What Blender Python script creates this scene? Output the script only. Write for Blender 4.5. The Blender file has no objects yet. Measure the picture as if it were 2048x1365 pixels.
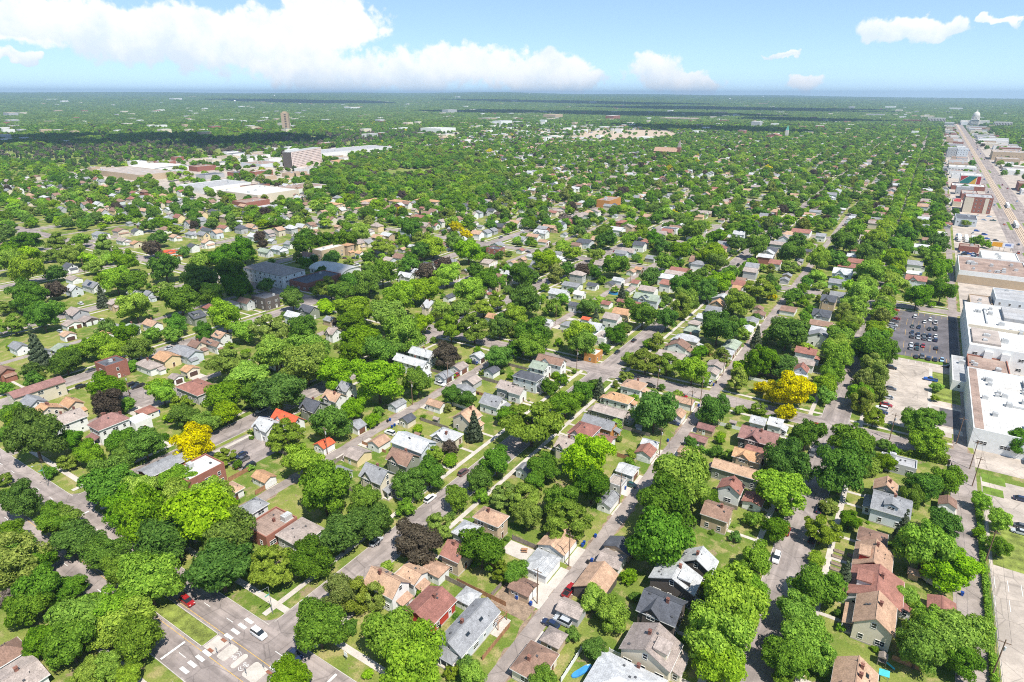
import bpy, math, random
import numpy as np
from mathutils import Matrix, Vector
rnd = random.Random(7)
RAD = math.radians
scene = bpy.context.scene
COL = scene.collection

# ------------------------------------------------------------------ camera
CAM_H = 120.0
PITCH, YAW, ROLL = 0.3760768, 0.5665034, 0.0024414
cam_data = bpy.data.cameras.new('camera')
cam_data.sensor_width = 36.0
cam_data.lens = 36.0 * 1250.0 / 2048.0
cam_data.clip_start, cam_data.clip_end = 1.0, 90000.0
cam = bpy.data.objects.new('camera', cam_data)
COL.objects.link(cam)
cam.matrix_world = (Matrix.Translation((0, 0, CAM_H)) @ Matrix.Rotation(YAW, 4, 'Z') @
                    Matrix.Rotation(math.pi / 2 - PITCH, 4, 'X') @ Matrix.Rotation(ROLL, 4, 'Z'))
scene.camera = cam
scene.view_settings.view_transform = 'Standard'
scene.view_settings.look = 'None'
scene.view_settings.exposure = 0.76
scene.view_settings.gamma = 1.0
scene.view_settings.use_curve_mapping = False
scene.cycles.use_denoising = False
scene.cycles.pixel_filter_type = 'BLACKMAN_HARRIS'
scene.cycles.filter_width = 1.05
scene.cycles.max_bounces = 6
scene.cycles.diffuse_bounces = 3
scene.cycles.glossy_bounces = 2
scene.cycles.transmission_bounces = 2
scene.cycles.volume_bounces = 0
scene.cycles.transparent_max_bounces = 6
scene.cycles.caustics_reflective = False
scene.cycles.caustics_refractive = False

# ------------------------------------------------------------------ sun and sky
SUN_EL, SUN_AZ = RAD(60), RAD(-26)          # azimuth measured from +X towards +Y
SUNV = Vector((math.cos(SUN_EL) * math.cos(SUN_AZ), math.cos(SUN_EL) * math.sin(SUN_AZ), math.sin(SUN_EL)))
sun_data = bpy.data.lights.new('sun', 'SUN')
sun_data.energy = 4.4
sun_data.angle = RAD(0.53)
sun_data.color = (1.0, 0.955, 0.88)
sun = bpy.data.objects.new('sun', sun_data)
COL.objects.link(sun)
sun.rotation_euler = SUNV.to_track_quat('Z', 'Y').to_euler()
sun.location = (0, 0, 3000)

CLOUDS = [(-1.1420,0.0790,0.1248,0.0330),(-1.0313,0.0702,0.1606,0.0428),(-0.8918,0.0624,0.1144,0.0456),
 (-0.8225,0.0919,0.0750,0.0393),(-0.8430,0.0250,0.1121,0.0353),(-0.6945,0.0328,0.1095,0.0362),
 (-0.6361,0.0432,0.0876,0.0341),(-0.5263,0.0267,0.0804,0.0346),(-0.4671,0.0132,0.0437,0.0189),
 (-0.3459,0.0265,0.0587,0.0294),(-0.2963,0.0164,0.0407,0.0196),(-0.1610,0.0116,0.0429,0.0150),
 (-0.0457,0.0785,0.0573,0.0189),(-0.0062,0.0768,0.0303,0.0136),(0.0396,0.0814,0.0143,0.0105),
 (-1.1989,0.0418,0.0192,0.0086),(-0.1892,0.0517,0.0249,0.0049)]
world = bpy.data.worlds.new('World')
scene.world = world
world.use_nodes = True


class Nodes:
    """small helper round a node tree"""
    def __init__(self, tree):
        self.t = tree
    def new(self, kind, **kw):
        n = self.t.nodes.new(kind)
        for k, v in kw.items():
            setattr(n, k, v)
        return n
    def link(self, a, b):
        self.t.links.new(a, b)
    def put(self, sock, v):
        if isinstance(v, bpy.types.NodeSocket):
            self.t.links.new(v, sock)
        else:
            sock.default_value = v
    def math(self, op, a, b=None, c=None, clamp=False):
        n = self.new('ShaderNodeMath', operation=op, use_clamp=clamp)
        for i, v in enumerate((a, b, c)):
            if v is not None:
                self.put(n.inputs[i], v)
        return n.outputs[0]
    def mix(self, fac, a, b, mode='MIX'):
        n = self.new('ShaderNodeMix', data_type='RGBA', blend_type=mode)
        self.put(n.inputs['Factor'], fac)
        self.put(n.inputs[6], a if isinstance(a, bpy.types.NodeSocket) else (*a, 1)[:4])
        self.put(n.inputs[7], b if isinstance(b, bpy.types.NodeSocket) else (*b, 1)[:4])
        return n.outputs[2]
    def noise(self, vec, scale, detail=3.0, rough=0.55, dist=0.0):
        n = self.new('ShaderNodeTexNoise')
        if vec is not None:
            self.link(vec, n.inputs['Vector'])
        n.inputs['Scale'].default_value = scale
        n.inputs['Detail'].default_value = detail
        n.inputs['Roughness'].default_value = rough
        n.inputs['Distortion'].default_value = dist
        return n.outputs['Fac']
    def ramp(self, fac, *stops):
        n = self.new('ShaderNodeMapRange', interpolation_type='SMOOTHSTEP')
        self.put(n.inputs[0], fac)
        for i, v in enumerate(stops):
            n.inputs[1 + i].default_value = v
        return n.outputs[0]


def build_world():
    N = Nodes(world.node_tree)
    N.t.nodes.clear()
    sky = N.new('ShaderNodeTexSky', sky_type='NISHITA', sun_disc=False)
    sky.sun_elevation = SUN_EL
    sky.sun_rotation = math.pi / 2 - SUN_AZ
    sky.altitude = 300
    sky.air_density, sky.dust_density, sky.ozone_density = 0.5, 0.0, 4.0
    co = N.new('ShaderNodeTexCoord').outputs['Generated']
    sep = N.new('ShaderNodeSeparateXYZ')
    N.link(co, sep.inputs[0])
    az = N.math('ARCTAN2', sep.outputs[0], sep.outputs[1])
    el = N.math('ARCSINE', sep.outputs[2])
    # billowing edges: bend the directions with turbulence before drawing the cloud masses
    for sc, amp in ((13.0, 0.055), (37.0, 0.026), (95.0, 0.012)):
        t = N.new('ShaderNodeTexNoise')
        N.link(co, t.inputs['Vector'])
        t.inputs['Scale'].default_value = sc
        t.inputs['Detail'].default_value = 3.0
        rgb = N.new('ShaderNodeSeparateXYZ')
        N.link(t.outputs['Color'], rgb.inputs[0])
        az = N.math('MULTIPLY_ADD', N.math('SUBTRACT', rgb.outputs[0], 0.5), amp * 2.0, az)
        el = N.math('MULTIPLY_ADD', N.math('SUBTRACT', rgb.outputs[1], 0.5), amp, el)
    # clouds drift all round the horizon: the same kind of cumulus as in view
    blobs = list(CLOUDS)
    r = random.Random(3)
    for k in range(16):
        a = r.uniform(0.25, 2 * math.pi - 1.45)
        if a > math.pi:
            a -= 2 * math.pi
        blobs.append((a, r.uniform(0.03, 0.35), r.uniform(0.07, 0.16), r.uniform(0.03, 0.06)))
    # wobble the coordinates with noise for cauliflower edges
    n1 = N.noise(co, 22.0, 8.0, 0.62)
    n2 = N.noise(co, 70.0, 6.0, 0.6)
    wob = N.math('ADD', N.math('MULTIPLY', N.math('SUBTRACT', n1, 0.5), 1.5), N.math('MULTIPLY', N.math('SUBTRACT', n2, 0.5), 0.95))
    field = None
    top = None
    for (a, e, w, h) in blobs:
        da = N.math('MULTIPLY', N.math('SUBTRACT', az, a), 1.0 / w)
        de = N.math('MULTIPLY', N.math('SUBTRACT', el, e), 1.0 / h)
        d2 = N.math('ADD', N.math('MULTIPLY', da, da), N.math('MULTIPLY', de, de))
        v = N.math('SUBTRACT', 1.0, d2)
        field = v if field is None else N.math('SMOOTH_MAX', field, v, 0.35)
        tv = N.math('SUBTRACT', N.math('MULTIPLY', de, 0.6), N.math('MULTIPLY', d2, 0.25))
        top = tv if top is None else N.math('MAXIMUM', top, tv)
    dens = N.math('ADD', field, wob)
    mask = N.math('MULTIPLY', N.ramp(dens, 0.0, 0.52, 0.0, 0.99), N.ramp(N.noise(co, 28.0, 5.0, 0.6), 0.25, 0.5, 0.86, 1.0))
    n3 = N.noise(co, 17.0, 7.0, 0.62)
    lit = N.ramp(N.math('ADD', top, N.math('MULTIPLY', N.math('SUBTRACT', n3, 0.5), 2.6)), -0.7, 0.5, 0.0, 1.0)
    cloud = N.mix(lit, (3.5, 3.95, 4.45), (4.75, 4.8, 4.85))
    gm = N.new('ShaderNodeGamma')
    N.link(sky.outputs[0], gm.inputs[0])
    gm.inputs[1].default_value = 0.55
    skyc = N.mix(1.0, gm.outputs[0], (1.33, 1.56, 1.74), 'MULTIPLY')
    out = N.mix(mask, skyc, cloud)
    bg = N.new('ShaderNodeBackground')
    N.link(out, bg.inputs[0])
    bg.inputs[1].default_value = 0.145
    o = N.new('ShaderNodeOutputWorld')
    N.link(bg.outputs[0], o.inputs[0])


build_world()

# ---- positions in metres on the street grid (x across, y along the streets)
HOUSES=[
(-154.6,23.8,-148.0,30.7,3.5,'h','x',2.2,'br','W','c'),
(-147.7,23.4,-137.3,30.2,3.2,'g','y',1.2,'tp','W','c'),
(-151.1,86.6,-144.9,92.8,6.0,'h','y',1.8,'gy','W','-'),
(-143.9,83.3,-134.4,94.1,4.0,'f','y',0.0,'rd','K','c'),
(-133.9,85.8,-124.1,95.3,4.0,'h','x',1.0,'tp','G','-'),
(-98.3,84.5,-88.2,91.5,5.2,'g','x',3.0,'tn','W','c'),
(-93.7,91.7,-87.5,97.9,4.4,'g','x',1.4,'tn','W','-'),
(-91.4,98.2,-84.9,103.2,3.0,'h','x',1.2,'tn','W','g'),
(-85.0,84.1,-75.8,94.3,3.6,'g','y',2.0,'rd','R','cv'),
(-72.2,81.0,-64.6,96.9,3.8,'g','y',2.4,'gy','B','cvkp'),
(-77.5,95.1,-72.5,100.3,2.6,'h','y',1.1,'lg','W','g'),
(-88.8,103.5,-82.5,110.8,5.0,'g','x',2.6,'rd','T','cv'),
(-92.6,113.4,-86.4,120.0,4.2,'h','x',1.6,'lg','W','-'),
(-90.1,120.3,-81.1,126.5,6.0,'h','y',2.0,'tn','T','c'),
(-70.2,123.4,-61.5,132.2,2.9,'g','y',1.7,'tn','W','g'),
(-69.2,113.7,-61.6,122.3,2.9,'h','y',1.6,'lg','W','g'),
(-68.4,105.4,-62.0,110.8,2.6,'g','x',1.2,'br','T','g'),
(-54.2,114.2,-45.9,124.6,3.2,'g','y',2.4,'tn','D','g'),
(-54.5,133.2,-46.5,138.2,2.7,'g','y',1.6,'dk','T','g'),
(-53.5,126.6,-46.8,132.9,2.6,'g','x',1.2,'tp','W','g'),
(-54.5,105.5,-48.0,110.5,2.7,'g','x',1.2,'tp','G','g'),
(-53.2,95.6,-48.1,100.6,2.6,'h','x',1.5,'tp','T','g'),
(-54.5,84.9,-47.0,94.1,3.2,'h','y',2.0,'br','C','c'),
(-39.2,87.5,-24.2,100.3,3.6,'h','x',2.2,'lg','W','cc'),
(-36.0,101.5,-24.1,110.3,4.6,'g','y',3.2,'tp','C','cdv'),
(-37.0,113.7,-27.2,123.0,5.0,'g','x',2.8,'dk','D','xc'),
(-38.4,125.7,-26.6,133.3,5.0,'g','y',2.6,'lg','D','cvd'),
(-33.8,135.3,-24.8,141.5,5.0,'g','y',3.0,'lg','D','c'),
(-35.2,159.0,-27.1,167.1,5.0,'g','x',2.0,'br','T','c'),
(6.9,189.3,17.4,200.7,5.0,'g','x',2.4,'gy','B','cd'),
(6.8,201.0,13.5,207.2,5.0,'g','y',2.4,'tn','N','c'),
(5.1,174.1,12.6,181.2,3.0,'h','x',1.4,'br','G','-'),
(5.0,160.6,14.3,171.5,4.0,'g','y',3.0,'tn','R','dc'),
(5.1,148.3,17.2,160.3,4.2,'g','y',3.0,'rd','W','dcv'),
(7.2,137.6,15.9,148.0,5.2,'g','y',3.2,'tn','C','cp'),
(5.2,115.2,13.6,124.9,5.0,'g','y',2.8,'tn','C','ckc'),
(22.4,155.9,28.6,161.1,2.5,'g','y',1.1,'rd','T','g'),
(24.6,206.6,29.6,211.6,2.7,'g','y',1.3,'br','W','g'),
(-297.8,82.2,-289.1,101.4,6.0,'g','y',1.6,'mv','C','v'),
(-286.2,82.4,-277.2,89.5,5.0,'g','x',2.2,'gy','W','-'),
(-271.4,80.0,-265.2,90.0,5.5,'g','x',2.4,'or','C','cxc'),
(-271.4,90.6,-263.8,96.8,5.0,'g','x',2.0,'or','C','-'),
(-259.3,81.5,-248.8,91.2,6.0,'g','y',2.0,'tp','W','cc'),
(-240.6,86.8,-232.3,98.3,6.5,'h','x',3.2,'mv','W','cccp'),
(-236.9,98.6,-230.7,104.8,4.0,'f','x',0.0,'wh','W','-'),
(-244.3,105.2,-237.3,111.6,2.9,'h','y',1.4,'rd','W','g'),
(-248.6,124.9,-232.4,135.4,4.5,'h','y',1.6,'rd','G','v'),
(-297.1,116.8,-287.7,126.3,7.0,'f','x',0.0,'dk','K','c'),
(-290.0,129.8,-276.9,136.5,3.6,'h','x',2.0,'tp','W','c'),
(-289.0,137.6,-278.6,146.2,4.2,'g','x',2.0,'or','Y','v'),
(-289.5,146.5,-274.1,155.0,4.2,'g','x',2.0,'gy','B','v'),
(-267.4,137.9,-261.6,144.6,2.9,'g','x',1.4,'or','C','g'),
(-264.5,130.5,-259.4,135.5,2.7,'g','x',1.2,'tp','W','g'),
(-184.2,85.1,-174.0,97.8,7.0,'f','y',0.0,'wh','K','k'),
(-197.7,81.4,-189.9,97.3,5.0,'g','y',1.0,'gy','K','v'),
(-168.7,90.1,-162.0,96.3,3.2,'h','x',1.4,'tn','W','c'),
(-333.1,90.4,-325.8,96.8,4.2,'g','x',1.8,'br','K','-'),
(-364.4,107.6,-354.7,113.8,3.6,'g','x',1.8,'gy','W','-'),
(-345.2,110.5,-339.0,116.7,3.6,'g','x',1.8,'gy','W','-'),
(-342.6,117.0,-336.2,125.8,3.6,'g','x',1.8,'gn','W','-'),
(-288.3,161.8,-275.0,166.1,4.2,'g','x',2.0,'br','W','d'),
(-189.7,194.9,-171.4,201.1,5.6,'g','x',2.2,'lg','W','c'),
(-189.2,205.1,-176.0,211.3,5.6,'g','x',2.4,'lg','W','c'),
(-165.7,195.5,-159.6,202.7,2.8,'g','y',1.4,'gy','B','g'),
(-166.1,206.8,-159.4,213.7,2.8,'g','y',1.5,'tp','W','g'),
(-166.3,222.5,-159.4,227.8,2.8,'g','y',1.6,'lg','W','g'),
(-150.6,212.0,-144.8,218.2,2.7,'g','y',1.6,'dk','W','g'),
(-152.4,197.8,-145.5,204.6,2.8,'g','y',1.6,'tp','G','g'),
(-151.8,189.9,-141.7,194.9,2.7,'g','y',1.2,'gy','W','g'),
(-151.7,172.7,-144.0,177.7,2.8,'g','x',1.6,'tn','W','g'),
(-132.5,183.2,-123.5,191.6,4.2,'g','x',2.8,'gy','W','v'),
(-134.3,198.1,-128.1,205.4,4.5,'g','x',2.2,'tp','G','-'),
(-133.0,166.1,-124.1,174.2,5.0,'g','y',3.0,'tn','C','c'),
(-132.9,152.8,-123.1,160.7,3.6,'h','x',2.2,'lg','C','cx'),
(-140.3,140.0,-125.8,148.8,5.0,'g','x',2.2,'lg','B','-'),
(-134.1,130.8,-124.5,138.3,5.0,'g','x',2.8,'br','N','xc'),
(-133.2,117.6,-123.6,125.0,6.0,'g','x',3.2,'gy','C','xcp'),
(-150.7,126.9,-143.6,134.4,2.9,'g','x',1.6,'tp','Y','g'),
(-149.9,137.7,-143.8,144.2,2.8,'g','y',1.5,'tn','W','g'),
(-152.0,156.7,-147.0,162.0,2.7,'g','y',1.5,'dk','C','g'),
(-164.4,163.8,-159.4,170.6,2.5,'g','y',1.2,'gy','B','g'),
(-166.2,142.8,-159.4,147.8,2.7,'g','y',1.5,'gy','W','g'),
(-165.1,126.2,-159.4,131.9,2.8,'g','y',1.4,'rr','W','g'),
(-191.1,128.6,-178.3,134.8,5.0,'g','x',2.6,'rr','W','xv'),
(-191.5,120.4,-182.9,128.2,5.0,'g','x',2.4,'lg','W','x'),
(-188.7,140.0,-180.2,148.1,5.0,'g','x',2.8,'dk','N','xc'),
(-188.2,150.8,-179.7,157.6,5.0,'g','x',2.4,'tn','W','xc'),
(-189.3,159.9,-183.1,166.5,5.0,'g','x',2.4,'gy','W','x'),
(-166.6,101.5,-159.4,106.5,2.7,'g','x',1.2,'or','W','g'),
(-147.1,117.5,-140.8,122.5,2.5,'g','x',1.2,'gy','W','g'),
(-239.9,164.4,-233.7,170.6,3.5,'g','x',1.6,'or','W','-'),
(-132.3,221.8,-124.1,229.6,5.6,'g','x',2.0,'gn','W','-'),
(-133.5,230.0,-120.0,236.2,5.6,'g','x',2.4,'br','W','x'),
(-133.0,209.1,-120.7,216.3,6.0,'h','x',2.0,'dk','B','p'),
(-127.8,197.1,-121.3,203.3,4.6,'g','x',2.0,'tp','W','-'),
(-91.0,229.2,-81.5,237.5,4.0,'h','x',2.2,'tn','W','c'),
(-92.6,215.6,-81.3,222.2,3.6,'h','x',2.2,'or','W','k'),
(-91.7,203.1,-78.1,210.0,3.6,'g','x',1.6,'tp','N','-'),
(-90.8,191.3,-77.9,197.8,4.0,'g','x',2.2,'gy','O','-'),
(-90.1,178.7,-81.0,189.4,5.6,'h','y',2.4,'rd','G','xv'),
(-80.7,182.6,-74.5,188.8,3.6,'g','x',1.2,'rd','W','-'),
(-90.5,169.6,-84.2,178.4,4.4,'g','x',2.2,'tp','C','xc'),
(-65.8,183.5,-59.5,190.0,2.9,'g','y',1.7,'rd','W','g'),
(-66.3,190.3,-60.4,195.3,2.8,'g','x',1.2,'lg','W','g'),
(-66.8,169.4,-60.3,175.8,2.8,'g','x',1.4,'lg','W','g'),
(-64.6,150.1,-59.6,157.9,2.6,'g','y',1.1,'gy','W','g'),
(-66.3,161.5,-61.3,167.2,2.6,'f','y',0.0,'tp','G','g'),
(-95.3,151.7,-90.3,156.7,3.0,'g','y',1.5,'gy','B','g'),
(-71.1,229.6,-59.5,234.6,3.0,'g','x',1.5,'tn','W','g'),
(-64.6,217.1,-59.6,223.3,2.8,'g','y',1.3,'tn','W','g'),
(-53.0,213.6,-46.5,218.6,2.6,'g','x',1.1,'mv','T','g'),
(-53.3,203.8,-46.5,208.8,2.6,'g','x',1.1,'mv','T','g'),
(-53.4,192.7,-46.5,197.7,2.7,'h','x',1.2,'tn','T','g'),
(-37.3,211.1,-24.2,221.7,4.6,'g','x',2.6,'mv','D','xc'),
(-33.5,203.6,-25.7,210.6,3.2,'g','x',1.0,'rd','D','v'),
(-35.8,197.0,-26.3,203.2,4.6,'g','x',2.2,'or','T','x'),
(-39.9,186.7,-24.2,192.9,4.4,'g','x',1.8,'tn','N','-'),
(-34.7,174.6,-27.3,180.8,5.0,'g','y',2.4,'rd','W','cv'),
(-27.0,175.0,-20.8,181.2,3.0,'g','y',0.8,'rd','W','-'),
(-36.7,226.2,-30.8,232.4,4.0,'g','x',1.6,'lg','W','-'),
(-119.8,253.0,-113.6,260.8,4.0,'f','y',0.0,'wh','O','-'),
(-90.1,270.4,-76.7,278.1,4.2,'g','x',1.4,'tp','W','v'),
(-89.7,284.1,-79.7,291.5,4.2,'g','y',2.4,'br','W','c'),
(-67.3,273.6,-59.5,281.2,2.7,'g','y',1.2,'tp','W','g'),
(-65.4,265.3,-59.5,271.5,2.7,'g','y',1.2,'tp','W','g'),
(-66.1,292.1,-59.5,299.2,2.8,'g','x',1.0,'lg','W','g'),
(-67.4,299.9,-59.8,312.9,2.7,'g','y',1.0,'gn','W','g'),
(-34.6,307.7,-25.0,314.8,5.0,'g','x',2.0,'rd','W','c'),
(-35.6,296.5,-23.9,302.7,4.0,'g','x',1.6,'tp','W','-'),
(-31.2,284.2,-25.0,290.4,5.0,'g','y',2.4,'rd','B','-'),
(-31.1,276.1,-24.1,283.7,4.0,'g','x',1.6,'lg','W','-'),
(7.7,223.7,18.4,229.9,3.2,'f','x',0.0,'gy','G','-'),
(-30.5,227.2,-25.1,234.5,4.4,'g','x',1.6,'lg','W','-'),
(-610.4,263.3,-598.4,274.3,3.8,'g','x',2.0,'gy','W','-'),
(-605.8,278.8,-595.0,289.2,5.0,'g','x',2.0,'br','C','-'),
(-595.1,289.5,-587.5,297.8,3.8,'g','x',2.0,'dk','W','-'),
(-569.7,263.4,-557.7,271.2,3.6,'g','x',1.8,'tp','W','-'),
(-545.3,262.1,-538.7,272.0,3.6,'g','x',1.8,'or','C','-'),
(-544.0,295.2,-536.0,303.5,3.6,'g','x',1.8,'tn','W','-'),
(-545.1,310.2,-533.9,317.5,3.6,'h','x',1.8,'gy','W','-'),
(-548.4,327.7,-534.3,333.9,3.6,'g','x',2.0,'dk','W','-'),
(-546.4,343.0,-534.2,351.0,3.6,'g','x',2.0,'rd','W','-'),
(-491.1,279.1,-483.5,286.7,5.0,'g','x',1.8,'dk','W','-'),
(-494.2,293.6,-488.0,303.2,5.0,'g','x',2.0,'tn','W','-'),
(-493.2,256.9,-487.0,270.3,3.6,'g','x',1.2,'rr','W','-'),
(-475.2,256.6,-469.4,262.8,3.0,'g','x',1.0,'rr','W','g'),
(-620.8,196.7,-614.6,206.1,4.6,'g','x',2.0,'br','C','-'),
(-508.1,194.9,-499.5,202.6,4.0,'g','x',2.6,'dk','W','-'),
(-477.1,183.0,-466.5,189.9,2.8,'g','x',1.6,'tp','W','g'),
(-444.8,168.7,-435.7,176.3,4.2,'g','x',2.8,'lg','B','-'),
(-446.1,179.6,-431.3,187.4,4.2,'g','x',2.8,'gy','W','s'),
(-391.6,145.1,-381.3,154.4,5.0,'g','x',2.6,'tp','G','x'),
(-379.9,137.9,-372.6,146.2,2.8,'g','x',1.5,'tp','W','g'),
(-379.6,146.5,-371.6,154.2,2.8,'g','x',1.5,'tp','D','g'),
(-362.3,129.4,-356.1,135.5,3.0,'g','x',1.4,'tn','W','g'),
(-391.8,168.1,-385.6,176.4,4.4,'g','x',1.8,'tp','T','c'),
(-403.8,185.7,-397.6,192.8,4.2,'g','x',2.0,'gy','W','-'),
(-392.6,189.5,-386.4,195.7,4.2,'g','x',2.0,'gy','B','-'),
(-331.3,179.2,-321.1,187.0,4.6,'g','y',2.8,'dk','N','d'),
(-337.0,193.8,-329.6,200.0,4.6,'h','x',2.0,'rd','W','-'),
(-334.7,204.4,-325.8,211.6,4.6,'h','x',2.0,'dk','B','-'),
(-330.1,211.9,-320.4,218.1,4.6,'g','x',2.2,'br','W','-'),
(-289.2,155.3,-281.7,161.5,4.4,'g','x',2.2,'br','C','c'),
(-290.6,169.2,-282.8,176.3,4.4,'g','x',2.2,'tn','W','d'),
(-354.2,150.0,-349.2,155.0,3.0,'h','x',1.4,'gy','W','g'),
(-344.5,151.0,-336.4,158.6,4.0,'h','x',2.0,'gn','W','c'),
(-340.3,160.7,-330.1,167.3,4.0,'g','x',2.0,'tn','W','c'),
(-349.8,140.7,-338.6,145.7,3.0,'g','x',1.6,'or','W','g'),
(-380.9,253.0,-339.1,272.4,9.0,'h','x',3.0,'tp','W','v'),
(-338.8,257.9,-321.9,287.4,5.0,'f','x',0.0,'dk','K','k'),
(-358.4,290.4,-324.4,310.4,3.0,'q','x',3.2,'wh','W','-'),
(-324.3,218.4,-311.6,228.5,7.0,'f','x',0.0,'dk','D','-'),
(-285.7,220.2,-275.5,228.1,5.0,'g','x',2.6,'dk','N','x'),
(-284.3,209.3,-273.2,215.5,5.0,'g','x',2.4,'lg','W','-'),
(-265.1,219.9,-258.8,226.5,3.0,'g','x',1.6,'gy','T','g'),
(-245.1,203.4,-238.9,210.5,4.6,'g','x',2.4,'tp','W','x'),
(-326.8,331.6,-318.8,341.3,4.6,'g','x',2.2,'tp','B','-'),
(-288.4,306.7,-277.0,312.9,4.6,'g','x',2.4,'lg','W','x'),
(-384.8,317.4,-374.6,340.8,8.0,'f','y',0.0,'wh','T','k'),
(-381.7,341.1,-371.6,349.2,8.0,'h','x',1.4,'or','T','-'),
(-364.5,340.8,-358.3,347.2,3.6,'g','x',1.4,'or','W','-'),
(-430.5,313.1,-419.7,322.8,4.0,'g','x',2.0,'lg','B','-'),
(-436.6,330.8,-428.5,338.9,4.0,'g','x',2.0,'gy','W','-'),
(-431.6,301.9,-419.1,308.1,4.0,'g','x',2.4,'gn','W','-'),
(-228.4,260.5,-222.2,271.3,6.0,'g','x',3.0,'lg','C','xc'),
(-235.4,289.3,-230.4,297.0,2.8,'g','y',1.5,'dk','W','g'),
(-190.2,270.7,-184.0,276.9,4.0,'g','x',1.8,'or','W','-'),
(-279.8,401.1,-268.5,411.0,6.0,'f','x',0.0,'dk','K','k'),
(-266.0,372.6,-257.4,384.9,2.8,'g','x',1.6,'tp','C','g'),
(-244.1,356.5,-237.9,363.4,2.8,'g','x',1.6,'lg','W','g'),
(-263.1,329.5,-257.4,337.0,2.8,'g','x',1.6,'tp','W','g'),
(-283.4,479.5,-270.2,488.1,5.0,'g','x',2.4,'lg','W','x'),
(-281.7,464.9,-270.2,472.4,4.4,'g','x',2.0,'tn','W','-'),
(-290.1,507.5,-276.9,513.7,4.6,'g','x',2.0,'tn','T','-'),
(-284.2,520.3,-274.7,530.1,5.0,'g','x',2.6,'dk','B','x'),
(-285.4,449.3,-274.1,456.6,4.6,'g','x',2.2,'gy','W','-'),
(-266.1,458.3,-257.4,466.9,2.8,'g','x',1.4,'tn','W','g'),
(-233.2,465.6,-220.8,477.4,5.0,'g','x',2.2,'dk','B','-'),
(-234.8,458.8,-226.2,465.3,3.6,'g','x',1.8,'br','C','-'),
(-238.0,526.8,-218.8,539.4,5.4,'g','x',2.0,'lg','W','-'),
(-240.6,563.6,-227.1,576.3,5.0,'h','x',2.0,'rd','K','-'),
(-191.2,553.8,-176.8,563.2,6.0,'f','x',0.0,'dk','W','-'),
(-188.6,479.5,-178.7,488.7,5.4,'g','x',2.6,'dk','W','-'),
(-229.7,421.2,-223.5,427.4,4.0,'g','x',2.0,'gy','W','-'),
(-166.9,452.3,-159.4,461.9,2.8,'g','x',1.8,'gy','N','g'),
(-161.3,417.2,-155.8,423.7,2.8,'g','x',1.4,'or','N','g'),
(-133.3,453.8,-124.5,466.3,4.4,'m','x',3.6,'br','B','-'),
(-136.9,421.3,-122.4,430.7,5.0,'g','x',1.6,'rd','W','-'),
(-136.9,411.3,-123.1,420.3,5.0,'g','x',1.6,'tp','W','-'),
(-136.5,396.6,-123.1,408.3,5.4,'g','x',1.8,'lg','W','-'),
(-130.2,382.9,-122.5,394.9,5.4,'g','x',1.8,'rd','W','-'),
(-185.7,351.6,-173.6,361.2,3.4,'g','x',1.4,'gy','W','-'),
(-171.9,360.6,-164.8,367.7,3.2,'g','x',1.4,'dk','W','-'),
(-182.8,328.8,-171.0,337.4,4.2,'g','x',2.4,'lg','W','-'),
(-169.9,338.0,-163.2,344.6,3.4,'g','x',1.6,'wh','W','-'),
(-163.2,382.2,-155.9,389.5,2.8,'g','x',1.6,'lg','B','g'),
(-150.0,383.1,-144.5,391.4,2.8,'g','x',1.5,'rd','W','g'),
(-146.8,363.2,-141.8,373.7,2.8,'g','y',1.2,'tp','W','g'),
(-137.3,364.2,-126.3,373.6,5.0,'g','x',2.0,'tp','W','-'),
(-133.1,345.8,-117.4,353.6,5.2,'g','x',2.8,'gn','B','xd'),
(-132.8,313.9,-123.0,322.1,4.8,'g','x',2.4,'or','Y','-'),
(-133.0,301.6,-123.9,310.0,5.4,'g','x',2.2,'tp','W','-'),
(-147.7,331.1,-141.8,337.9,2.8,'g','x',1.4,'rd','W','g'),
(-141.5,340.8,-136.5,345.8,2.8,'g','x',1.2,'rd','T','g'),
(-133.9,283.3,-126.4,292.8,4.6,'g','x',2.6,'lg','B','x'),
(-126.1,275.0,-119.1,286.0,4.0,'f','x',0.0,'tp','W','-'),
(-150.4,284.8,-143.1,291.4,3.0,'h','x',1.8,'gy','W','g'),
(-160.8,283.8,-155.8,288.8,2.8,'g','x',1.4,'lg','W','g'),
(-145.7,301.0,-140.7,306.0,2.4,'g','x',1.0,'rr','W','g'),
(-161.2,314.5,-155.0,320.7,4.0,'g','x',1.6,'dk','W','-'),
(-90.4,359.5,-82.3,365.7,5.0,'g','y',2.6,'or','T','-'),
(-89.3,345.9,-80.5,352.9,5.0,'g','x',2.4,'gy','B','-'),
(-90.2,332.7,-82.6,340.1,4.4,'g','x',1.8,'lg','W','-'),
(-90.4,381.1,-82.3,392.6,4.8,'g','x',2.2,'tp','W','-'),
(-87.8,397.9,-81.6,404.8,4.8,'g','x',2.2,'or','W','-'),
(-90.5,417.4,-84.0,425.9,4.8,'g','x',2.2,'br','W','-'),
(-91.3,321.0,-85.1,327.2,4.4,'h','x',1.6,'tp','W','-'),
(-89.8,308.4,-81.7,314.6,4.6,'h','x',2.2,'gn','N','-'),
(-90.1,294.8,-77.7,301.8,4.6,'h','x',2.2,'lg','C','c'),
(-67.9,345.4,-60.2,354.5,2.7,'g','y',1.0,'gy','W','g'),
(-65.5,328.6,-59.5,339.3,2.7,'g','y',1.0,'lg','W','g'),
(-66.0,361.4,-59.5,368.2,2.7,'g','y',1.0,'br','W','g'),
(-89.7,611.5,-73.5,628.8,4.6,'g','x',2.0,'rd','W','-'),
(-67.7,601.6,-59.5,612.0,5.0,'g','x',2.0,'gy','W','-'),
(-32.0,590.7,-25.8,596.9,4.6,'g','x',2.0,'rd','W','-'),
(-35.5,558.4,-28.2,566.8,4.6,'g','x',2.0,'rd','W','-'),
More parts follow.
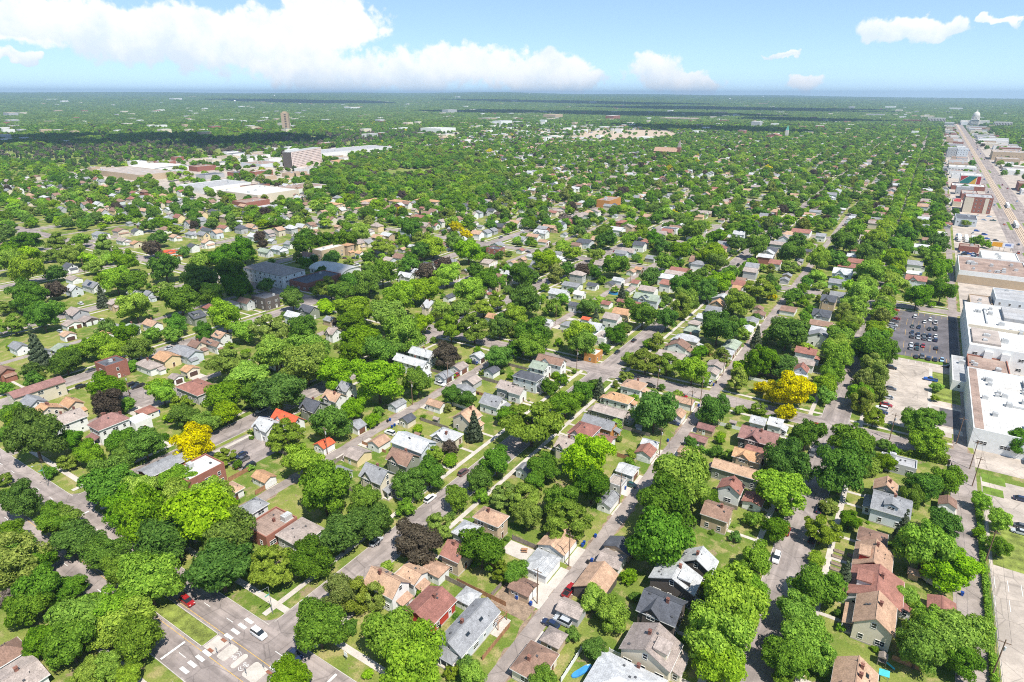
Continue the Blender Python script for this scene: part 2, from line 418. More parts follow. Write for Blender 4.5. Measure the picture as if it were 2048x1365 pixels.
(-36.2,535.8,-28.4,544.2,4.6,'g','x',1.8,'lg','O','-'),
(-38.1,499.6,-25.4,511.2,4.6,'g','x',1.8,'rd','W','-'),
(-38.5,470.8,-25.9,484.1,6.0,'g','x',2.8,'lg','B','x'),
(-38.1,451.8,-26.5,462.9,4.0,'g','x',1.8,'gy','B','-'),
(-53.3,449.1,-47.4,454.8,2.7,'g','x',1.2,'gy','W','g'),
(-36.1,398.9,-27.6,413.2,6.0,'g','x',2.2,'dk','T','x'),
(-36.5,370.4,-26.7,381.9,5.0,'g','x',2.6,'dk','W','x'),
(-33.2,342.2,-25.4,351.7,5.0,'g','x',1.8,'lg','B','-'),
(-54.4,377.3,-45.8,388.4,2.7,'g','x',1.2,'br','W','g'),
(-92.5,516.3,-83.6,533.8,4.8,'g','x',2.4,'dk','T','x'),
(-82.1,479.9,-73.6,489.9,4.8,'g','x',2.2,'rd','W','-'),
(6.1,702.6,16.1,710.5,4.8,'g','x',2.0,'gy','W','-'),
(11.5,636.7,18.7,642.9,4.6,'g','x',1.8,'br','W','-'),
(6.6,596.8,17.4,609.2,5.0,'g','x',2.2,'lg','W','x'),
(4.1,531.6,14.0,543.7,5.0,'g','x',2.2,'gy','W','-'),
(4.8,505.0,14.3,513.2,4.6,'g','x',1.2,'wh','W','-'),
(4.7,485.3,17.4,497.2,4.8,'g','x',2.2,'rd','B','x'),
(21.9,669.0,29.6,679.2,4.6,'g','x',2.2,'wh','W','-'),
]
TREES=[
(-38.8,135.8,9.5,'d'),(-231.7,163.4,9.5,'b'),(-210.3,163.1,9.5,'b'),(-197.2,138.5,9.5,'d'),(-221.6,174.9,9.5,'b'),(-100.5,171.5,9.5,'l'),
(-597.4,210.2,9.5,'d'),(-572.9,223.3,9.5,'l'),(-512,229.3,9.5,'l'),(-527.4,170.9,9.5,'b'),(-488.4,166.4,9.5,'b'),(-514.5,205.4,9.5,'b'),
(-407.7,192.6,9.5,'d'),(-368.4,214.5,9.5,'d'),(-414.8,263.7,9.5,'d'),(-414.8,279,9.5,'d'),(-340.8,184.6,9.5,'d'),(-427.6,142.7,9.5,'d'),
(-396.6,340,9.5,'d'),(-382.8,348.6,9.5,'g'),(-392.1,375.6,9.5,'b'),(-347.9,356.3,9.5,'l'),(-366.6,411.8,9.5,'d'),(-308.8,370.9,9.5,'b'),
(-275.1,371.5,9.5,'b'),(-237.7,253.6,9.5,'b'),(-248.5,228.4,9.5,'b'),(-239.7,278.4,9.5,'b'),(-215.5,290,9.5,'b'),(-223.7,229.5,9.5,'b'),
(-261.4,183,9.5,'l'),(-168.3,399.7,9.5,'d'),(-159.9,548.1,9.5,'g'),(-117.5,456.1,9.5,'b'),(-96.6,506.4,9.5,'d'),(-119.5,581.1,9.5,'d'),
(-176.6,290.8,9.5,'d'),(-71.3,306.7,9.5,'d'),(-41.3,566.5,9.5,'d'),(-39.7,626.5,9.5,'g'),(-21.6,589.6,9.5,'b'),(-1.1,573.3,9.5,'g'),
(-16,472.8,9.5,'b'),(-40.6,319.5,9.5,'d'),(-278.3,270.1,9.4,'d'),(-94.8,388.9,9.4,'b'),(-171.2,167.1,9.3,'b'),(-42.9,166.9,9.3,'b'),
(-417.3,220,9.3,'d'),(-338.1,219.4,9.2,'d'),(-1.6,634.1,9.2,'d'),(-286.4,290.9,9.1,'d'),(-3.7,522.5,9.1,'b'),(-239.1,70,9,'d'),
(-132.7,103.4,9,'d'),(-42.9,150.1,9,'d'),(-369.6,237,9,'d'),(-354.3,166.2,9,'b'),(-216.2,385,9,'b'),(-20.9,539.7,9,'g'),
(-422.1,343.4,8.9,'d'),(-197.2,211.9,8.9,'b'),(-71.4,502.5,8.9,'d'),(-462.5,217.1,8.8,'b'),(-220.5,317.1,8.8,'g'),(-208.8,473.8,8.8,'d'),
(-144.4,465.4,8.8,'g'),(-149,74.8,8.7,'b'),(-3.7,314.5,8.7,'d'),(22.3,611.4,8.7,'d'),(-296.7,182.5,8.6,'b'),(-73.2,357.9,8.6,'b'),
(-17.5,667.3,8.6,'b'),(-214.5,200.9,8.5,'g'),(-70.5,395.7,8.5,'l'),(-399.8,321.8,8.4,'d'),(-250.4,273.4,8.4,'b'),(-25.8,253.6,8.3,'y'),
(-252,315.2,8.3,'b'),(-249.6,193.8,8.3,'d'),(-177,242.4,8.3,'l'),(-50.7,491.8,8.3,'b'),(-197.2,194.2,8.2,'g'),(-243.3,147.2,8.1,'l'),
(-196.6,166,8.1,'b'),(-311.9,360,8.1,'d'),(-148.6,253.6,8.1,'d'),(-112.5,452.2,8.1,'g'),(-224.4,143.8,8,'b'),(-66.7,205.1,8,'d'),
(-653.1,215.9,8,'d'),(-554.4,193.4,8,'b'),(-419.2,142.1,8,'d'),(-380,130.9,8,'d'),(-125.7,258.1,8,'b'),(24.7,450,8,'d'),
(-130.3,67.1,7.9,'d'),(-416.2,187.4,7.9,'b'),(-344.3,400,7.9,'l'),(-239.3,217.4,7.9,'g'),(-178.3,502.6,7.9,'d'),(-135.5,536,7.9,'g'),
(-99.2,343.8,7.9,'b'),(-16.4,414.9,7.9,'b'),(-18,126.2,7.8,'b'),(-74,162.6,7.8,'b'),(-524.9,276.9,7.8,'d'),(-297.2,255.7,7.8,'l'),
(-209.2,339.5,7.8,'d'),(-75.3,558.9,7.8,'d'),(-40,506,7.8,'d'),(23.4,501.8,7.8,'g'),(-264.1,105.9,7.7,'g'),(-1.7,224.7,7.7,'d'),
(-17.2,180.1,7.7,'b'),(-429.7,253.6,7.7,'b'),(-188.3,237.5,7.7,'l'),(-313.9,403.5,7.7,'g'),(-142.6,430.4,7.7,'g'),(-145,508.2,7.7,'b'),
(-97,375.7,7.7,'d'),(21.1,541.5,7.7,'g'),(-208.8,189.4,7.6,'g'),(-44.1,278.7,7.6,'g'),(-115.5,522.2,7.6,'d'),(-112.5,309.4,7.6,'d'),
(-121.3,253.6,7.5,'b'),(-163.7,480.7,7.5,'d'),(-171.1,272.8,7.5,'b'),(12.8,430.4,7.5,'d'),(-89,253.6,7.4,'l'),(-15.3,301.3,7.4,'b'),
(-2.4,199.9,7.4,'d'),(-297.2,273.4,7.4,'d'),(-79.4,75.5,7.3,'b'),(-494.1,253.6,7.3,'p'),(-271.2,317.1,7.2,'p'),(-166.5,67.6,7.1,'g'),
(-154,67.1,7.1,'d'),(-140.7,54.4,7.1,'b'),(-154,113.2,7.1,'b'),(-98.7,583.6,7.1,'d'),(16,658.4,7.1,'g'),(-17.4,113.5,7,'b'),
(20.7,173.3,7,'b'),(-166.3,76.6,7,'b'),(-440.6,193.2,7,'b'),(-285.4,253.6,7,'d'),(-143.5,39.6,6.9,'b'),(-95.5,68.3,6.9,'d'),
(-188.9,69.8,6.9,'d'),(-141.7,239.5,6.9,'g'),(-344.5,206.4,6.9,'b'),(-197.2,493.6,6.9,'g'),(-112.5,396.1,6.9,'d'),(-177.6,40.2,6.8,'k'),
(-217.9,127.2,6.8,'g'),(-67.1,152.1,6.8,'d'),(-17.8,198.1,6.8,'d'),(-580.1,241.4,6.8,'b'),(-587.9,192.8,6.8,'g'),(-215.8,425.3,6.8,'l'),
(-16.6,390.9,6.8,'b'),(-70.3,72.5,6.7,'b'),(-277,179.3,6.7,'b'),(-297.2,329.3,6.7,'d'),(-272.4,339.2,6.7,'p'),(-356.6,311,6.7,'g'),
(-113.4,375.9,6.7,'d'),(-229.2,514.1,6.7,'g'),(-161.2,179.5,6.6,'g'),(-170.5,210.9,6.6,'p'),(-480.2,204.3,6.6,'b'),(-385.2,199.9,6.6,'l'),
(-389.6,120.5,6.6,'l'),(-208.8,237.8,6.6,'b'),(-138.8,75.5,6.5,'g'),(-140.9,45.4,6.5,'b'),(-310.1,110.5,6.5,'d'),(-163.4,84.7,6.5,'b'),
(-36.6,283.5,6.5,'d'),(-507.9,213.2,6.5,'b'),(-246.4,340.7,6.5,'d'),(-195,377.8,6.5,'d'),(-79.4,110.1,6.4,'d'),(-197.2,74.9,6.4,'g'),
(-164.2,134.7,6.4,'d'),(-482.2,180.5,6.4,'d'),(-594.9,304.9,6.4,'d'),(-97.3,430,6.4,'g'),(-115.7,83.5,6.3,'d'),(-315.9,127.2,6.3,'b'),
(-297.2,136.1,6.3,'g'),(-195,100.4,6.3,'y'),(-179.3,68.8,6.3,'g'),(-49.5,222.8,6.3,'d'),(-297.2,226.5,6.3,'d'),(-196.7,292.9,6.3,'l'),
(-197.2,430.4,6.3,'b'),(-140.4,394.9,6.3,'d'),(-3.7,479.9,6.3,'b'),(-96,103.4,6.2,'p'),(-171.7,120.6,6.2,'l'),(-545.6,204.3,6.2,'l'),
(-438.5,160.9,6.2,'p'),(-562.3,313,6.2,'l'),(-169.7,254.9,6.2,'d'),(-249.2,504.4,6.2,'d'),(-100.5,313.2,6.2,'d'),(-17.7,333.6,6.2,'b'),
(-65.5,133.4,6.1,'l'),(-180.7,74.3,6.1,'b'),(-149.3,222.4,6.1,'d'),(18.2,257.3,6.1,'d'),(-316.9,167,6.1,'d'),(-197.2,279.2,6.1,'l'),
(-197.2,522.9,6.1,'b'),(-146,312.5,6.1,'d'),(-100.5,337.4,6.1,'k'),(-80.5,258.4,6,'l'),(-100.5,197.4,6,'d'),(-353.1,458.2,6,'y'),
(-212.4,259.5,6,'b'),(-176.9,54.2,5.9,'d'),(-121.7,75.8,5.9,'l'),(-115.9,94.2,5.9,'d'),(-15.3,108.7,5.9,'b'),(26.5,170.8,5.9,'b'),
(-249.3,99,5.9,'p'),(3.2,325,5.9,'d'),(-221.2,552.6,5.9,'g'),(1.9,467.6,5.9,'b'),(-22.3,441.6,5.9,'b'),(20.5,588.8,5.9,'g'),
(22.6,145.3,5.8,'b'),(-67.6,254.2,5.8,'b'),(-16,222.6,5.8,'d'),(-323.5,143.9,5.8,'g'),(-355.1,388.4,5.8,'g'),(-216.1,376,5.8,'l'),
(-66.4,477.1,5.8,'l'),(27.5,144.3,5.7,'b'),(-179.6,84.3,5.7,'b'),(-208.8,134.9,5.7,'d'),(-197.2,204.4,5.7,'g'),(-49.3,258.6,5.7,'l'),
(-186.3,383.7,5.7,'p'),(-51.5,401.1,5.7,'g'),(-16.1,362.8,5.7,'b'),(-162.9,39.8,5.6,'d'),(-0.9,124.1,5.6,'b'),(-322.2,117.8,5.6,'g'),
(-208.8,90.7,5.6,'d'),(-208.8,53.6,5.6,'d'),(-121.3,108.7,5.6,'g'),(-71.5,140.7,5.6,'g'),(-336.8,329,5.6,'d'),(-233.1,441.6,5.6,'b'),
(-197.2,364.6,5.6,'k'),(-135,44.9,5.5,'b'),(-3.7,117.9,5.5,'d'),(-328.8,107.3,5.5,'s'),(-15.3,288.2,5.5,'b'),(-297.2,169.9,5.5,'d'),
(-369.3,208.9,5.5,'d'),(-208.8,552,5.5,'l'),(-45.7,460.1,5.5,'b'),(-112.5,102.7,5.4,'d'),(-86,155.4,5.4,'d'),(-431.1,133.5,5.4,'l'),
(-209.4,274.2,5.4,'b'),(-164.6,303.2,5.4,'g'),(-115.3,281.6,5.4,'d'),(-3.7,170.3,5.3,'l'),(-1.2,144.8,5.3,'g'),(-115.4,131.4,5.3,'d'),
(-16.4,273.3,5.3,'b'),(-426.8,258.5,5.3,'b'),(51.7,656.3,5.3,'g'),(-100.5,148.5,5.2,'d'),(-1.3,303.5,5.2,'k'),(21.3,242.4,5.2,'g'),
(-501.1,224.5,5.2,'b'),(-470.8,334.3,5.2,'p'),(-311.5,347.8,5.2,'d'),(-277.1,233.8,5.2,'b'),(-127.1,44.3,5.1,'g'),(-160,35.3,5.1,'g'),
(-139.4,35.7,5.1,'d'),(-310.1,131,5.1,'b'),(-244,117.4,5.1,'b'),(20,210.4,5.1,'d'),(-163.5,55.4,5,'d'),(20.5,136.1,5,'g'),
(-220,111.3,5,'g'),(-208.8,121.9,5,'b'),(1,292.8,5,'k'),(-329.7,441.6,5,'y'),(-366.1,295.1,5,'g'),(-342.7,242.4,5,'d'),
(-3.7,430.4,5,'k'),(-3.8,134,4.9,'g'),(-208.8,113,4.9,'g'),(-219.6,87.8,4.9,'d'),(-116.8,123.7,4.9,'d'),(-99.8,210.8,4.9,'d'),
(-33.6,256.1,4.9,'y'),(-346.8,146.3,4.9,'d'),(14,584.9,4.9,'g'),(-83.6,137.4,4.8,'l'),(-2,266,4.8,'k'),(-220.2,335.5,4.8,'g'),
(-176.9,386.2,4.8,'d'),(-114.9,426.4,4.8,'g'),(-3.6,410,4.8,'k'),(-100.5,78.5,4.7,'k'),(-16.3,146.8,4.7,'g'),(-475.3,267.8,4.7,'d'),
(-407.8,148.6,4.7,'g'),(-331,136.5,4.7,'b'),(-316.8,242.4,4.7,'d'),(-154,54.2,4.6,'g'),(-168.7,150.1,4.6,'g'),(-150.2,239.6,4.6,'d'),
(26.5,218,4.6,'d'),(-308.8,159.4,4.6,'g'),(-317.2,154.1,4.6,'g'),(-208.8,354.4,4.6,'d'),(-66.4,560.7,4.6,'b'),(-21.9,385.2,4.6,'k'),
(-271.3,77.2,4.5,'g'),(-221.3,78.6,4.5,'b'),(-2.7,387.8,4.5,'k'),(-77.4,130.1,4.4,'b'),(-41.6,110.5,4.4,'b'),(-160,86.8,4.4,'b'),
(-144.4,180.8,4.4,'d'),(-191.5,54.2,4.3,'g'),(25.6,191.5,4.3,'d'),(-137.9,182.4,4.3,'d'),(-88.4,136.1,4.3,'l'),(46.8,260.4,4.3,'d'),
(-447.5,319.6,4.3,'p'),(-188.3,44.9,4.2,'g'),(-320.4,100.7,4.2,'d'),(-236.8,79.1,4.2,'d'),(-100.5,138.5,4.2,'d'),(-190.9,57,4.1,'g'),
(28.9,139,4.1,'d'),(-280.2,77.2,4.1,'g'),(-212.2,86.3,4.1,'d'),(-117.8,180.5,4.1,'d'),(-3.4,289.6,4.1,'k'),(3.3,256,4.1,'l'),
(-399.1,169.6,4.1,'s'),(-280.7,448.7,4.1,'b'),(-130.3,336.2,4.1,'g'),(-175.7,44.9,4,'g'),(-147.5,33,4,'g'),(-97.2,114,4,'l'),
(-97,80.7,4,'k'),(-15.3,164.7,4,'d'),(-258.7,122.3,4,'b'),(-115.6,211.6,4,'d'),(-197.2,45.2,3.9,'g'),(-91.7,57,3.9,'g'),
(-26.1,242.4,3.9,'y'),(-15.3,267.1,3.9,'g'),(2.4,282,3.9,'k'),(3,224.9,3.9,'d'),(-15.4,137.8,3.8,'g'),(-234.6,118.9,3.8,'l'),
(-73.6,285.9,3.8,'g'),(17.2,201.3,3.8,'g'),(-270.6,454.9,3.8,'g'),(-218,54.2,3.7,'g'),(-120.8,163.9,3.7,'s'),(-100.5,126.8,3.7,'g'),
(-343.8,289.8,3.7,'d'),(58,652.8,3.7,'g'),(-128.9,37.8,3.6,'b'),(-310.3,97.1,3.6,'d'),(-197.2,57,3.6,'d'),(9.2,222.9,3.6,'g'),
(-62.4,324.4,3.6,'g'),(-34.4,465.4,3.6,'b'),(-160.7,44.9,3.5,'g'),(-183.5,104.1,3.5,'l'),(-100.5,224.4,3.5,'d'),(-36,169.6,3.5,'d'),
(37.6,262.5,3.5,'l'),(-141.8,349.6,3.5,'s'),(-53.9,316.3,3.5,'s'),(-42.9,442.5,3.5,'b'),(-85.6,148.3,3.4,'d'),(-45.2,399.8,3.4,'g'),
(-112.5,106.2,3.3,'g'),(-47.2,112.2,3.3,'b'),(38.8,191.3,3.3,'d'),(-252,106.5,3.3,'g'),(-124.2,144.6,3.3,'l'),(35.6,213.6,3.3,'b'),
(-135.6,299.1,3.3,'s'),(2.5,182.1,3.2,'g'),(-310.7,86.7,3.2,'g'),(-226.3,73.4,3.2,'l'),(-39.4,262.7,3.2,'y'),(5.5,218.6,3.2,'b'),
(-93.7,83.9,3.1,'k'),(-69,110.2,3.1,'d'),(39.7,205.2,3.1,'b'),(2.9,123.9,3.1,'g'),(-93.6,242.4,3.1,'l'),(-64,403.9,3.1,'y'),
(-72.2,109,3,'l'),(-46.4,86.4,3,'g'),(15.8,183.7,3,'s'),(18.4,156.1,3,'b'),(-115.4,267.2,3,'g'),(-36.2,242.4,3,'l'),
(-3.1,371.4,3,'b'),(-160,151.2,2.9,'g'),(-96.5,220.7,2.9,'s'),(-60.1,79,2.8,'b'),(-41,99.7,2.8,'d'),(-290.8,129,2.8,'g'),
(-267.5,70.1,2.8,'d'),(-112.5,116.5,2.8,'g'),(24.5,272.7,2.8,'d'),(-130.9,34.5,2.7,'b'),(-188.8,154.5,2.7,'b'),(-122.6,151.8,2.7,'p'),
(-116.1,224,2.7,'g'),(-3.7,187.4,2.7,'l'),(-21.8,168.1,2.6,'g'),(4,153.5,2.6,'s'),(-23.1,188.3,2.6,'d'),(24,305.3,2.6,'b'),
(8.2,238,2.6,'d'),(-171.8,34.9,2.5,'n'),(-233.6,57,2.5,'l'),(-117.6,145.6,2.5,'b'),(-122.8,39.2,2.4,'b'),(-225.9,67.1,2.4,'d'),
(-237.5,98.9,2.4,'d'),(-96.7,134.3,2.4,'g'),(-100,285,2.4,'g'),(-41.6,201.4,2.4,'d'),(-51.4,202.6,2.3,'d'),(-3.7,115.2,2.2,'g'),
(-3.2,160.9,2.1,'b'),(-229.1,110.3,2.1,'b'),(-100.5,289.2,2.1,'g'),(21,441.6,2.1,'b'),(11.1,237.1,2,'d'),(-64,81.9,1.9,'d'),
(26.3,242.4,1.9,'l'),(-100.5,95.1,1.8,'b'),(-47.7,101.8,1.8,'g'),(-24.4,158.5,1.7,'d'),(35,198.9,1.7,'g'),(23.6,294.5,1.7,'b'),
(-29.6,125.1,1.6,'d'),(-28.1,134.7,1.5,'g'),(-81,68.4,1.2,'b'),(5.3,139.2,1.1,'g'),(4.3,143.7,1.1,'d'),
]
CARS=[
(-135.1,59.6,'x','red','suv'),(-111.1,62.8,'x','white','suv'),(-99.1,63.5,'x','darkblue','car'),(-111,102.1,'y','silver','car'),
(-55.4,115,'y','red','pickup'),(-54.1,102.9,'x','darkblue','car'),(-52.1,105.1,'x','silver','suv'),(-12.7,157,'y','white','suv'),
(-12.5,170.8,'y','red','car'),(-5.7,171.2,'y','black','car'),(45.5,207.4,'x','silver','car'),(46.5,210.8,'x','grey','car'),
(-291.7,107.4,'y','black','suv'),(-275.1,120.7,'y','black','suv'),(-271.2,120.8,'y','black','pickup'),(-180.7,108,'y','grey','pickup'),
(-175.2,107,'y','black','suv'),(-184.1,110.2,'y','darkblue','car'),(-211.7,133.7,'y','grey','car'),(-150.3,150.3,'x','white','suv'),
(-161.3,194.3,'x','white','pickup'),(-160.9,205.7,'y','red','car'),(-111,143.9,'y','brown','suv'),(-111,126.3,'y','white','suv'),
(-162.5,221.7,'x','darkblue','car'),(-60.7,167.9,'x','green','car'),(-62.2,216.2,'x','darkblue','car'),(-82.2,243,'x','black','suv'),
(-61,260.5,'y','silver','suv'),(-110.3,271.2,'y','black','car'),(-67.1,241,'x','red','car'),(-13.9,243.7,'x','red','suv'),
(22,317.9,'x','blue','pickup'),(6.7,287.1,'x','silver','car'),(6.8,278.9,'x','red','car'),(5.5,274.4,'x','white','suv'),
(5.7,270.7,'x','darkblue','car'),(7.3,297.7,'x','grey','car'),(6.2,323.4,'x','black','suv'),(28.9,339.4,'x','black','car'),
(47.6,227.7,'x','darkblue','car'),(55.6,341.1,'x','black','suv'),(49.5,339.6,'x','white','car'),(13.3,414.4,'y','white','suv'),
(18.2,406.9,'y','white','car'),(20.9,413.4,'y','white','car'),(23.4,408.9,'y','white','pickup'),(12.7,394.6,'y','grey','car'),
(15.8,395.1,'y','darkblue','car'),(20.7,394.8,'y','black','car'),(23.5,396.3,'y','black','suv'),(12.9,383.4,'y','darkblue','car'),
(15.7,382.6,'y','darkblue','car'),(18.4,381.9,'y','grey','car'),(20.8,382.8,'y','darkblue','suv'),(23.6,384.1,'y','white','car'),
(13.1,376.4,'y','grey','suv'),(15.8,376.4,'y','silver','car'),(18.5,376.3,'y','grey','car'),(20.9,376.1,'y','silver','car'),
(23.6,376.9,'y','darkblue','suv'),(13.1,363.3,'y','white','car'),(15.7,364.6,'y','black','car'),(13.1,357.2,'y','silver','suv'),
(15.7,358.1,'y','green','car'),(18.3,364,'y','red','car'),(23.9,363.7,'y','black','car'),(15.7,345.4,'y','black','car'),
(18.1,346.9,'y','grey','suv'),(20.8,345.7,'y','darkblue','suv'),(23.6,346.3,'y','darkblue','car'),(26.4,347.5,'y','lightblue','car'),
(4.1,404.5,'x','red','car'),(3.7,399.4,'x','grey','car'),(3.4,390.9,'x','silver','suv'),(2.9,384.2,'x','silver','car'),
(3,422.8,'x','orange','car'),(48.9,458.5,'x','black','suv'),(-372.5,156.1,'x','white','suv'),(-416.6,164.8,'x','white','suv'),
(-374.8,135.2,'x','silver','car'),(-302.4,153.2,'y','silver','car'),(-331.9,251.4,'x','white','car'),(-353,244.4,'x','grey','suv'),
(-347.5,321.6,'x','white','suv'),(-342.5,323.1,'x','white','suv'),(-333,320.6,'x','lightblue','car'),(-309,269.8,'x','silver','car'),
(-367.5,333,'x','brown','car'),(-361,337.2,'x','darkblue','car'),(-403.4,326.8,'x','black','suv'),(-109.4,290.7,'y','black','car'),
(-257.6,429.4,'x','black','car'),(-228.5,478.1,'x','silver','car'),(-49.4,450.9,'x','silver','car'),(-48.4,427.7,'x','silver','car'),
(37.2,678,'y','darkblue','suv'),
]
POLES=[(-60.4, 107.1), (-60.0, 123.5), (-59.1, 191.3), (-59.6, 156.9), (-59.3, 226.9), (-59.7, 242.5), (-117.3, 240.5), (-79.0, 243.0), (-58.4, 271.9), (-158.4, 196.4), (-159.0, 173.2), (-159.2, 127.5), (35.3, 142.7), (36.1, 186.3), (34.3, 240.8), (34.6, 228.7), (9.7, 248.0), (30.7, 258.2), (-263.6, 113.4), (-156.8, 292.4), (-152.9, 420.7), (-152.8, 390.3), (-270.8, 348.2), (-363.1, 436.5), (-490.4, 201.6), (-262.8, 465.2)]
LAMPS=[(-119.5, 66.3), (-221.2, 64.4), (13.6, 198.2)]
BINS=[(-59.0, 138.3), (-60.4, 132.6), (-60.4, 133.8), (-55.4, 128.4), (-56.0, 127.2), (-61.5, 105.8), (-65.5, 105.7), (-59.7, 201.9), (-61.1, 165.1), (-58.6, 236.0), (-54.1, 219.5), (-60.5, 219.0), (-58.8, 262.4), (-59.0, 259.2), (-157.3, 157.9), (-157.4, 156.6), (-152.9, 155.7), (-152.9, 154.2), (-141.5, 195.7), (-161.1, 222.2), (-160.0, 209.2), (-76.4, 87.7), (30.4, 168.7), (-240.3, 112.6), (-262.1, 137.8)]

# ------------------------------------------------------------------ materials
MATS = {}


def surface(name, col, rough=0.9, var=0.15, scale=0.6, fine=8.0, bump=0.0, rand=0.0, extra=None, metal=0.0, spec=0.3):
    """principled surface with two scales of tone variation"""
    m = bpy.data.materials.new(name)
    m.use_nodes = True
    N = Nodes(m.node_tree)
    b = m.node_tree.nodes['Principled BSDF']
    co = N.new('ShaderNodeTexCoord').outputs['Object']
    n1 = N.noise(co, scale, 4.0, 0.6)
    n2 = N.noise(co, fine, 3.0, 0.6)
    f = N.math('ADD', N.math('MULTIPLY', n1, 0.6), N.math('MULTIPLY', n2, 0.4))
    lo = tuple(max(c * (1 - var * 2.2), 0) for c in col)
    hi = tuple(min(c * (1 + var * 2.2), 0.95) for c in col)
    c = N.mix(N.ramp(f, 0.25, 0.75, 0, 1), lo, hi)
    if rand:
        oi = N.new('ShaderNodeObjectInfo')
        hsv = N.new('ShaderNodeHueSaturation')
        N.link(c, hsv.inputs['Color'])
        N.link(N.math('MULTIPLY_ADD', oi.outputs['Random'], rand * 2, 1 - rand), hsv.inputs['Value'])
        N.link(N.math('MULTIPLY_ADD', oi.outputs['Random'], 0.008, 0.496), hsv.inputs['Hue'])
        c = hsv.outputs[0]
    if extra:
        c = extra(N, co, c)
    N.link(c, b.inputs['Base Color'])
    b.inputs['Roughness'].default_value = rough
    b.inputs['Metallic'].default_value = metal
    b.inputs['Specular IOR Level'].default_value = spec
    if bump:
        bn = N.new('ShaderNodeBump')
        bn.inputs['Strength'].default_value = bump
        N.link(n2, bn.inputs['Height'])
        N.link(bn.outputs[0], b.inputs['Normal'])
    MATS[name] = m
    return m


def leaf_material(name, col, col2):
    """leaves: diffuse and a little light through them; tone differs from clump to clump and tree to tree"""
    m = bpy.data.materials.new(name)
    m.use_nodes = True
    N = Nodes(m.node_tree)
    N.t.nodes.clear()
    co = N.new('ShaderNodeTexCoord').outputs['Object']
    oi = N.new('ShaderNodeObjectInfo')
    n1 = N.noise(co, 2.3, 3.0, 0.6)
    isl = N.new('ShaderNodeNewGeometry').outputs['Random Per Island']
    c = N.mix(N.ramp(N.math('ADD', N.math('MULTIPLY', n1, 0.6), N.math('MULTIPLY', isl, 0.4)), 0.25, 0.78, 0, 1), col, col2)
    hsv = N.new('ShaderNodeHueSaturation')
    N.link(c, hsv.inputs['Color'])
    r = oi.outputs['Random']
    N.link(N.math('MULTIPLY_ADD', r, 0.028 if 'golden' not in name else 0.008, 0.481 if 'golden' not in name else 0.494), hsv.inputs['Hue'])
    N.link(N.math('MULTIPLY_ADD', N.math('FRACT', N.math('MULTIPLY', r, 17.3)), 0.46, 0.84), hsv.inputs['Value'])
    N.link(N.math('MULTIPLY_ADD', N.math('FRACT', N.math('MULTIPLY', r, 7.7)), 0.15, 0.85 if 'golden' not in name else 1.0), hsv.inputs['Saturation'])
    d = N.new('ShaderNodeBsdfDiffuse')
    t = N.new('ShaderNodeBsdfTranslucent')
    N.link(hsv.outputs[0], d.inputs[0])
    t2 = N.mix(1.0, hsv.outputs[0], (1.25, 1.15, 0.5), 'MULTIPLY')
    N.link(t2, t.inputs[0])
    ms = N.new('ShaderNodeMixShader')
    ms.inputs[0].default_value = 0.46
    N.link(d.outputs[0], ms.inputs[1])
    N.link(t.outputs[0], ms.inputs[2])
    o = N.new('ShaderNodeOutputMaterial')
    N.link(ms.outputs[0], o.inputs[0])
    MATS[name] = m
    return m


LEAF = {'g': leaf_material('leaf_green', (0.0708, 0.1769, 0.0061), (0.2501, 0.4453, 0.0183)),
        'b': leaf_material('leaf_bright', (0.1159, 0.2440, 0.0061), (0.3660, 0.5734, 0.0207)),
        'd': leaf_material('leaf_deep', (0.0488, 0.1366, 0.0085), (0.1769, 0.3538, 0.0220)),
        'p': leaf_material('leaf_bronze', (0.0660, 0.0520, 0.0380), (0.1750, 0.1420, 0.0980)),
        'y': leaf_material('leaf_golden', (0.28, 0.265, 0.005), (0.80, 0.74, 0.02)),
        'k': leaf_material('leaf_khaki', (0.1122, 0.1769, 0.0146), (0.3477, 0.4270, 0.0671)),
        'l': leaf_material('leaf_feathery', (0.1098, 0.1952, 0.0110), (0.3172, 0.4575, 0.0427)),
        's': leaf_material('needles', (0.060, 0.092, 0.050), (0.165, 0.205, 0.120)),
        'n': leaf_material('leaf_sparse', (0.150, 0.125, 0.105), (0.280, 0.240, 0.205))}
LEAF['f'] = leaf_material('leaf_far', (0.0683, 0.1403, 0.0220), (0.1830, 0.2928, 0.0512))
LEAF['e'] = leaf_material('leaf_far_deep', (0.0488, 0.1098, 0.0195), (0.1281, 0.2257, 0.0415))
surface('bark', (0.10, 0.075, 0.055), 0.95, 0.25, 2, 14)
surface('woodland', (0.045, 0.100, 0.020), 0.95, 0.35, 0.05, 0.35)


def shingles(N, co, c):
    sep = N.new('ShaderNodeSeparateXYZ')
    N.link(co, sep.inputs[0])
    w = N.math('FRACT', N.math('MULTIPLY', sep.outputs[2], 6.0))
    edge = N.ramp(w, 0.0, 0.25, 0.82, 1.0)
    n = N.noise(co, 3.2, 2.0, 0.7)
    f = N.math('MULTIPLY', edge, N.ramp(n, 0.3, 0.7, 0.82, 1.14))
    streak = N.noise(co, 0.35, 3.0, 0.6)
    f = N.math('MULTIPLY', f, N.ramp(streak, 0.35, 0.68, 0.86, 1.08))
    g = N.new('ShaderNodeCombineXYZ')
    for i in range(3):
        N.link(f, g.inputs[i])
    return N.mix(1.0, c, g.outputs[0], 'MULTIPLY')


def siding(N, co, c):
    sep = N.new('ShaderNodeSeparateXYZ')
    N.link(co, sep.inputs[0])
    w = N.math('FRACT', N.math('MULTIPLY', sep.outputs[2], 5.0))
    f = N.ramp(w, 0.0, 0.18, 0.86, 1.0)
    g = N.new('ShaderNodeCombineXYZ')
    for i in range(3):
        N.link(f, g.inputs[i])
    return N.mix(1.0, c, g.outputs[0], 'MULTIPLY')


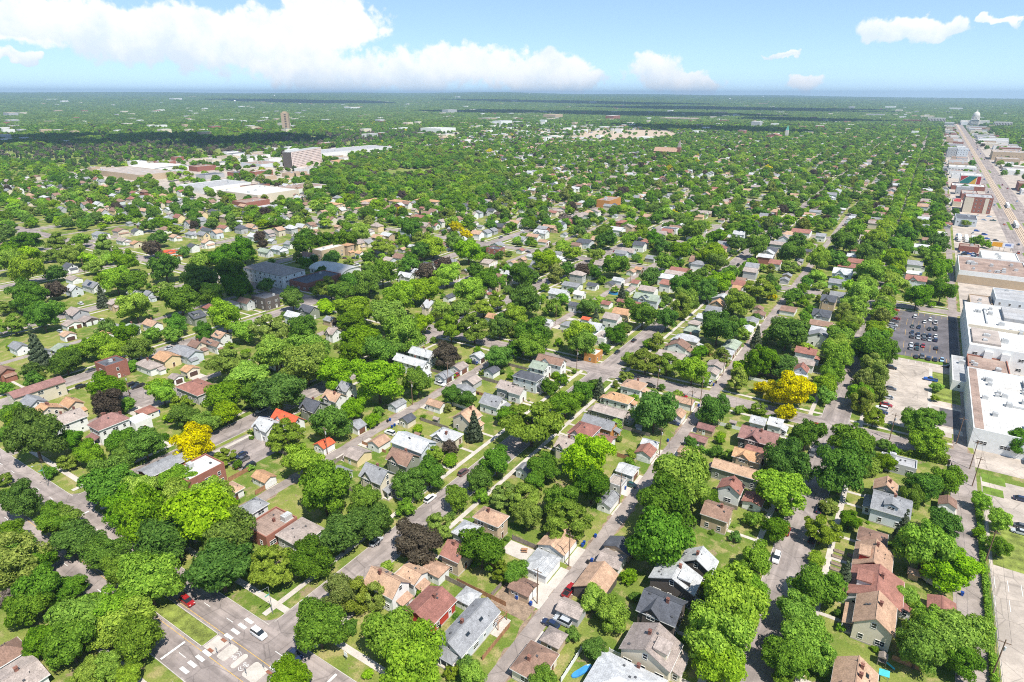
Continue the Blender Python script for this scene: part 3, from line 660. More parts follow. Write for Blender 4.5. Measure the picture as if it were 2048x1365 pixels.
def brickwork(N, co, c):
    sep = N.new('ShaderNodeSeparateXYZ')
    N.link(co, sep.inputs[0])
    w = N.math('FRACT', N.math('MULTIPLY', sep.outputs[2], 9.0))
    f = N.ramp(w, 0.0, 0.22, 0.78, 1.0)
    n = N.noise(co, 5.0, 2.0, 0.7)
    f = N.math('MULTIPLY', f, N.ramp(n, 0.3, 0.7, 0.8, 1.15))
    g = N.new('ShaderNodeCombineXYZ')
    for i in range(3):
        N.link(f, g.inputs[i])
    return N.mix(1.0, c, g.outputs[0], 'MULTIPLY')


ROOF = {'tn': ((0.42, 0.272, 0.185), 'tan'), 'or': ((0.45, 0.265, 0.150), 'orange-tan'), 'br': ((0.25, 0.155, 0.115), 'brown'),
        'rd': ((0.275, 0.125, 0.098), 'red-brown'), 'rr': ((0.58, 0.10, 0.045), 'bright red'), 'mv': ((0.245, 0.130, 0.115), 'maroon'),
        'gy': ((0.245, 0.248, 0.258), 'grey'), 'dk': ((0.085, 0.090, 0.105), 'dark grey'), 'lg': ((0.44, 0.445, 0.45), 'pale grey'),
        'wh': ((0.78, 0.77, 0.74), 'white'), 'gn': ((0.29, 0.335, 0.265), 'sage green'), 'tp': ((0.335, 0.278, 0.248), 'taupe')}
for k, (c, nm) in ROOF.items():
    surface('roof_' + k, c, 0.92, 0.10, 0.8, 9, 0.25, 0.10, shingles)
def membrane(N, co, c):
    """seams, ponding stains and scuffs on a flat roof"""
    br = N.new('ShaderNodeTexBrick')
    N.link(co, br.inputs['Vector'])
    br.inputs['Scale'].default_value = 0.12
    br.inputs['Mortar Size'].default_value = 0.012
    br.inputs['Color1'].default_value = (1, 1, 1, 1)
    br.inputs['Color2'].default_value = (0.95, 0.95, 0.95, 1)
    br.inputs['Mortar'].default_value = (0.72, 0.72, 0.72, 1)
    c = N.mix(1.0, c, br.outputs['Color'], 'MULTIPLY')
    st = N.ramp(N.noise(co, 0.11, 6.0, 0.68, 0.6), 0.50, 0.72, 0.0, 0.42)
    return N.mix(st, c, (0.30, 0.26, 0.22))


surface('flat_wh', (0.54, 0.53, 0.505), 0.85, 0.08, 0.15, 2.0, 0, 0, membrane)
surface('flat_dk', (0.10, 0.105, 0.12), 0.9, 0.15, 0.2, 3.0)
surface('flat_br', (0.30, 0.215, 0.175), 0.95, 0.22, 0.12, 2.5, 0, 0, membrane)
surface('flat_tp', (0.36, 0.31, 0.275), 0.95, 0.18, 0.15, 2.5)
surface('flat_gy', (0.36, 0.36, 0.365), 0.9, 0.14, 0.15, 2.5, 0, 0, membrane)
WALL = {'W': ((0.72, 0.715, 0.69), 'white'), 'C': ((0.62, 0.55, 0.43), 'cream'), 'G': ((0.40, 0.40, 0.40), 'grey'),
        'B': ((0.57, 0.605, 0.63), 'pale blue'), 'D': ((0.105, 0.088, 0.078), 'dark brown'), 'R': ((0.42, 0.045, 0.03), 'red'),
        'K': ((0.30, 0.125, 0.09), 'brick'), 'T': ((0.46, 0.35, 0.24), 'tan'), 'N': ((0.25, 0.265, 0.21), 'olive grey'),
        'O': ((0.50, 0.24, 0.07), 'orange'), 'Y': ((0.70, 0.56, 0.33), 'yellow')}
for k, (c, nm) in WALL.items():
    surface('wall_' + k, c, 0.85, 0.05, 0.7, 6, 0, 0.06, brickwork if k == 'K' else siding)
surface('trim', (0.74, 0.73, 0.70), 0.6, 0.04)
surface('chimney_brick', (0.22, 0.10, 0.075), 0.95, 0.2, 1, 7, 0, 0.15, brickwork)
surface('metal_vent', (0.10, 0.10, 0.105), 0.5, 0.1, metal=0.3)
surface('hvac', (0.52, 0.52, 0.51), 0.5, 0.12, metal=0.2)
surface('door_brown', (0.16, 0.07, 0.04), 0.6, 0.1)
surface('door_white', (0.70, 0.70, 0.68), 0.55, 0.05)
surface('door_dark', (0.09, 0.05, 0.04), 0.6, 0.1)
surface('wood', (0.33, 0.17, 0.09), 0.85, 0.2, 1, 8)
surface('wood_grey', (0.24, 0.20, 0.17), 0.9, 0.2, 1, 8)
surface('pole_wood', (0.20, 0.125, 0.08), 0.95, 0.2, 1, 8)
surface('white_vinyl', (0.78, 0.78, 0.77), 0.5, 0.03)
surface('steel', (0.33, 0.35, 0.36), 0.45, 0.1, metal=0.6)
surface('tyre', (0.015, 0.015, 0.016), 0.8, 0.1)
surface('bin_blue', (0.012, 0.055, 0.26), 0.45, 0.08)
surface('bin_black', (0.02, 0.02, 0.022), 0.5, 0.08)
surface('pool_blue', (0.05, 0.24, 0.50), 0.35, 0.10, 1.2, 5)
surface('turquoise', (0.08, 0.48, 0.50), 0.6, 0.08)
surface('solar', (0.012, 0.016, 0.035), 0.15, 0.1, spec=0.6)
surface('stone', (0.62, 0.59, 0.54), 0.8, 0.06, 0.05, 0.4)
surface('gravestone', (0.60, 0.58, 0.55), 0.85, 0.12)
surface('mural_red', (0.36, 0.035, 0.035), 0.7, 0.08)
surface('mural_green', (0.02, 0.17, 0.15), 0.7, 0.08)
surface('mural_gold', (0.58, 0.36, 0.05), 0.7, 0.08)
surface('sign_gold', (0.70, 0.33, 0.02), 0.6, 0.08)
surface('sign_white', (0.74, 0.75, 0.80), 0.6, 0.08)
surface('sign_blue', (0.16, 0.24, 0.52), 0.6, 0.08)
surface('copper_green', (0.10, 0.36, 0.28), 0.7, 0.15)
surface('paint_white', (0.64, 0.63, 0.60), 0.8, 0.20, 1.5, 5)
surface('paint_yellow', (0.55, 0.34, 0.07), 0.7, 0.2, 1.5, 6)
surface('tactile', (0.24, 0.10, 0.06), 0.9, 0.15, 2, 8)
surface('concrete', (0.46, 0.415, 0.365), 0.92, 0.11, 0.25, 3.0)
surface('kerb', (0.44, 0.405, 0.365), 0.92, 0.11, 0.4, 3.0)
surface('ballast', (0.44, 0.345, 0.255), 0.95, 0.14, 0.2, 2.0)
surface('rail', (0.14, 0.10, 0.08), 0.5, 0.1, metal=0.5)
surface('soil', (0.25, 0.18, 0.125), 0.95, 0.25, 0.6, 3.0)
surface('cloud_white', (0.9, 0.9, 0.9), 1.0, 0.01)


def thin_cloud():
    m = MATS['cloud_white']
    N = Nodes(m.node_tree)
    b = m.node_tree.nodes['Principled BSDF']
    t = N.new('ShaderNodeBsdfTransparent')
    ms = N.new('ShaderNodeMixShader')
    ms.inputs[0].default_value = 0.22
    N.link(b.outputs[0], ms.inputs[1])
    N.link(t.outputs[0], ms.inputs[2])
    N.link(ms.outputs[0], m.node_tree.nodes['Material Output'].inputs[0])


thin_cloud()


def cracks(N, co, c):
    """patches, seal lines and faint wheel tracks on old asphalt"""
    v = N.new('ShaderNodeTexVoronoi', feature='DISTANCE_TO_EDGE')
    N.link(co, v.inputs['Vector'])
    v.inputs['Scale'].default_value = 0.11
    line = N.ramp(v.outputs['Distance'], 0.0, 0.02, 0.72, 1.0)
    v2 = N.new('ShaderNodeTexVoronoi', feature='DISTANCE_TO_EDGE')
    N.link(co, v2.inputs['Vector'])
    v2.inputs['Scale'].default_value = 0.42
    line2 = N.ramp(v2.outputs['Distance'], 0.0, 0.03, 0.86, 1.0)
    n = N.noise(co, 0.09, 5.0, 0.68)
    p = N.ramp(n, 0.40, 0.62, 0.80, 1.10)
    q = N.ramp(N.noise(co, 0.5, 4.0, 0.7), 0.62, 0.70, 1.0, 0.80)
    f = N.math('MULTIPLY', N.math('MULTIPLY', line, line2), N.math('MULTIPLY', p, q))
    g = N.new('ShaderNodeCombineXYZ')
    for i in range(3):
        N.link(f, g.inputs[i])
    return N.mix(1.0, c, g.outputs[0], 'MULTIPLY')


def tracks(sx, sy):
    def f(N, co, c):
        c = cracks(N, co, c)
        mp = N.new('ShaderNodeMapping')
        mp.inputs['Scale'].default_value = (sx, sy, 1)
        N.link(co, mp.inputs['Vector'])
        v = N.ramp(N.noise(mp.outputs[0], 1.0, 3.0, 0.6), 0.36, 0.64, 0.80, 1.10)
        g = N.new('ShaderNodeCombineXYZ')
        for i in range(3):
            N.link(v, g.inputs[i])
        return N.mix(1.0, c, g.outputs[0], 'MULTIPLY')
    return f


surface('asphalt', (0.300, 0.254, 0.232), 0.92, 0.07, 0.22, 4.0, 0, 0, tracks(0.55, 0.022))
surface('asphalt_x', (0.300, 0.252, 0.230), 0.92, 0.07, 0.22, 4.0, 0, 0, tracks(0.022, 0.55))
surface('asphalt_alley', (0.30, 0.253, 0.226), 0.93, 0.10, 0.25, 3.0, 0, 0, cracks)
surface('asphalt_dark', (0.125, 0.115, 0.122), 0.92, 0.10, 0.15, 3.0, 0, 0, cracks)
surface('lot_pale', (0.42, 0.36, 0.305), 0.92, 0.08, 0.12, 2.5, 0, 0, cracks)


def grass_material():
    m = bpy.data.materials.new('grass')
    m.use_nodes = True
    N = Nodes(m.node_tree)
    b = m.node_tree.nodes['Principled BSDF']
    co = N.new('ShaderNodeTexCoord').outputs['Object']
    lot = N.noise(co, 0.045, 3.0, 0.6)
    mid = N.noise(co, 0.22, 4.0, 0.65)
    fine = N.noise(co, 2.6, 4.0, 0.7)
    c = N.mix(N.ramp(lot, 0.36, 0.62, 0, 1), (0.092, 0.150, 0.020), (0.190, 0.215, 0.048))
    c = N.mix(N.ramp(mid, 0.47, 0.66, 0, 0.9), c, (0.300, 0.255, 0.110))
    c = N.mix(N.ramp(mid, 0.26, 0.40, 0.6, 0.0), c, (0.055, 0.120, 0.015))
    c = N.mix(N.ramp(N.noise(co, 0.13, 5.0, 0.7), 0.59, 0.66, 0, 0.8), c, (0.25, 0.185, 0.120))
    sep = N.new('ShaderNodeVectorMath', operation='LENGTH')
    N.link(co, sep.inputs[0])
    c = N.mix(N.ramp(sep.outputs['Value'], 2300, 3300, 0, 1), c, (0.035, 0.062, 0.014))
    v = N.ramp(fine, 0.25, 0.75, 0.68, 1.30)
    g = N.new('ShaderNodeCombineXYZ')
    for i in range(3):
        N.link(v, g.inputs[i])
    c = N.mix(1.0, c, g.outputs[0], 'MULTIPLY')
    N.link(c, b.inputs['Base Color'])
    b.inputs['Roughness'].default_value = 0.95
    b.inputs['Specular IOR Level'].default_value = 0.1
    MATS['grass'] = m


grass_material()
surface('lawn', (0.115, 0.180, 0.022), 0.95, 0.22, 0.35, 3.5)
surface('lawn_dry', (0.170, 0.205, 0.040), 0.95, 0.34, 0.35, 3.5)


def glass_material():
    m = bpy.data.materials.new('window_glass')
    m.use_nodes = True
    b = m.node_tree.nodes['Principled BSDF']
    b.inputs['Base Color'].default_value = (0.02, 0.026, 0.032, 1)
    b.inputs['Roughness'].default_value = 0.08
    b.inputs['Specular IOR Level'].default_value = 0.6
    MATS['glass'] = m


glass_material()
PAINT = {'red': (0.30, 0.012, 0.015), 'white': (0.74, 0.74, 0.74), 'darkblue': (0.018, 0.030, 0.075), 'silver': (0.42, 0.44, 0.46),
         'black': (0.014, 0.014, 0.016), 'grey': (0.10, 0.105, 0.115), 'blue': (0.015, 0.09, 0.38), 'brown': (0.12, 0.06, 0.055),
         'green': (0.02, 0.075, 0.075), 'lightblue': (0.30, 0.45, 0.62), 'orange': (0.55, 0.11, 0.03)}
PAINTNAME = {'darkblue': 'dark blue', 'lightblue': 'light blue', 'green': 'dark green'}
for k, c in PAINT.items():
    m = surface('car_' + k, c, 0.28, 0.02, spec=0.5)
    m.node_tree.nodes['Principled BSDF'].inputs['Coat Weight'].default_value = 0.6
surface('light_lens', (0.7, 0.7, 0.68), 0.15, 0.02, spec=0.6)
surface('tail_lens', (0.35, 0.01, 0.01), 0.2, 0.02, spec=0.6)

# ------------------------------------------------------------------ mesh helpers


class MB:
    """collects vertices and faces for ONE mesh"""
    def __init__(self):
        self.v, self.f, self.m = [], [], []
    def face(self, idx, mat=0):
        self.f.append(idx)
        self.m.append(mat)
    def poly(self, pts, mat=0):
        i = len(self.v)
        self.v += [tuple(p) for p in pts]
        self.face(tuple(range(i, i + len(pts))), mat)
    def box(self, x0, y0, z0, x1, y1, z1, mat=0, bottom=True):
        i = len(self.v)
        self.v += [(x0, y0, z0), (x1, y0, z0), (x1, y1, z0), (x0, y1, z0), (x0, y0, z1), (x1, y0, z1), (x1, y1, z1), (x0, y1, z1)]
        for q in ((4, 5, 6, 7), (0, 1, 5, 4), (1, 2, 6, 5), (2, 3, 7, 6), (3, 0, 4, 7)):
            self.face(tuple(i + k for k in q), mat)
        if bottom:
            self.face((i + 3, i + 2, i + 1, i), mat)
        return self
    def prism(self, section, a0, a1, along='y', mat=0):
        """closed section [(u, z)] swept along an axis"""
        n = len(section)
        i = len(self.v)
        for a in (a0, a1):
            for u, z in section:
                self.v.append((u, a, z) if along == 'y' else (a, u, z))
        for k in range(n):
            q = (i + k, i + (k + 1) % n, i + n + (k + 1) % n, i + n + k)
            self.face(q if along == 'x' else q[::-1], mat)
        self.face(tuple(range(i, i + n))[::(-1 if along == 'x' else 1)], mat)
        self.face(tuple(range(i + n, i + 2 * n))[::(1 if along == 'x' else -1)], mat)
        return self
    def tube(self, p, q, r0, r1, n=6, mat=0):
        p, q = Vector(p), Vector(q)
        d = (q - p).normalized()
        u = d.orthogonal().normalized()
        w = d.cross(u)
        i = len(self.v)
        for c, r in ((p, r0), (q, r1)):
            for k in range(n):
                a = 2 * math.pi * k / n
                self.v.append(tuple(c + u * (math.cos(a) * r) + w * (math.sin(a) * r)))
        for k in range(n):
            self.face((i + k, i + (k + 1) % n, i + n + (k + 1) % n, i + n + k), mat)
        self.face(tuple(range(i + n - 1, i - 1, -1)), mat)
        self.face(tuple(range(i + n, i + 2 * n)), mat)
        return self
    def mesh(self, name, mats):
        me = bpy.data.meshes.new(name)
        me.from_pydata(self.v, [], self.f)
        for m in (mats if isinstance(mats, (list, tuple)) else [mats]):
            me.materials.append(MATS[m] if isinstance(m, str) else m)
        if any(self.m):
            me.polygons.foreach_set('material_index', self.m)
        me.update()
        return me
    def build(self, name, mats, parent=None, loc=(0, 0, 0)):
        return put(name, self.mesh(name, mats), parent, loc)


def put(name, me, parent=None, loc=(0, 0, 0), rz=0.0, scale=None):
    o = bpy.data.objects.new(name, me)
    COL.objects.link(o)
    if parent is not None:
        o.parent = parent
    o.location = loc
    if rz:
        o.rotation_euler = (0, 0, rz)
    if scale:
        o.scale = scale
    return o


def empty(name, loc, rz=0.0):
    o = bpy.data.objects.new(name, None)
    o.empty_display_size = 0.5
    COL.objects.link(o)
    o.location = loc
    o.rotation_euler = (0, 0, rz)
    return o


def tag(o, label=None, cat=None, group=None, kind=None):
    if label:
        o['label'] = label
    if cat:
        o['category'] = cat
    if group:
        o['group'] = group
    if kind:
        o['kind'] = kind
    return o


def structure(o):
    o['kind'] = 'structure'
    return o


ORD = ['', 'first', 'second', 'third', 'fourth', 'fifth', 'sixth', 'seventh', 'eighth', 'ninth', 'tenth', 'eleventh', 'twelfth',
       'thirteenth', 'fourteenth', 'fifteenth', 'sixteenth', 'seventeenth', 'eighteenth', 'nineteenth']
TENS = {20: ('twentieth', 'twenty'), 30: ('thirtieth', 'thirty'), 40: ('fortieth', 'forty'), 50: ('fiftieth', 'fifty'),
        60: ('sixtieth', 'sixty'), 70: ('seventieth', 'seventy'), 80: ('eightieth', 'eighty'), 90: ('ninetieth', 'ninety')}


def ordinal(n):
    if n < 20:
        return ORD[n]
    t = n // 10 * 10
    return TENS[t][0] if n % 10 == 0 else TENS[t][1] + '-' + ORD[n % 10]


STREETS = [(-9.5, 'right street'), (-106.5, 'middle street'), (-203.0, 'left street'), (-303.0, 'outer street')]
ALLEYS = [(32.0, 'right alley'), (-57.0, 'middle alley'), (-157.0, 'left alley'), (-255.0, 'outer alley')]
LINES = sorted(STREETS + ALLEYS, reverse=True)


def where(x, y):
    """block and strip of the street grid in words"""
    blk = ('near boulevard side' if y < 50 else 'nearest block' if y < 248 else 'second block' if y < 436 else
           'third block' if y < 624 else 'fourth block' if y < 812 else 'distant blocks')
    if x > 32:
        s = 'right of right alley'
    elif x < -303:
        s = 'left of outer street'
    else:
        k = [i for i in range(len(LINES) - 1) if LINES[i + 1][0] <= x <= LINES[i][0]][0]
        s = 'between %s and %s' % (LINES[k + 1][1], LINES[k][1])
    return blk, s


COUNTER = {}


def place_label(look, kindkey, x, y):
    """call in order of growing distance: 'nth from front' within block and strip"""
    b, s = where(x, y)
    n = COUNTER[(kindkey, b, s)] = COUNTER.get((kindkey, b, s), 0) + 1
    return '%s, %s in %s %s' % (look, ordinal(n), b, s)


# ------------------------------------------------------------------ terrain and haze


def hills(x, y):
    r = np.hypot(x, y)
    az = np.degrees(np.arctan2(x, y))
    t = np.clip((r - 4500) / 13000, 0, 1)
    t = t * t * (3 - 2 * t)
    h = np.interp(az, [-180, -90, -70, -50, -33, -15, -2, 6, 30, 180], [90, 90, 92, 105, 118, 78, 30, 14, 40, 90])
    roll = 14 * np.sin(x / 1900 + 1) * np.cos(y / 2300) + 9 * np.sin(x / 830 + y / 1100)
    return t * (h + roll) * np.clip((r - 4500) / 3000, 0, 1)


def ground():
    rings = [0, 150, 400, 900, 1800, 3000, 4500, 5500, 6500, 7500, 8500, 9500, 10500, 11500, 12500, 13500, 14500, 15500, 16500, 17500, 19000, 21000, 24000]
    n = 144
    mb = MB()
    mb.v.append((0, 0, 0))
    for r in rings[1:]:
        for k in range(n):
            a = 2 * math.pi * k / n
            x, y = r * math.cos(a), r * math.sin(a)
            mb.v.append((x, y, float(hills(np.float64(x), np.float64(y)))))
    for k in range(n):
        mb.face((0, 1 + k, 1 + (k + 1) % n))
    for j in range(len(rings) - 2):
        b0, b1 = 1 + j * n, 1 + (j + 1) * n
        for k in range(n):
            mb.face((b0 + k, b1 + k, b1 + (k + 1) % n, b0 + (k + 1) % n))
    return structure(mb.build('ground', 'grass'))


ground()


def sheets(name, rects, z, mat):
    """flat paving sheet made of rectangles (x0, y0, x1, y1)"""
    mb = MB()
    for (x0, y0, x1, y1) in rects:
        mb.poly([(x0, y0, z), (x1, y0, z), (x1, y1, z), (x0, y1, z)])
    return structure(mb.build(name, mat))


FARY = 2700.0
CROSS = [248 + 188 * k for k in range(0, 13)]
YSTREETS = [-9.5 - 98.2 * k for k in range(0, 12)]
YSTREETS[1], YSTREETS[2], YSTREETS[3] = -106.5, -203.0, -303.0
YALLEYS = [32.0, -57.0, -157.0, -255.0] + [YSTREETS[k] - 49 for k in range(3, 12)]
HW = 4.8
for x in YSTREETS:
    sheets('street', [(x - HW, 66.0, x + HW, FARY), (x - HW, -40, x + HW, 46)] if x > -250 else [(x - HW, 66, x + HW, FARY)], 0.012, 'asphalt')
for y in CROSS:
    sheets('cross_street', [(-1200, y - HW, 76, y + HW)], 0.018, 'asphalt_x')
for x in YALLEYS:
    sheets('alley', [(x - 2.1, 66.0, x + 2.1, FARY)], 0.008, 'asphalt_alley')
sheets('boulevard', [(-330, 46, 60, 53.4), (-330, 57.9, 60, 66), (-119.5, 53.4, -98.0, 57.9)], 0.024, 'asphalt_x')
sheets('avenue', [(76, 60, 108, 6200)], 0.022, 'asphalt')


def gaps(lo, hi, cuts):
    out, a = [], lo
    for c0, c1 in sorted(cuts):
        if c1 <= a or c0 >= hi:
            continue
        if c0 > a:
            out.append((a, min(c0, hi)))
        a = max(a, c1)
    if a < hi:
        out.append((a, hi))
    return out


# kerbs (a real step) and pavements along the near streets
kerbs, walks = [], []
alley_cuts_x = [(x - 2.3, x + 2.3) for x in YALLEYS]
street_cuts_x = [(x - HW - .6, x + HW + .6) for x in YSTREETS]
walk_cuts_x = [(x - HW - .3, x + HW + .3) for x in YSTREETS]
cross_cuts_y = [(y - HW - .6, y + HW + .6) for y in CROSS] + [(44.5, 67.5)]
for x in YSTREETS:
    top = 1200 if x > -320 else 900
    for s in (-1, 1):
        for a, b in gaps(20 if x > -250 else 66, top, cross_cuts_y):
            kerbs.append((x + s * (HW + .09), a, x + s * (HW + .09), b))
            walks.append((x + s * 9.0 - .8, a, x + s * 9.0 + .8, b))
for y in CROSS[:5]:
    for s in (-1, 1):
        for a, b in gaps(-600, 34, street_cuts_x + alley_cuts_x):
            kerbs.append((a, y + s * (HW + .09), b, y + s * (HW + .09)))
        for a, b in gaps(-600, 34, walk_cuts_x + alley_cuts_x):
            walks.append((a, y + s * 8.6 - .8, b, y + s * 8.6 + .8))
for y, s in ((46, -1), (66, 1)):
    for a, b in gaps(-330, 20, street_cuts_x + (alley_cuts_x if s > 0 else [])):
        kerbs.append((a, y + s * .09, b, y + s * .09))
    for a, b in gaps(-330, 20, walk_cuts_x + (alley_cuts_x if s > 0 else [])):
        walks.append((a, y + s * 5.4 - .85, b, y + s * 5.4 + .85))
for a, b in ((-330, -119.5), (-98, 60)):
    for y in (53.5, 57.8):
        kerbs.append((a, y, b, y))
kerbs += [(-119.5, 53.4, -119.5, 57.9), (-98.0, 53.4, -98.0, 57.9)]
mb = MB()
for (x0, y0, x1, y1) in kerbs:
    mb.box(min(x0, x1) - .09, min(y0, y1) - .09, 0, max(x0, x1) + .09, max(y0, y1) + .09, 0.14, bottom=False)
structure(mb.build('kerb', 'kerb'))
mb = MB()
for i, (x0, y0, x1, y1) in enumerate(walks):
    z = 0.05 + 0.004 * (i % 7)
    mb.poly([(x0, y0, z), (x1, y0, z), (x1, y1, z), (x0, y1, z)])
structure(mb.build('pavement', 'concrete'))
# rounded street corners at the boulevard and the first cross street
mb = MB()
zc = 0.031
for cx in (-9.5, -106.5, -203.0):
    for (cy, sy) in ((66, 1), (46, -1), (248 - HW, -1), (248 + HW, 1)):
        for s in (-1, 1):
            ex, ey, r = cx + s * HW, cy, 4.5
            pts = [(ex - s * .3, ey - sy * .3, zc), (ex - s * .3, ey + sy * r, zc)]
            for k in range(7):
                a = k / 6 * math.pi / 2
                pts.append((ex + s * r - s * r * math.cos(a), ey + sy * r - sy * r * math.sin(a), zc))
            pts.append((ex + s * r, ey - sy * .3, zc))
            if s * sy < 0:
                pts = pts[::-1]
            mb.poly(pts[::-1])
            zc += 0.0007
structure(mb.build('corner_paving', 'asphalt'))

# worn earth and gravel edges along the alleys
er = random.Random(15)
mb = MB()
for x in YALLEYS[:4]:
    for s in (-1, 1):
        y = 70.0
        while y < 560:
            n = er.randint(4, 10)
            w = [er.uniform(.2, 1.1) for _ in range(n + 1)]
            w[0] = w[-1] = .05
            st = er.uniform(.9, 2.0)
            for k in range(n):
                q = [(x + s * 1.9, y + k * st, .005), (x + s * (2.1 + w[k]), y + k * st, .005), (x + s * (2.1 + w[k + 1]), y + (k + 1) * st, .005), (x + s * 1.9, y + (k + 1) * st, .005)]
                mb.poly(q if s > 0 else q[::-1])
            y += n * st + er.uniform(0, 5)
structure(mb.build('earth_verge', 'soil'))

# parking lots and yards
sheets('parking_lot', [(1.5, 345.5, 33.6, 425.5)], 0.030, 'asphalt_dark')
sheets('parking_lot', [(4.8, 262.0, 29.5, 343.5)], 0.030, 'lot_pale')
sheets('parking_lot', [(37.2, 100, 75, 237)], 0.030, 'lot_pale')
sheets('parking_lot', [(36, 440, 76, 2500)], 0.026, 'lot_pale')
sheets('parking_lot', [(36, 243, 76, 440)], 0.028, 'lot_pale')
sheets('parking_lot', [(108, 350, 190, 2400)], 0.026, 'lot_pale')
sheets('parking_lot', [(-196, 104, -176, 121)], 0.030, 'asphalt')
sheets('parking_lot', [(-272, 108, -246, 130)], 0.029, 'asphalt')
sheets('alley', [(28.5, 60, 36.0, 243)], 0.027, 'asphalt_alley')
sheets('lawn', [(21.5, 296, 33.0, 330)], 0.034, 'lawn_dry')
sheets('lawn', [(38.0, 187, 52.0, 209)], 0.036, 'lawn_dry')
sheets('lawn', [(37.5, 226, 43, 231), (37.5, 234, 44, 240), (50, 226, 75, 231), (50, 234, 75, 240)], 0.038, 'lawn')
sheets('lawn', [(5.5, 341.0, 30.0, 345.0)], 0.040, 'lawn')
for a, b in ((-330, -119.7), (-97.8, 60)):
    sheets('median', [(a, 53.7, b, 57.6)], 0.10, 'lawn_dry')
sheets('rail_bed', [(86.0, 330, 93.5, 5200)], 0.06, 'ballast')
mb = MB()
for x in (87.2, 88.6, 90.6, 92.0):
    mb.box(x - .09, 330, .06, x + .09, 3000, .2, bottom=False)
structure(mb.build('track_rails', 'rail'))
for yc in (600, 760, 905, 1110, 1330, 1600):
    for x0, x1 in ((82.5, 85.0), (95.5, 98.0)):
        sheets('verge', [(x0, yc, x1, yc + 48)], 0.07, 'lawn')

# boulevard markings, islands, crossing
mb = MB()
for x, ys in ((-116.9, (47.6, 49.5, 51.4, 53.1, 58.7, 60.5, 62.4, 64.3)), (-100.2, (47.6, 49.5, 51.4, 58.7, 60.6, 62.5, 64.4))):
    for y in ys:
        mb2 = MB()
        mb2.poly([(x - 1.35, y - .42, .034), (x + 1.35, y - .42, .034), (x + 1.35, y + .42, .034), (x - 1.35, y + .42, .034)])
        structure(mb2.build('crossing_bar', 'paint_white'))
for x, y0, y1 in ((-124.2, 46.4, 52.2), (-87.5, 58.9, 65.2), (-196.0, 59, 65)):
    m2 = MB()
    m2.poly([(x - .3, y0, .034), (x + .3, y0, .034), (x + .3, y1, .034), (x - .3, y1, .034)])
    structure(m2.build('stop_line', 'paint_white'))
for yy in (49.7, 61.9):
    for k in range(-28, 6):
        x = -107 + k * 9.2 + 3
        if -119 < x < -98 and k % 2:
            continue
        mb.poly([(x, yy - .07, .034), (x + 2.6, yy - .07, .034), (x + 2.6, yy + .07, .034), (x, yy + .07, .034)])
structure(mb.build('lane_dashes', 'paint_white'))
mb = MB()
for yy in (52.75, 58.55):
    mb.poly([(-330, yy - .06, .033), (60, yy - .06, .033), (60, yy + .06, .033), (-330, yy + .06, .033)])
structure(mb.build('yellow_lines', 'paint_yellow'))


def capsule(name, cx, cy, hx, hy, r, z, mat):
    mb = MB()
    ring = []
    for sx, sy, a0 in ((1, 1, 0), (-1, 1, 90), (-1, -1, 180), (1, -1, 270)):
        for k in range(6):
            a = RAD(a0 + k * 18)
            ring.append((cx + sx * (hx - r) + r * math.cos(a), cy + sy * (hy - r) + r * math.sin(a)))
    mb.poly([(x, y, z) for x, y in ring])
    n = len(ring)
    for k in range(n):
        (xa, ya), (xb, yb) = ring[k], ring[(k + 1) % n]
        mb.poly([(xa, ya, 0.02), (xb, yb, 0.02), (xb, yb, z), (xa, ya, z)])
    return structure(mb.build(name, mat))


capsule('traffic_island', -112.9, 55.7, 1.5, 2.1, 0.7, 0.16, 'concrete')
capsule('traffic_island', -108.6, 55.7, 0.75, 2.1, 0.7, 0.16, 'concrete')
capsule('traffic_island', -103.0, 55.7, 2.3, 2.1, 0.7, 0.16, 'concrete')
sheets('pavement', [(-119.2, 53.7, -115.2, 57.6)], 0.045, 'concrete')
sheets('tactile_strip', [(-117.6, 53.6, -116.0, 54.3), (-117.6, 57.0, -116.0, 57.7), (-101.2, 57.0, -99.4, 57.7)], 0.17, 'tactile')


def bike_mark(cx, cy, rz):
    mb = MB()
    for ox in (-.5, .5):
        for k in range(12):
            a0, a1 = 2 * math.pi * k / 12, 2 * math.pi * (k + 1) / 12
            mb.poly([(ox + .34 * math.cos(a0), .34 * math.sin(a0), 0), (ox + .34 * math.cos(a1), .34 * math.sin(a1), 0),
                     (ox + .25 * math.cos(a1), .25 * math.sin(a1), 0), (ox + .25 * math.cos(a0), .25 * math.sin(a0), 0)][::-1])
    for (p, q) in (((-.5, 0), (-.15, .5)), ((-.15, .5), (.35, .5)), ((.5, 0), (.35, .62)), ((-.15, .45), (0, 0)), ((0, 0), (.36, .45))):
        d = Vector((q[0] - p[0], q[1] - p[1])).normalized()
        n = Vector((-d.y, d.x)) * .05
        mb.poly([(p[0] - n.x, p[1] - n.y, 0), (q[0] - n.x, q[1] - n.y, 0), (q[0] + n.x, q[1] + n.y, 0), (p[0] + n.x, p[1] + n.y, 0)])
    for t in (0, .45):
        mb.poly([(-.75, .95 + t, 0), (0, 1.35 + t, 0), (.75, .95 + t, 0), (.75, 1.08 + t, 0), (0, 1.48 + t, 0), (-.75, 1.08 + t, 0)][::-1])
    o = mb.build('bicycle_marking', 'paint_white', None, (cx, cy, .036))
    o.rotation_euler = (0, 0, rz)
    return structure(o)


bike_mark(-110.6, 55.6, 0)
bike_mark(-106.6, 56.0, math.pi)
bike_mark(-103.5, 259.5, 0)
# parking bay lines
mb = MB()


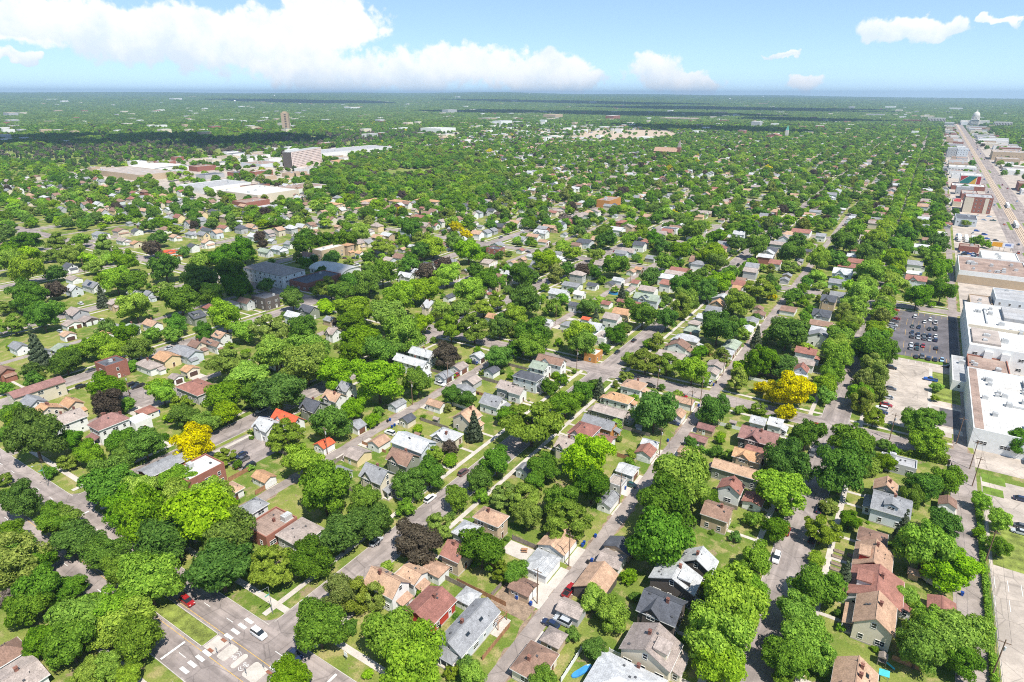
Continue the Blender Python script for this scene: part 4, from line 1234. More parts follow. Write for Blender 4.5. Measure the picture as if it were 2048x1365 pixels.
def bays(x0, y0, n, pitch, length, along, mat_lines):
    for k in range(n + 1):
        if along == 'x':
            x = x0 + k * pitch
            mat_lines.poly([(x - .06, y0, .038), (x + .06, y0, .038), (x + .06, y0 + length, .038), (x - .06, y0 + length, .038)])
        else:
            y = y0 + k * pitch
            mat_lines.poly([(x0, y - .06, .038), (x0 + length, y - .06, .038), (x0 + length, y + .06, .038), (x0, y + .06, .038)])


for yb in (357.0, 362.8, 378.0, 383.8, 398.0, 403.8):
    bays(9.8, yb, 5, 2.9, 5.4, 'x', mb)
bays(11, 346.2, 6, 2.9, 5.2, 'x', mb)
bays(15, 419.5, 5, 2.9, 5.4, 'x', mb)
bays(2.0, 385, 14, 2.8, 5.0, 'y', mb)
structure(mb.build('bay_lines', 'paint_yellow'))
mb = MB()
bays(5.0, 268, 24, 2.8, 4.8, 'y', mb)
bays(10, 337.5, 6, 2.9, 5, 'x', mb)
bays(37.6, 168.6, 1, 3.0, 4.6, 'x', mb)
bays(37.9, 181.5, 5, 2.9, -5.0, 'x', mb)
structure(mb.build('bay_lines', 'paint_white'))
for x in (22.0,):
    sheets('pavement', [(x - .7, 262, x + .7, 334)], 0.045, 'concrete')
sheets('play_yard', [(25.5, 272, 32.5, 289)], 0.046, 'asphalt_dark')
sheets('pavement', [(22, 289.2, 33, 291.2), (22, 266, 33, 270.5)], 0.048, 'concrete')


# ------------------------------------------------------------------ buildings
def window_mesh(name, w, h, rails):
    """a window facing -Y, centred at its sill: frame bars, sill and dark pane"""
    mb = MB()
    t = 0.09
    mb.box(-w / 2 - t, -.07, -t, w / 2 + t, .02, 0, 0)
    mb.box(-w / 2 - t, -.07, h, w / 2 + t, .02, h + t, 0)
    mb.box(-w / 2 - t, -.07, 0, -w / 2, .02, h, 0)
    mb.box(w / 2, -.07, 0, w / 2 + t, .02, h, 0)
    mb.box(-w / 2, -.05, h / 2 - .03, w / 2, .02, h / 2 + .03, 0)
    for r in range(1, rails):
        x = -w / 2 + w * r / rails
        mb.box(x - .05, -.06, 0, x + .05, .02, h, 0)
    mb.poly([(-w / 2, -.015, 0), (w / 2, -.015, 0), (w / 2, -.015, h), (-w / 2, -.015, h)], 1)
    return mb.mesh(name, ['trim', 'glass'])


WIN = [window_mesh('window_single', .95, 1.35, 1), window_mesh('window_double', 1.9, 1.3, 2), window_mesh('window_small', .7, .9, 1),
       window_mesh('window_bank', 3.0, 1.3, 3)]


def door_mesh(mat):
    mb = MB()
    mb.box(-.48, -.06, 0, .48, .02, 2.05, 0)
    mb.box(-.58, -.04, 0, -.48, .02, 2.15, 1)
    mb.box(.48, -.04, 0, .58, .02, 2.15, 1)
    mb.box(-.48, -.04, 2.05, .48, .02, 2.15, 1)
    mb.poly([(-.3, -.065, 1.2), (.3, -.065, 1.2), (.3, -.065, 1.85), (-.3, -.065, 1.85)], 2)
    return mb.mesh('door', [mat, 'trim', 'glass'])


DOOR = [door_mesh('door_brown'), door_mesh('door_white')]


def overhead_mesh(mat):
    mb = MB()
    for k in range(4):
        mb.box(-1.2, -.05 - .01 * (k % 2), k * .53, 1.2, .02, k * .53 + .5, 0)
    mb.box(-1.32, -.04, 0, -1.2, .02, 2.24, 1)
    mb.box(1.2, -.04, 0, 1.32, .02, 2.24, 1)
    mb.box(-1.2, -.04, 2.12, 1.2, .02, 2.24, 1)
    return mb.mesh('overhead_door', [mat, 'trim'])


OVERHEAD = [overhead_mesh('door_white'), overhead_mesh('door_dark'), overhead_mesh('door_brown')]
CHIM = MB().box(-.33, -.33, 0, .33, .33, 1.9).box(-.4, -.4, 1.9, .4, .4, 2.05).box(-.17, -.17, 2.05, .17, .17, 2.2).mesh('chimney', 'chimney_brick')
VENT = MB().tube((0, 0, -.3), (0, 0, .45), .09, .09, 6).mesh('vent_pipe', 'metal_vent')
BOXVENT = MB().box(-.25, -.25, -.2, .25, .25, .22).mesh('roof_vent', 'metal_vent')
SKYLIGHT = MB().box(-.35, -.6, -.05, .35, .6, .08).mesh('skylight', 'glass')

FACE_ROT = {'-y': 0.0, '+x': math.pi / 2, '+y': math.pi, '-x': -math.pi / 2}


def on_face(root, name, me, face, u, z, W, D, scale=None):
    """put a -Y facing piece on one face of a W x D box centred on the root"""
    loc = {'-y': (u, -D / 2 - .012, z), '+x': (W / 2 + .012, u, z), '+y': (u, D / 2 + .012, z), '-x': (-W / 2 - .012, u, z)}[face]
    return put(name, me, root, loc, FACE_ROT[face], scale)


def gable_section(h, e, rise, t):
    return [(-h, e - t), (0, e + rise - t * 1.1), (h, e - t), (h, e), (0, e + rise), (-h, e)]


def roof_parts(typ, ax, X, Y, e, rise, ov, rmat, wmat):
    """(roof builder, wall builder) centred on the origin; X, Y are eave extents"""
    r, w = MB(), MB()
    hx, hy = X / 2, Y / 2
    ix, iy = hx - ov, hy - ov
    t = 0.2
    if typ in 'gmq':
        L, S = (hy, hx) if ax == 'y' else (hx, hy)
        iL, iS = L - ov, S - ov
        al = ax
        if typ == 'g':
            sec = gable_section(S, e, rise, t)
            top = [(-iS, 0), (iS, 0), (iS, e - t + rise * ov / S), (0, e + rise - t * 1.3), (-iS, e - t + rise * ov / S)]
        elif typ == 'm':
            k = .62
            sec = [(-S, e - t), (-S * k, e + rise * .72 - t), (0, e + rise - t), (S * k, e + rise * .72 - t), (S, e - t),
                   (S, e), (S * k, e + rise * .72), (0, e + rise), (-S * k, e + rise * .72), (-S, e)]
            top = [(-iS, 0), (iS, 0), (iS, e), (iS * k, e + rise * .72 - t), (0, e + rise - t * 1.3), (-iS * k, e + rise * .72 - t), (-iS, e)]
        else:
            n = 12
            arc = [(-S * math.cos(math.pi * k / n), e + rise * math.sin(math.pi * k / n)) for k in range(n + 1)]
            arc2 = [(u * .985, z - t) for u, z in arc]
            sec = arc2 + arc[::-1]
            top = [(-iS, 0), (iS, 0)] + [(u * (iS / S) * .98, z - t * 1.2) for u, z in arc[::-1]]
        if al == 'y':
            sec2, top2 = sec, top
        else:
            sec2, top2 = [(-u, z) for u, z in sec], top
        r.prism(sec if al == 'y' else sec, -L, L, al)
        w.prism(top, -iL, iL, al)
    elif typ == 'h':
        w.box(-ix, -iy, 0, ix, iy, e - .02, bottom=False)
        if X >= Y:
            k = max(hx - hy, hx * .06)
            R0, R1 = (-k, 0, e + rise), (k, 0, e + rise)
        else:
            k = max(hy - hx, hy * .06)
            R0, R1 = (0, -k, e + rise), (0, k, e + rise)
        c = [(-hx, -hy, e), (hx, -hy, e), (hx, hy, e), (-hx, hy, e)]
        i = 0
        r.v += c + [R0, R1] + [(x, y, z - t) for x, y, z in c]
        if X >= Y:
            for q in ((0, 1, 5, 4), (1, 2, 5), (2, 3, 4, 5), (3, 0, 4)):
                r.face(q)
        else:
            for q in ((0, 1, 4), (1, 2, 5, 4), (2, 3, 5), (3, 0, 4, 5)):
                r.face(q)
        for k in range(4):
            r.face((6 + k, 6 + (k + 1) % 4, (k + 1) % 4, k))
        r.face((9, 8, 7, 6))
    else:
        w.box(-hx, -hy, 0, hx, hy, e, bottom=False)
        p = .28
        for (a, b, c_, d) in ((-hx, -hy, hx, -hy + p), (-hx, hy - p, hx, hy), (-hx, -hy + p, -hx + p, hy - p), (hx - p, -hy + p, hx, hy - p)):
            w.box(a, b, e, c_, d, e + .55, bottom=False)
        r.poly([(-hx + p, -hy + p, e + .03), (hx - p, -hy + p, e + .03), (hx - p, hy - p, e + .03), (-hx + p, hy - p, e + .03)])
    return r, w


def roof_z(typ, ax, X, Y, e, rise, u, v):
    """height of the roof surface over local point (u, v)"""
    if typ == 'f':
        return e
    if typ == 'h':
        m = min(X / 2 - abs(u), Y / 2 - abs(v))
        return e + rise * max(0, min(1, m / (min(X, Y) / 2)))
    d = abs(u) / (X / 2) if ax == 'y' else abs(v) / (Y / 2)
    return e + rise * (1 - d)


def building(x0, y0, x1, y1, e, typ, ax, rise, rc, wc, fl, name, label, cat, group, r, detail=2):
    cx, cy, X, Y = (x0 + x1) / 2, (y0 + y1) / 2, x1 - x0, y1 - y0
    garage = 'g' in fl
    ov = 0.0 if typ == 'f' else (.32 if garage else .45)
    root = tag(empty(name, (cx, cy, 0)), label, cat, group)
    rb, wb = roof_parts(typ, ax, X, Y, e, rise, ov, rc, wc)
    rmat = 'roof_' + rc
    if typ == 'f':
        rmat = {'wh': 'flat_wh', 'dk': 'flat_dk', 'rd': 'flat_br', 'tp': 'flat_tp', 'gy': 'flat_gy'}.get(rc, 'flat_gy')
    elif typ == 'q':
        rmat = 'flat_wh'
    wb.build('wall', 'wall_' + wc, root)
    roof = rb.build('roof', rmat, root)
    W, D = X - 2 * ov, Y - 2 * ov
    if detail == 0:
        return root
    if typ in 'gh' and detail == 2:
        # ridge capping
        mb = MB()
        if typ == 'g':
            if ax == 'y':
                mb.box(-.14, -Y / 2, e + rise - .05, .14, Y / 2, e + rise + .035)
            else:
                mb.box(-X / 2, -.14, e + rise - .05, X / 2, .14, e + rise + .035)
            mb.build('ridge_cap', rmat, roof)
    # faces the street plan lets one see
    faces = ['-y', '+x'] if cx < -25 else ['-y', '+x', '-x']
    if cx > 10:
        faces = ['-y', '-x']
    if garage:
        # the overhead doors look to the alley
        near = min(ALLEYS, key=lambda a: abs(a[0] - cx))[0]
        fc = '+x' if near > cx else '-x'
        if rc == 'rd' and wc == 'W' and ax == 'y':
            fc = '-y'
        span = (W if fc == '-y' else D)
        n = 2 if span > 6.6 else 1
        if span > 10:
            n = 4
        me = OVERHEAD[0 if r.random() < .65 else r.choice((1, 2))]
        sc = (1.0 if n > 1 else min(1.55, (span - 1.0) / 2.7)) if n < 4 else .9
        sc = min(sc, (span - .5) / (2.66 * n)) if n > 1 else sc
        for k in range(n):
            on_face(root, 'garage_door', me, fc, (k - (n - 1) / 2) * span / n, .02, W, D, (sc, 1, 1))
        if detail == 2:
            on_face(root, 'door', DOOR[1], '-y' if fc != '-y' else '+x', r.uniform(-.6, .6), .02, W, D)
            if r.random() < .6:
                on_face(root, 'window', WIN[2], '-y' if fc != '-y' else '+x', -W / 2 + 1.2, 1.2, W, D)
        return root
    # windows
    floors = [1.0] + ([3.9] if e > 4.6 else []) + ([6.6] if e > 7.8 else [])
    for fc in faces:
        span = W if fc == '-y' else D
        n = max(1, int(span / (3.4 if detail == 2 else 4.8)))
        for fz in floors:
            if fz + 1.5 > e - .1:
                continue
            for k in range(n):
                u = (k + .5) / n * span - span / 2 + r.uniform(-.25, .25)
                if fz < 2 and k == n // 2 and fc == ('+x' if '+x' in faces else '-x'):
                    on_face(root, 'door', r.choice(DOOR), fc, u, .25, W, D)
                    continue
                me = WIN[0] if r.random() < .62 else (WIN[1] if span / n > 2.6 else WIN[0])
                on_face(root, 'window', me, fc, u, fz, W, D)
        gable_end = (typ in 'gm' and ((ax == 'y' and fc == '-y') or (ax == 'x' and fc in '+x-x')))
        if gable_end and rise > 2.0:
            on_face(root, 'window', WIN[0] if rise > 2.5 else WIN[2], fc, 0, e + .05, W, D)
    # chimneys, vents and skylights
    for k in range(fl.count('c')):
        u, v = r.uniform(-.16, .16) * X, (r.uniform(-.28, .28) + (.2 if k else 0)) * Y
        if typ == 'g':
            if ax == 'y':
                u = r.choice((-1, 1)) * r.uniform(.3, .9)
            else:
                v = r.choice((-1, 1)) * r.uniform(.3, .9)
        z = roof_z(typ, ax, X, Y, e, rise, u, v)
        put('chimney', CHIM, roof, (u, v, z - .9))
    if detail == 2 and typ != 'f':
        for k in range(r.randint(2, 4)):
            u, v = r.uniform(-.36, .36) * X, r.uniform(-.36, .36) * Y
            z = roof_z(typ, ax, X, Y, e, rise, u, v)
            if r.random() < .5:
                put('vent_pipe', VENT, roof, (u, v, z))
            else:
                put('roof_vent', BOXVENT, roof, (u, v, z))
    if typ == 'f' and X * Y > 60:
        for k in range(3):
            s = r.uniform(.7, 1.5)
            put('roof_unit', BOXVENT if k else HVAC, roof, (r.uniform(-.35, .35) * X, r.uniform(-.35, .35) * Y, e + .2), r.choice((0, 1.57)), (s, s, s))
    if 'k' in fl and typ == 'g':
        for v in (-.18, .15):
            u = .24 * X
            z = roof_z(typ, ax, X, Y, e, rise, u, v * Y)
            o = put('skylight', SKYLIGHT, roof, (u, v * Y, z + .03))
            o.rotation_euler = (0, math.atan2(rise, X / 2), 0)
    if detail == 2 and typ in 'gh':
        for s_ in (-1, 1):
            if typ == 'h' or ax == 'y':
                MB().box(s_ * X / 2 - .03, -Y / 2, e - .24, s_ * X / 2 + .05, Y / 2, e - .02).build('gutter', 'trim', roof)
            if typ == 'h' or ax == 'x':
                MB().box(-X / 2, s_ * Y / 2 - .03, e - .245, X / 2, s_ * Y / 2 + .05, e - .025).build('gutter', 'trim', roof)
        MB().box(-W / 2 - .04, -D / 2 - .04, 0, W / 2 + .04, D / 2 + .04, .42, bottom=False).build('foundation', 'concrete', root)
    if detail and typ in 'gh' and 'p' not in fl and 'x' not in fl:
        # enclosed front porch towards the street, lean-to at the back
        st_x = min(STREETS, key=lambda q: abs(q[0] - cx))[0]
        sgn = 1 if st_x > cx else -1
        lo = .0
        for (sg_, pr, dep, wid, zt, nmw, nmr) in ((sgn, .55, r.uniform(1.7, 2.4), r.uniform(.5, .85), 2.7, 'porch_wall', 'porch_roof'), (-sgn, .35, r.uniform(1.6, 2.8), r.uniform(.4, .7), 2.5, 'lean_to_wall', 'lean_to_roof')):
            if r.random() > pr or e < 3.3:
                continue
            xe = cx + sg_ * (W / 2 + dep + .6)
            if any(q is not CUR and q[0] < max(xe, cx) and q[2] > min(xe, cx) and q[1] < y1 and q[3] > y0 for q in HB):
                continue
            hw = D * wid / 2
            vo = r.uniform(-1, 1) * (D / 2 - hw)
            xa, xb = sorted((sg_ * (W / 2 - .02), sg_ * (W / 2 + dep)))
            pw = MB().box(xa, vo - hw, 0, xb, vo + hw, zt - .1, bottom=False).build(nmw, 'wall_' + wc, root)
            i_, o_ = sg_ * (W / 2 + .01), sg_ * (W / 2 + dep + .3)
            sec = [(i_, zt + .75), (o_, zt), (o_, zt - .16), (i_, zt + .59)]
            if sg_ < 0:
                sec = sec[::-1]
            MB().prism(sec, vo - hw - .25, vo + hw + .25, 'y').build(nmr, rmat, root)
            if detail == 2:
                nw = max(1, int(2 * hw / 2.2))
                for k in range(nw):
                    put('window', WIN[0], pw, (sg_ * (W / 2 + dep + .012), vo - hw + (k + .5) * 2 * hw / nw, .95), FACE_ROT['+x' if sg_ > 0 else '-x'])
                put('window', WIN[0], pw, (sg_ * (W / 2 + dep * .5), vo - hw - .012, .95))
    # cross gable looking at -Y
    if 'x' in fl:
        cw = min(4.6, X * .42)
        u0 = -X * .12
        rr = rise * .92
        mb = MB()
        sec = [(u0 + u, z) for u, z in gable_section(cw / 2 + .4, e, rr, .18)]
        mb.prism(sec, -Y / 2 - .25, 0, 'y')
        mb.build('cross_gable_roof', rmat, root)
        mb = MB()
        yf = -D / 2 - .06
        mb.prism([(u0 - cw / 2, 0), (u0 + cw / 2, 0), (u0 + cw / 2, e), (u0, e + rr - .35), (u0 - cw / 2, e)], yf - .25, yf + .3, 'y')
        g = mb.build('cross_gable_wall', 'wall_' + wc, root)
        put('window', WIN[1], g, (u0, yf - .262, max(1.1, e - 1.2)))
    # dormer
    if 'd' in fl:
        s = 1 if cx < -30 else -1
        if ax == 'y':
            for v in ([-.12] if Y < 11 else [-.05]):
                dw, dz = min(4.2, Y * .38), e + rise * .22
                ux0, ux1 = s * X * .10, s * X * .36
                mb = MB()
                mb.box(min(ux0, ux1), v * Y - dw / 2, dz - .2, max(ux0, ux1), v * Y + dw / 2, e + rise * .86)
                dm = mb.build('dormer', 'wall_' + wc, root)
                mb = MB()
                a = e + rise * .87
                mb.prism([(min(ux0, ux1) - (.3 if s < 0 else 0), a), (max(ux0, ux1) + (.3 if s > 0 else 0), a),
                          (max(ux0, ux1) + (.3 if s > 0 else 0), a + (.16 if s > 0 else .5)),
                          (min(ux0, ux1) - (.3 if s < 0 else 0), a + (.16 if s < 0 else .5))], v * Y - dw / 2 - .3, v * Y + dw / 2 + .3, 'y')
                mb.build('dormer_roof', rmat, dm)
                put('window', WIN[1], dm, (s * (X * .36 + .012), v * Y, dz + .35), FACE_ROT['+x' if s > 0 else '-x'], (1, 1, .62))
        else:
            dw = min(3.6, X * .34)
            mb = MB()
            v0, v1 = -Y * .38, -Y * .08
            mb.box(-dw / 2, v0, e + .2, dw / 2, v1, e + rise * .78)
            dm = mb.build('dormer', 'wall_' + wc, root)
            mb = MB()
            a = e + rise * .74
            mb.prism(gable_section(dw / 2 + .3, a, .9, .12), v0 - .3, v1 + .6, 'y')
            mb.build('dormer_roof', rmat, dm)
            put('window', WIN[1], dm, (0, v0 - .012, e + .45), 0, (.9, 1, .75))
    # porch
    if 'p' in fl:
        side = '-y' if (wc == 'B' and ax == 'y') or 'ccc' in fl else ('-x' if cx > -20 else '+x')
        span = (W if side[1] == 'y' else D) * .8
        pd = 2.4
        mb = MB()
        z = 2.75

        def slab(m, inner, outer, a, b, z0, z1, zt):
            m.prism([(inner, z0), (outer, z1), (outer, z1 - .16), (inner, z0 - .16)] if outer > inner else
                    [(outer, z1), (inner, z0), (inner, z0 - .16), (outer, z1 - .16)], a, b, zt)
        if side == '+x':
            slab(mb, W / 2, W / 2 + pd, -span / 2, span / 2, z + .8, z, 'y')
            posts = [(W / 2 + pd - .2, k * span / 3 - span / 2 + .1) for k in range(4)]
            deck = (W / 2, -span / 2, W / 2 + pd, span / 2)
        elif side == '-x':
            slab(mb, -W / 2, -W / 2 - pd, -span / 2, span / 2, z + .8, z, 'y')
            posts = [(-W / 2 - pd + .2, k * span / 3 - span / 2 + .1) for k in range(4)]
            deck = (-W / 2 - pd, -span / 2, -W / 2, span / 2)
        else:
            slab(mb, -D / 2, -D / 2 - pd, -span / 2, span / 2, z + .8, z, 'x')
            posts = [(k * span / 3 - span / 2 + .1, -D / 2 - pd + .2) for k in range(4)]
            deck = (-span / 2, -D / 2 - pd, span / 2, -D / 2)
        pr = mb.build('porch_roof', rmat, root)
        for px, py in posts:
            MB().box(px - .09, py - .09, 0, px + .09, py + .09, z - .12).build('porch_post', 'trim', root)
        MB().box(deck[0] + .01, deck[1], 0, deck[2] - .01, deck[3], .45).build('porch_deck', 'concrete', root)
    if 's' in fl:
        mb = MB()
        v0, v1 = -Y * .42, -Y * .12
        za, zb = roof_z(typ, ax, X, Y, e, rise, 0, v0) + .1, roof_z(typ, ax, X, Y, e, rise, 0, v1) + .1
        mb.poly([(-1.6, v0, za), (1.6, v0, za), (1.6, v1, zb), (-1.6, v1, zb)])
        mb.poly([(-1.6, v0, za - .05), (-1.6, v1, zb - .05), (1.6, v1, zb - .05), (1.6, v0, za - .05)])
        mb.build('solar_panel', 'solar', roof)
    return root


HVAC = MB().box(-.9, -.7, 0, .9, .7, 1.1).box(-.5, -.5, 1.1, .5, .5, 1.25).box(-1.0, -.8, -.15, 1.0, .8, 0).mesh('roof_unit', 'hvac')
SHAPE = {'g': 'gabled', 'h': 'hipped', 'f': 'flat', 'q': 'arched', 'm': 'gambrel'}
HB = sorted(HOUSES, key=lambda h: h[1] + h[3])
house_count = 0
CUR = None
for i, h in enumerate(HB):
    CUR = h
    x0, y0, x1, y1, e, typ, ax, rise, rc, wc, fl = h
    cx, cy = (x0 + x1) / 2, (y0 + y1) / 2
    dist = math.hypot(cx, cy)
    r = random.Random(i * 7 + 1)
    if 'g' in fl:
        nm, cat, grp = 'detached_garage', 'garage', 'garages along the alleys'
        look = '%s garage with %s %s roof' % (WALL[wc][1], ROOF[rc][1], SHAPE[typ])
    elif (x1 - x0) * (y1 - y0) > 260 or typ == 'q':
        nm, cat, grp = 'large_building', 'building', None
        look = '%s %s-roofed %s building' % (ROOF[rc][1], SHAPE[typ].replace('ed', '') if typ != 'f' else 'flat', WALL[wc][1])
        look = '%s building with %s %s roof' % (WALL[wc][1], ROOF[rc][1], SHAPE[typ])
    else:
        nm, cat, grp = 'house', 'house', 'houses of the neighbourhood'
        look = '%s house with %s %s roof' % (WALL[wc][1], ROOF[rc][1], SHAPE[typ])
        house_count += 1
    # short form keeps the label within sixteen words
    look = look.replace(' with ', ', ')
    b, s = where(cx, cy)
    n = COUNTER[(cat, b, s)] = COUNTER.get((cat, b, s), 0) + 1
    lab = '%s, %s, %s %s' % (look, ordinal(n), b, s)
    building(x0, y0, x1, y1, e, typ, ax, rise, rc, wc, fl, nm, lab, cat, grp, r, 2 if dist < 290 else 1)

# aprons in front of garages and front walks of the houses
apr, fw = MB(), MB()
zz = 0
for h in HB:
    x0, y0, x1, y1, fl = h[0], h[1], h[2], h[3], h[10]
    cx, cy = (x0 + x1) / 2, (y0 + y1) / 2
    zz = (zz + 1) % 9
    z = .044 + zz * .0025
    if 'g' in fl:
        a = min(ALLEYS, key=lambda q: abs(q[0] - cx))[0]
        if abs(a - cx) < 16:
            xa, xb = (x1, a - 2.0) if a > cx else (a + 2.0, x0)
            if xb - xa > .3:
                apr.poly([(xa, y0 + .3, z), (xb, y0 + .3, z), (xb, y1 - .3, z), (xa, y1 - .3, z)])
    else:
        a = min(STREETS, key=lambda q: abs(q[0] - cx))[0]
        if abs(a - cx) < 32:
            w = .6
            xa, xb = (x1 - .3, a - 9.6) if a > cx else (a + 9.6, x0 + .3)
            yy = cy + rnd.uniform(-1, 1)
            if xb > xa:
                fw.poly([(xa, yy - w, z), (xb, yy - w, z), (xb, yy + w, z), (xa, yy + w, z)])
structure(apr.build('driveway', 'concrete'))
structure(fw.build('path', 'concrete'))

# ------------------------------------------------------------------ trees


def ico(sub=1):
    import bmesh
    bm = bmesh.new()
    bmesh.ops.create_icosphere(bm, subdivisions=sub, radius=1.0)
    v = np.array([p.co[:] for p in bm.verts])
    f = np.array([[q.index for q in p.verts] for p in bm.faces])
    bm.free()
    return v, f


ICO1, ICO2 = ico(1), ico(2)


def crown_mesh(name, seed, kind, leaves, size):
    """unit crown (radius about 1, trunk foot at z = 0): lobes clad with leaf faces round a dark core"""
    g = np.random.default_rng(seed)
    lobes = []
    if kind == 'spruce':
        n = 46
        for k in range(n):
            t = k / (n - 1)
            rr = (1 - t) ** .85 * .92 + .04
            for j in range(3 if t < .75 else 1):
                a = k * 2.4 + j * 2.1 + g.uniform(-.3, .3)
                lobes.append((rr * .62 * math.cos(a), rr * .62 * math.sin(a), .35 + t * 3.1, max(.10, rr * .36), .55))
    elif kind == 'airy':
        for k in range(40):
            a = g.uniform(0, 2 * math.pi)
            rr = math.sqrt(g.uniform(0.02, 1)) * .80
            z = 1.12 + .80 * (1 - rr ** 2) * g.uniform(-.75, 1) - .22 * rr + g.uniform(-.12, .12)
            lobes.append((rr * math.cos(a), rr * math.sin(a), z, g.uniform(.15, .29), .52))
    elif kind == 'oval':
        for k in range(40):
            a = g.uniform(0, 2 * math.pi)
            t = g.uniform(-1, 1)
            rr = math.sqrt(max(0, 1 - abs(t) ** 2.2)) * g.uniform(.4, .74)
            lobes.append((rr * math.cos(a), rr * math.sin(a), 1.25 + t * 1.0, g.uniform(.2, .36), .9))
    else:
        lop = g.uniform(-.2, .2, 2)
        squash = g.uniform(.88, 1.08)
        for k in range(44):
            u = g.normal(size=3)
            u /= np.linalg.norm(u)
            if u[2] < -.72:
                u[2] *= -.5
            q = g.uniform(.45, .84)
            lobes.append((u[0] * q + lop[0] * u[2], u[1] * q + lop[1] * u[2], 1.12 + u[2] * q * squash, g.uniform(.15, .33), .85))
        for k in range(9):
            u = g.normal(size=3)
            u /= np.linalg.norm(u)
            lobes.append((u[0] * .3, u[1] * .3, 1.1 + u[2] * .35, g.uniform(.3, .42), .9))
    L = np.array(lobes)
    if kind != 'spruce':
        L[:, :2] *= 1.16
        L[:, 3] *= 1.08
    area = L[:, 3] ** 2
    cnt = np.maximum(8, (leaves * area / area.sum()).astype(int))
    P, Nn = [], []
    for (x, y, z, r, fl), c in zip(L, cnt):
        u = g.normal(size=(c * 2, 3))
        u /= np.linalg.norm(u, axis=1)[:, None]
        u = u[u[:, 2] > -.55][:c]
        # second-order tufts: the surface of a lobe is itself lumpy
        tuft = g.normal(size=(14, 3))
        tuft /= np.linalg.norm(tuft, axis=1)[:, None]
        near = (u @ tuft.T).max(1)
        rad = r * (.74 + .34 * np.clip((near - .55) / .45, 0, 1)) * g.uniform(.86, 1.14, len(u))
        p = np.array([x, y, z]) + u * rad[:, None] * np.array([1, 1, fl])
        # drop leaves buried in other lobes
        d = np.linalg.norm((p[:, None, :] - L[None, :, :3]) / np.stack([np.ones(len(L)), np.ones(len(L)), L[:, 4]], 1)[None], axis=2) / L[None, :, 3]
        keep = (d < .62).sum(1) == 0
        p, u2 = p[keep], u[keep]
        P.append(p)
        Nn.append(u2)
    P, Nn = np.concatenate(P), np.concatenate(Nn)
    c0 = np.array([0, 0, L[:, 2].mean()])
    outw = P - c0
    outw /= np.linalg.norm(outw, axis=1)[:, None] + 1e-6
    nrm = Nn * .8 + outw * .35 + g.normal(size=P.shape) * .5 + np.array([0, 0, .15])
    nrm /= np.linalg.norm(nrm, axis=1)[:, None]
    a = np.cross(nrm, g.normal(size=P.shape))
    a /= np.linalg.norm(a, axis=1)[:, None] + 1e-9
    b = np.cross(nrm, a)
    s = (size * g.uniform(.5, 1.45, len(P)))[:, None]
    droop = -np.abs(g.normal(size=(len(P), 1))) * np.array([[0, 0, .25]]) * s
    V = np.stack([P - a * s, P - b * s * .62, P + a * s + droop, P + b * s * .62], 1).reshape(-1, 3)
    n = len(P)
    F = np.arange(4 * n).reshape(n, 4)
    # core
    iv, jf = ICO1
    cv, cf = [], []
    base = 4 * n
    for (x, y, z, r, fl) in L:
        vv = iv * (r * .62 * g.uniform(.9, 1.1, (len(iv), 1))) * np.array([1, 1, fl]) + np.array([x, y, z])
        cf += [tuple(q) for q in (jf + base)]
        base += len(iv)
        cv.append(vv)
    V = np.concatenate([V] + cv)
    faces = [tuple(q) for q in F.tolist()] + [tuple(int(i) for i in q) for q in cf]
    me = bpy.data.meshes.new(name)
    me.from_pydata(V.tolist(), [], faces)
    me.update()
    return me


def trunk_mesh(name, seed, kind):
    r = random.Random(seed)
    mb = MB()
    top = 3.3 if kind == 'spruce' else 1.0
    mb.tube((0, 0, -.02), (0, 0, top * .55), .062, .048, 8)
    mb.tube((0, 0, top * .55), (r.uniform(-.03, .03), r.uniform(-.03, .03), top), .048, .02 if kind == 'spruce' else .034, 8)
    if kind != 'spruce':
        for k in range(6):
            a = k * 1.05 + r.uniform(-.3, .3)
            z0 = r.uniform(.55, .95)
            q = r.uniform(.3, .55)
            mb.tube((0, 0, z0), (q * math.cos(a), q * math.sin(a), z0 + r.uniform(.3, .6)), .03, .011, 5)
    return mb.mesh(name, 'bark')


CROWN = {'round': [crown_mesh('round_crown', 11 + k, 'round', 17000, .050) for k in range(5)],
         'airy': [crown_mesh('airy_crown', 31 + k, 'airy', 11000, .052) for k in range(3)],
         'oval': [crown_mesh('oval_crown', 51 + k, 'oval', 14000, .050) for k in range(2)],
         'spruce': [crown_mesh('spruce_crown', 71 + k, 'spruce', 9000, .070) for k in range(2)]}
TRUNK = {k: trunk_mesh(k + '_trunk', 5, k) for k in CROWN}
for lst in CROWN.values():
    for me in lst:
        me.materials.append(LEAF['g'])
KIND = {'g': 'round', 'b': 'round', 'd': 'round', 'p': 'round', 'y': 'round', 'k': 'oval', 'l': 'airy', 's': 'spruce', 'n': 'airy'}
TLOOK = {'g': 'mid-green tree', 'b': 'bright green tree', 'd': 'deep green tree', 'p': 'bronze-leaved tree', 'y': 'golden yellow tree',
         'k': 'khaki-green oval tree', 'l': 'feathery light green tree', 's': 'spruce', 'n': 'greyish bare tree'}


def screen_size(x, y, R):
    z = -math.sin(YAW) * x + math.cos(YAW) * y
    return R / max(math.hypot(z, 80), 1)


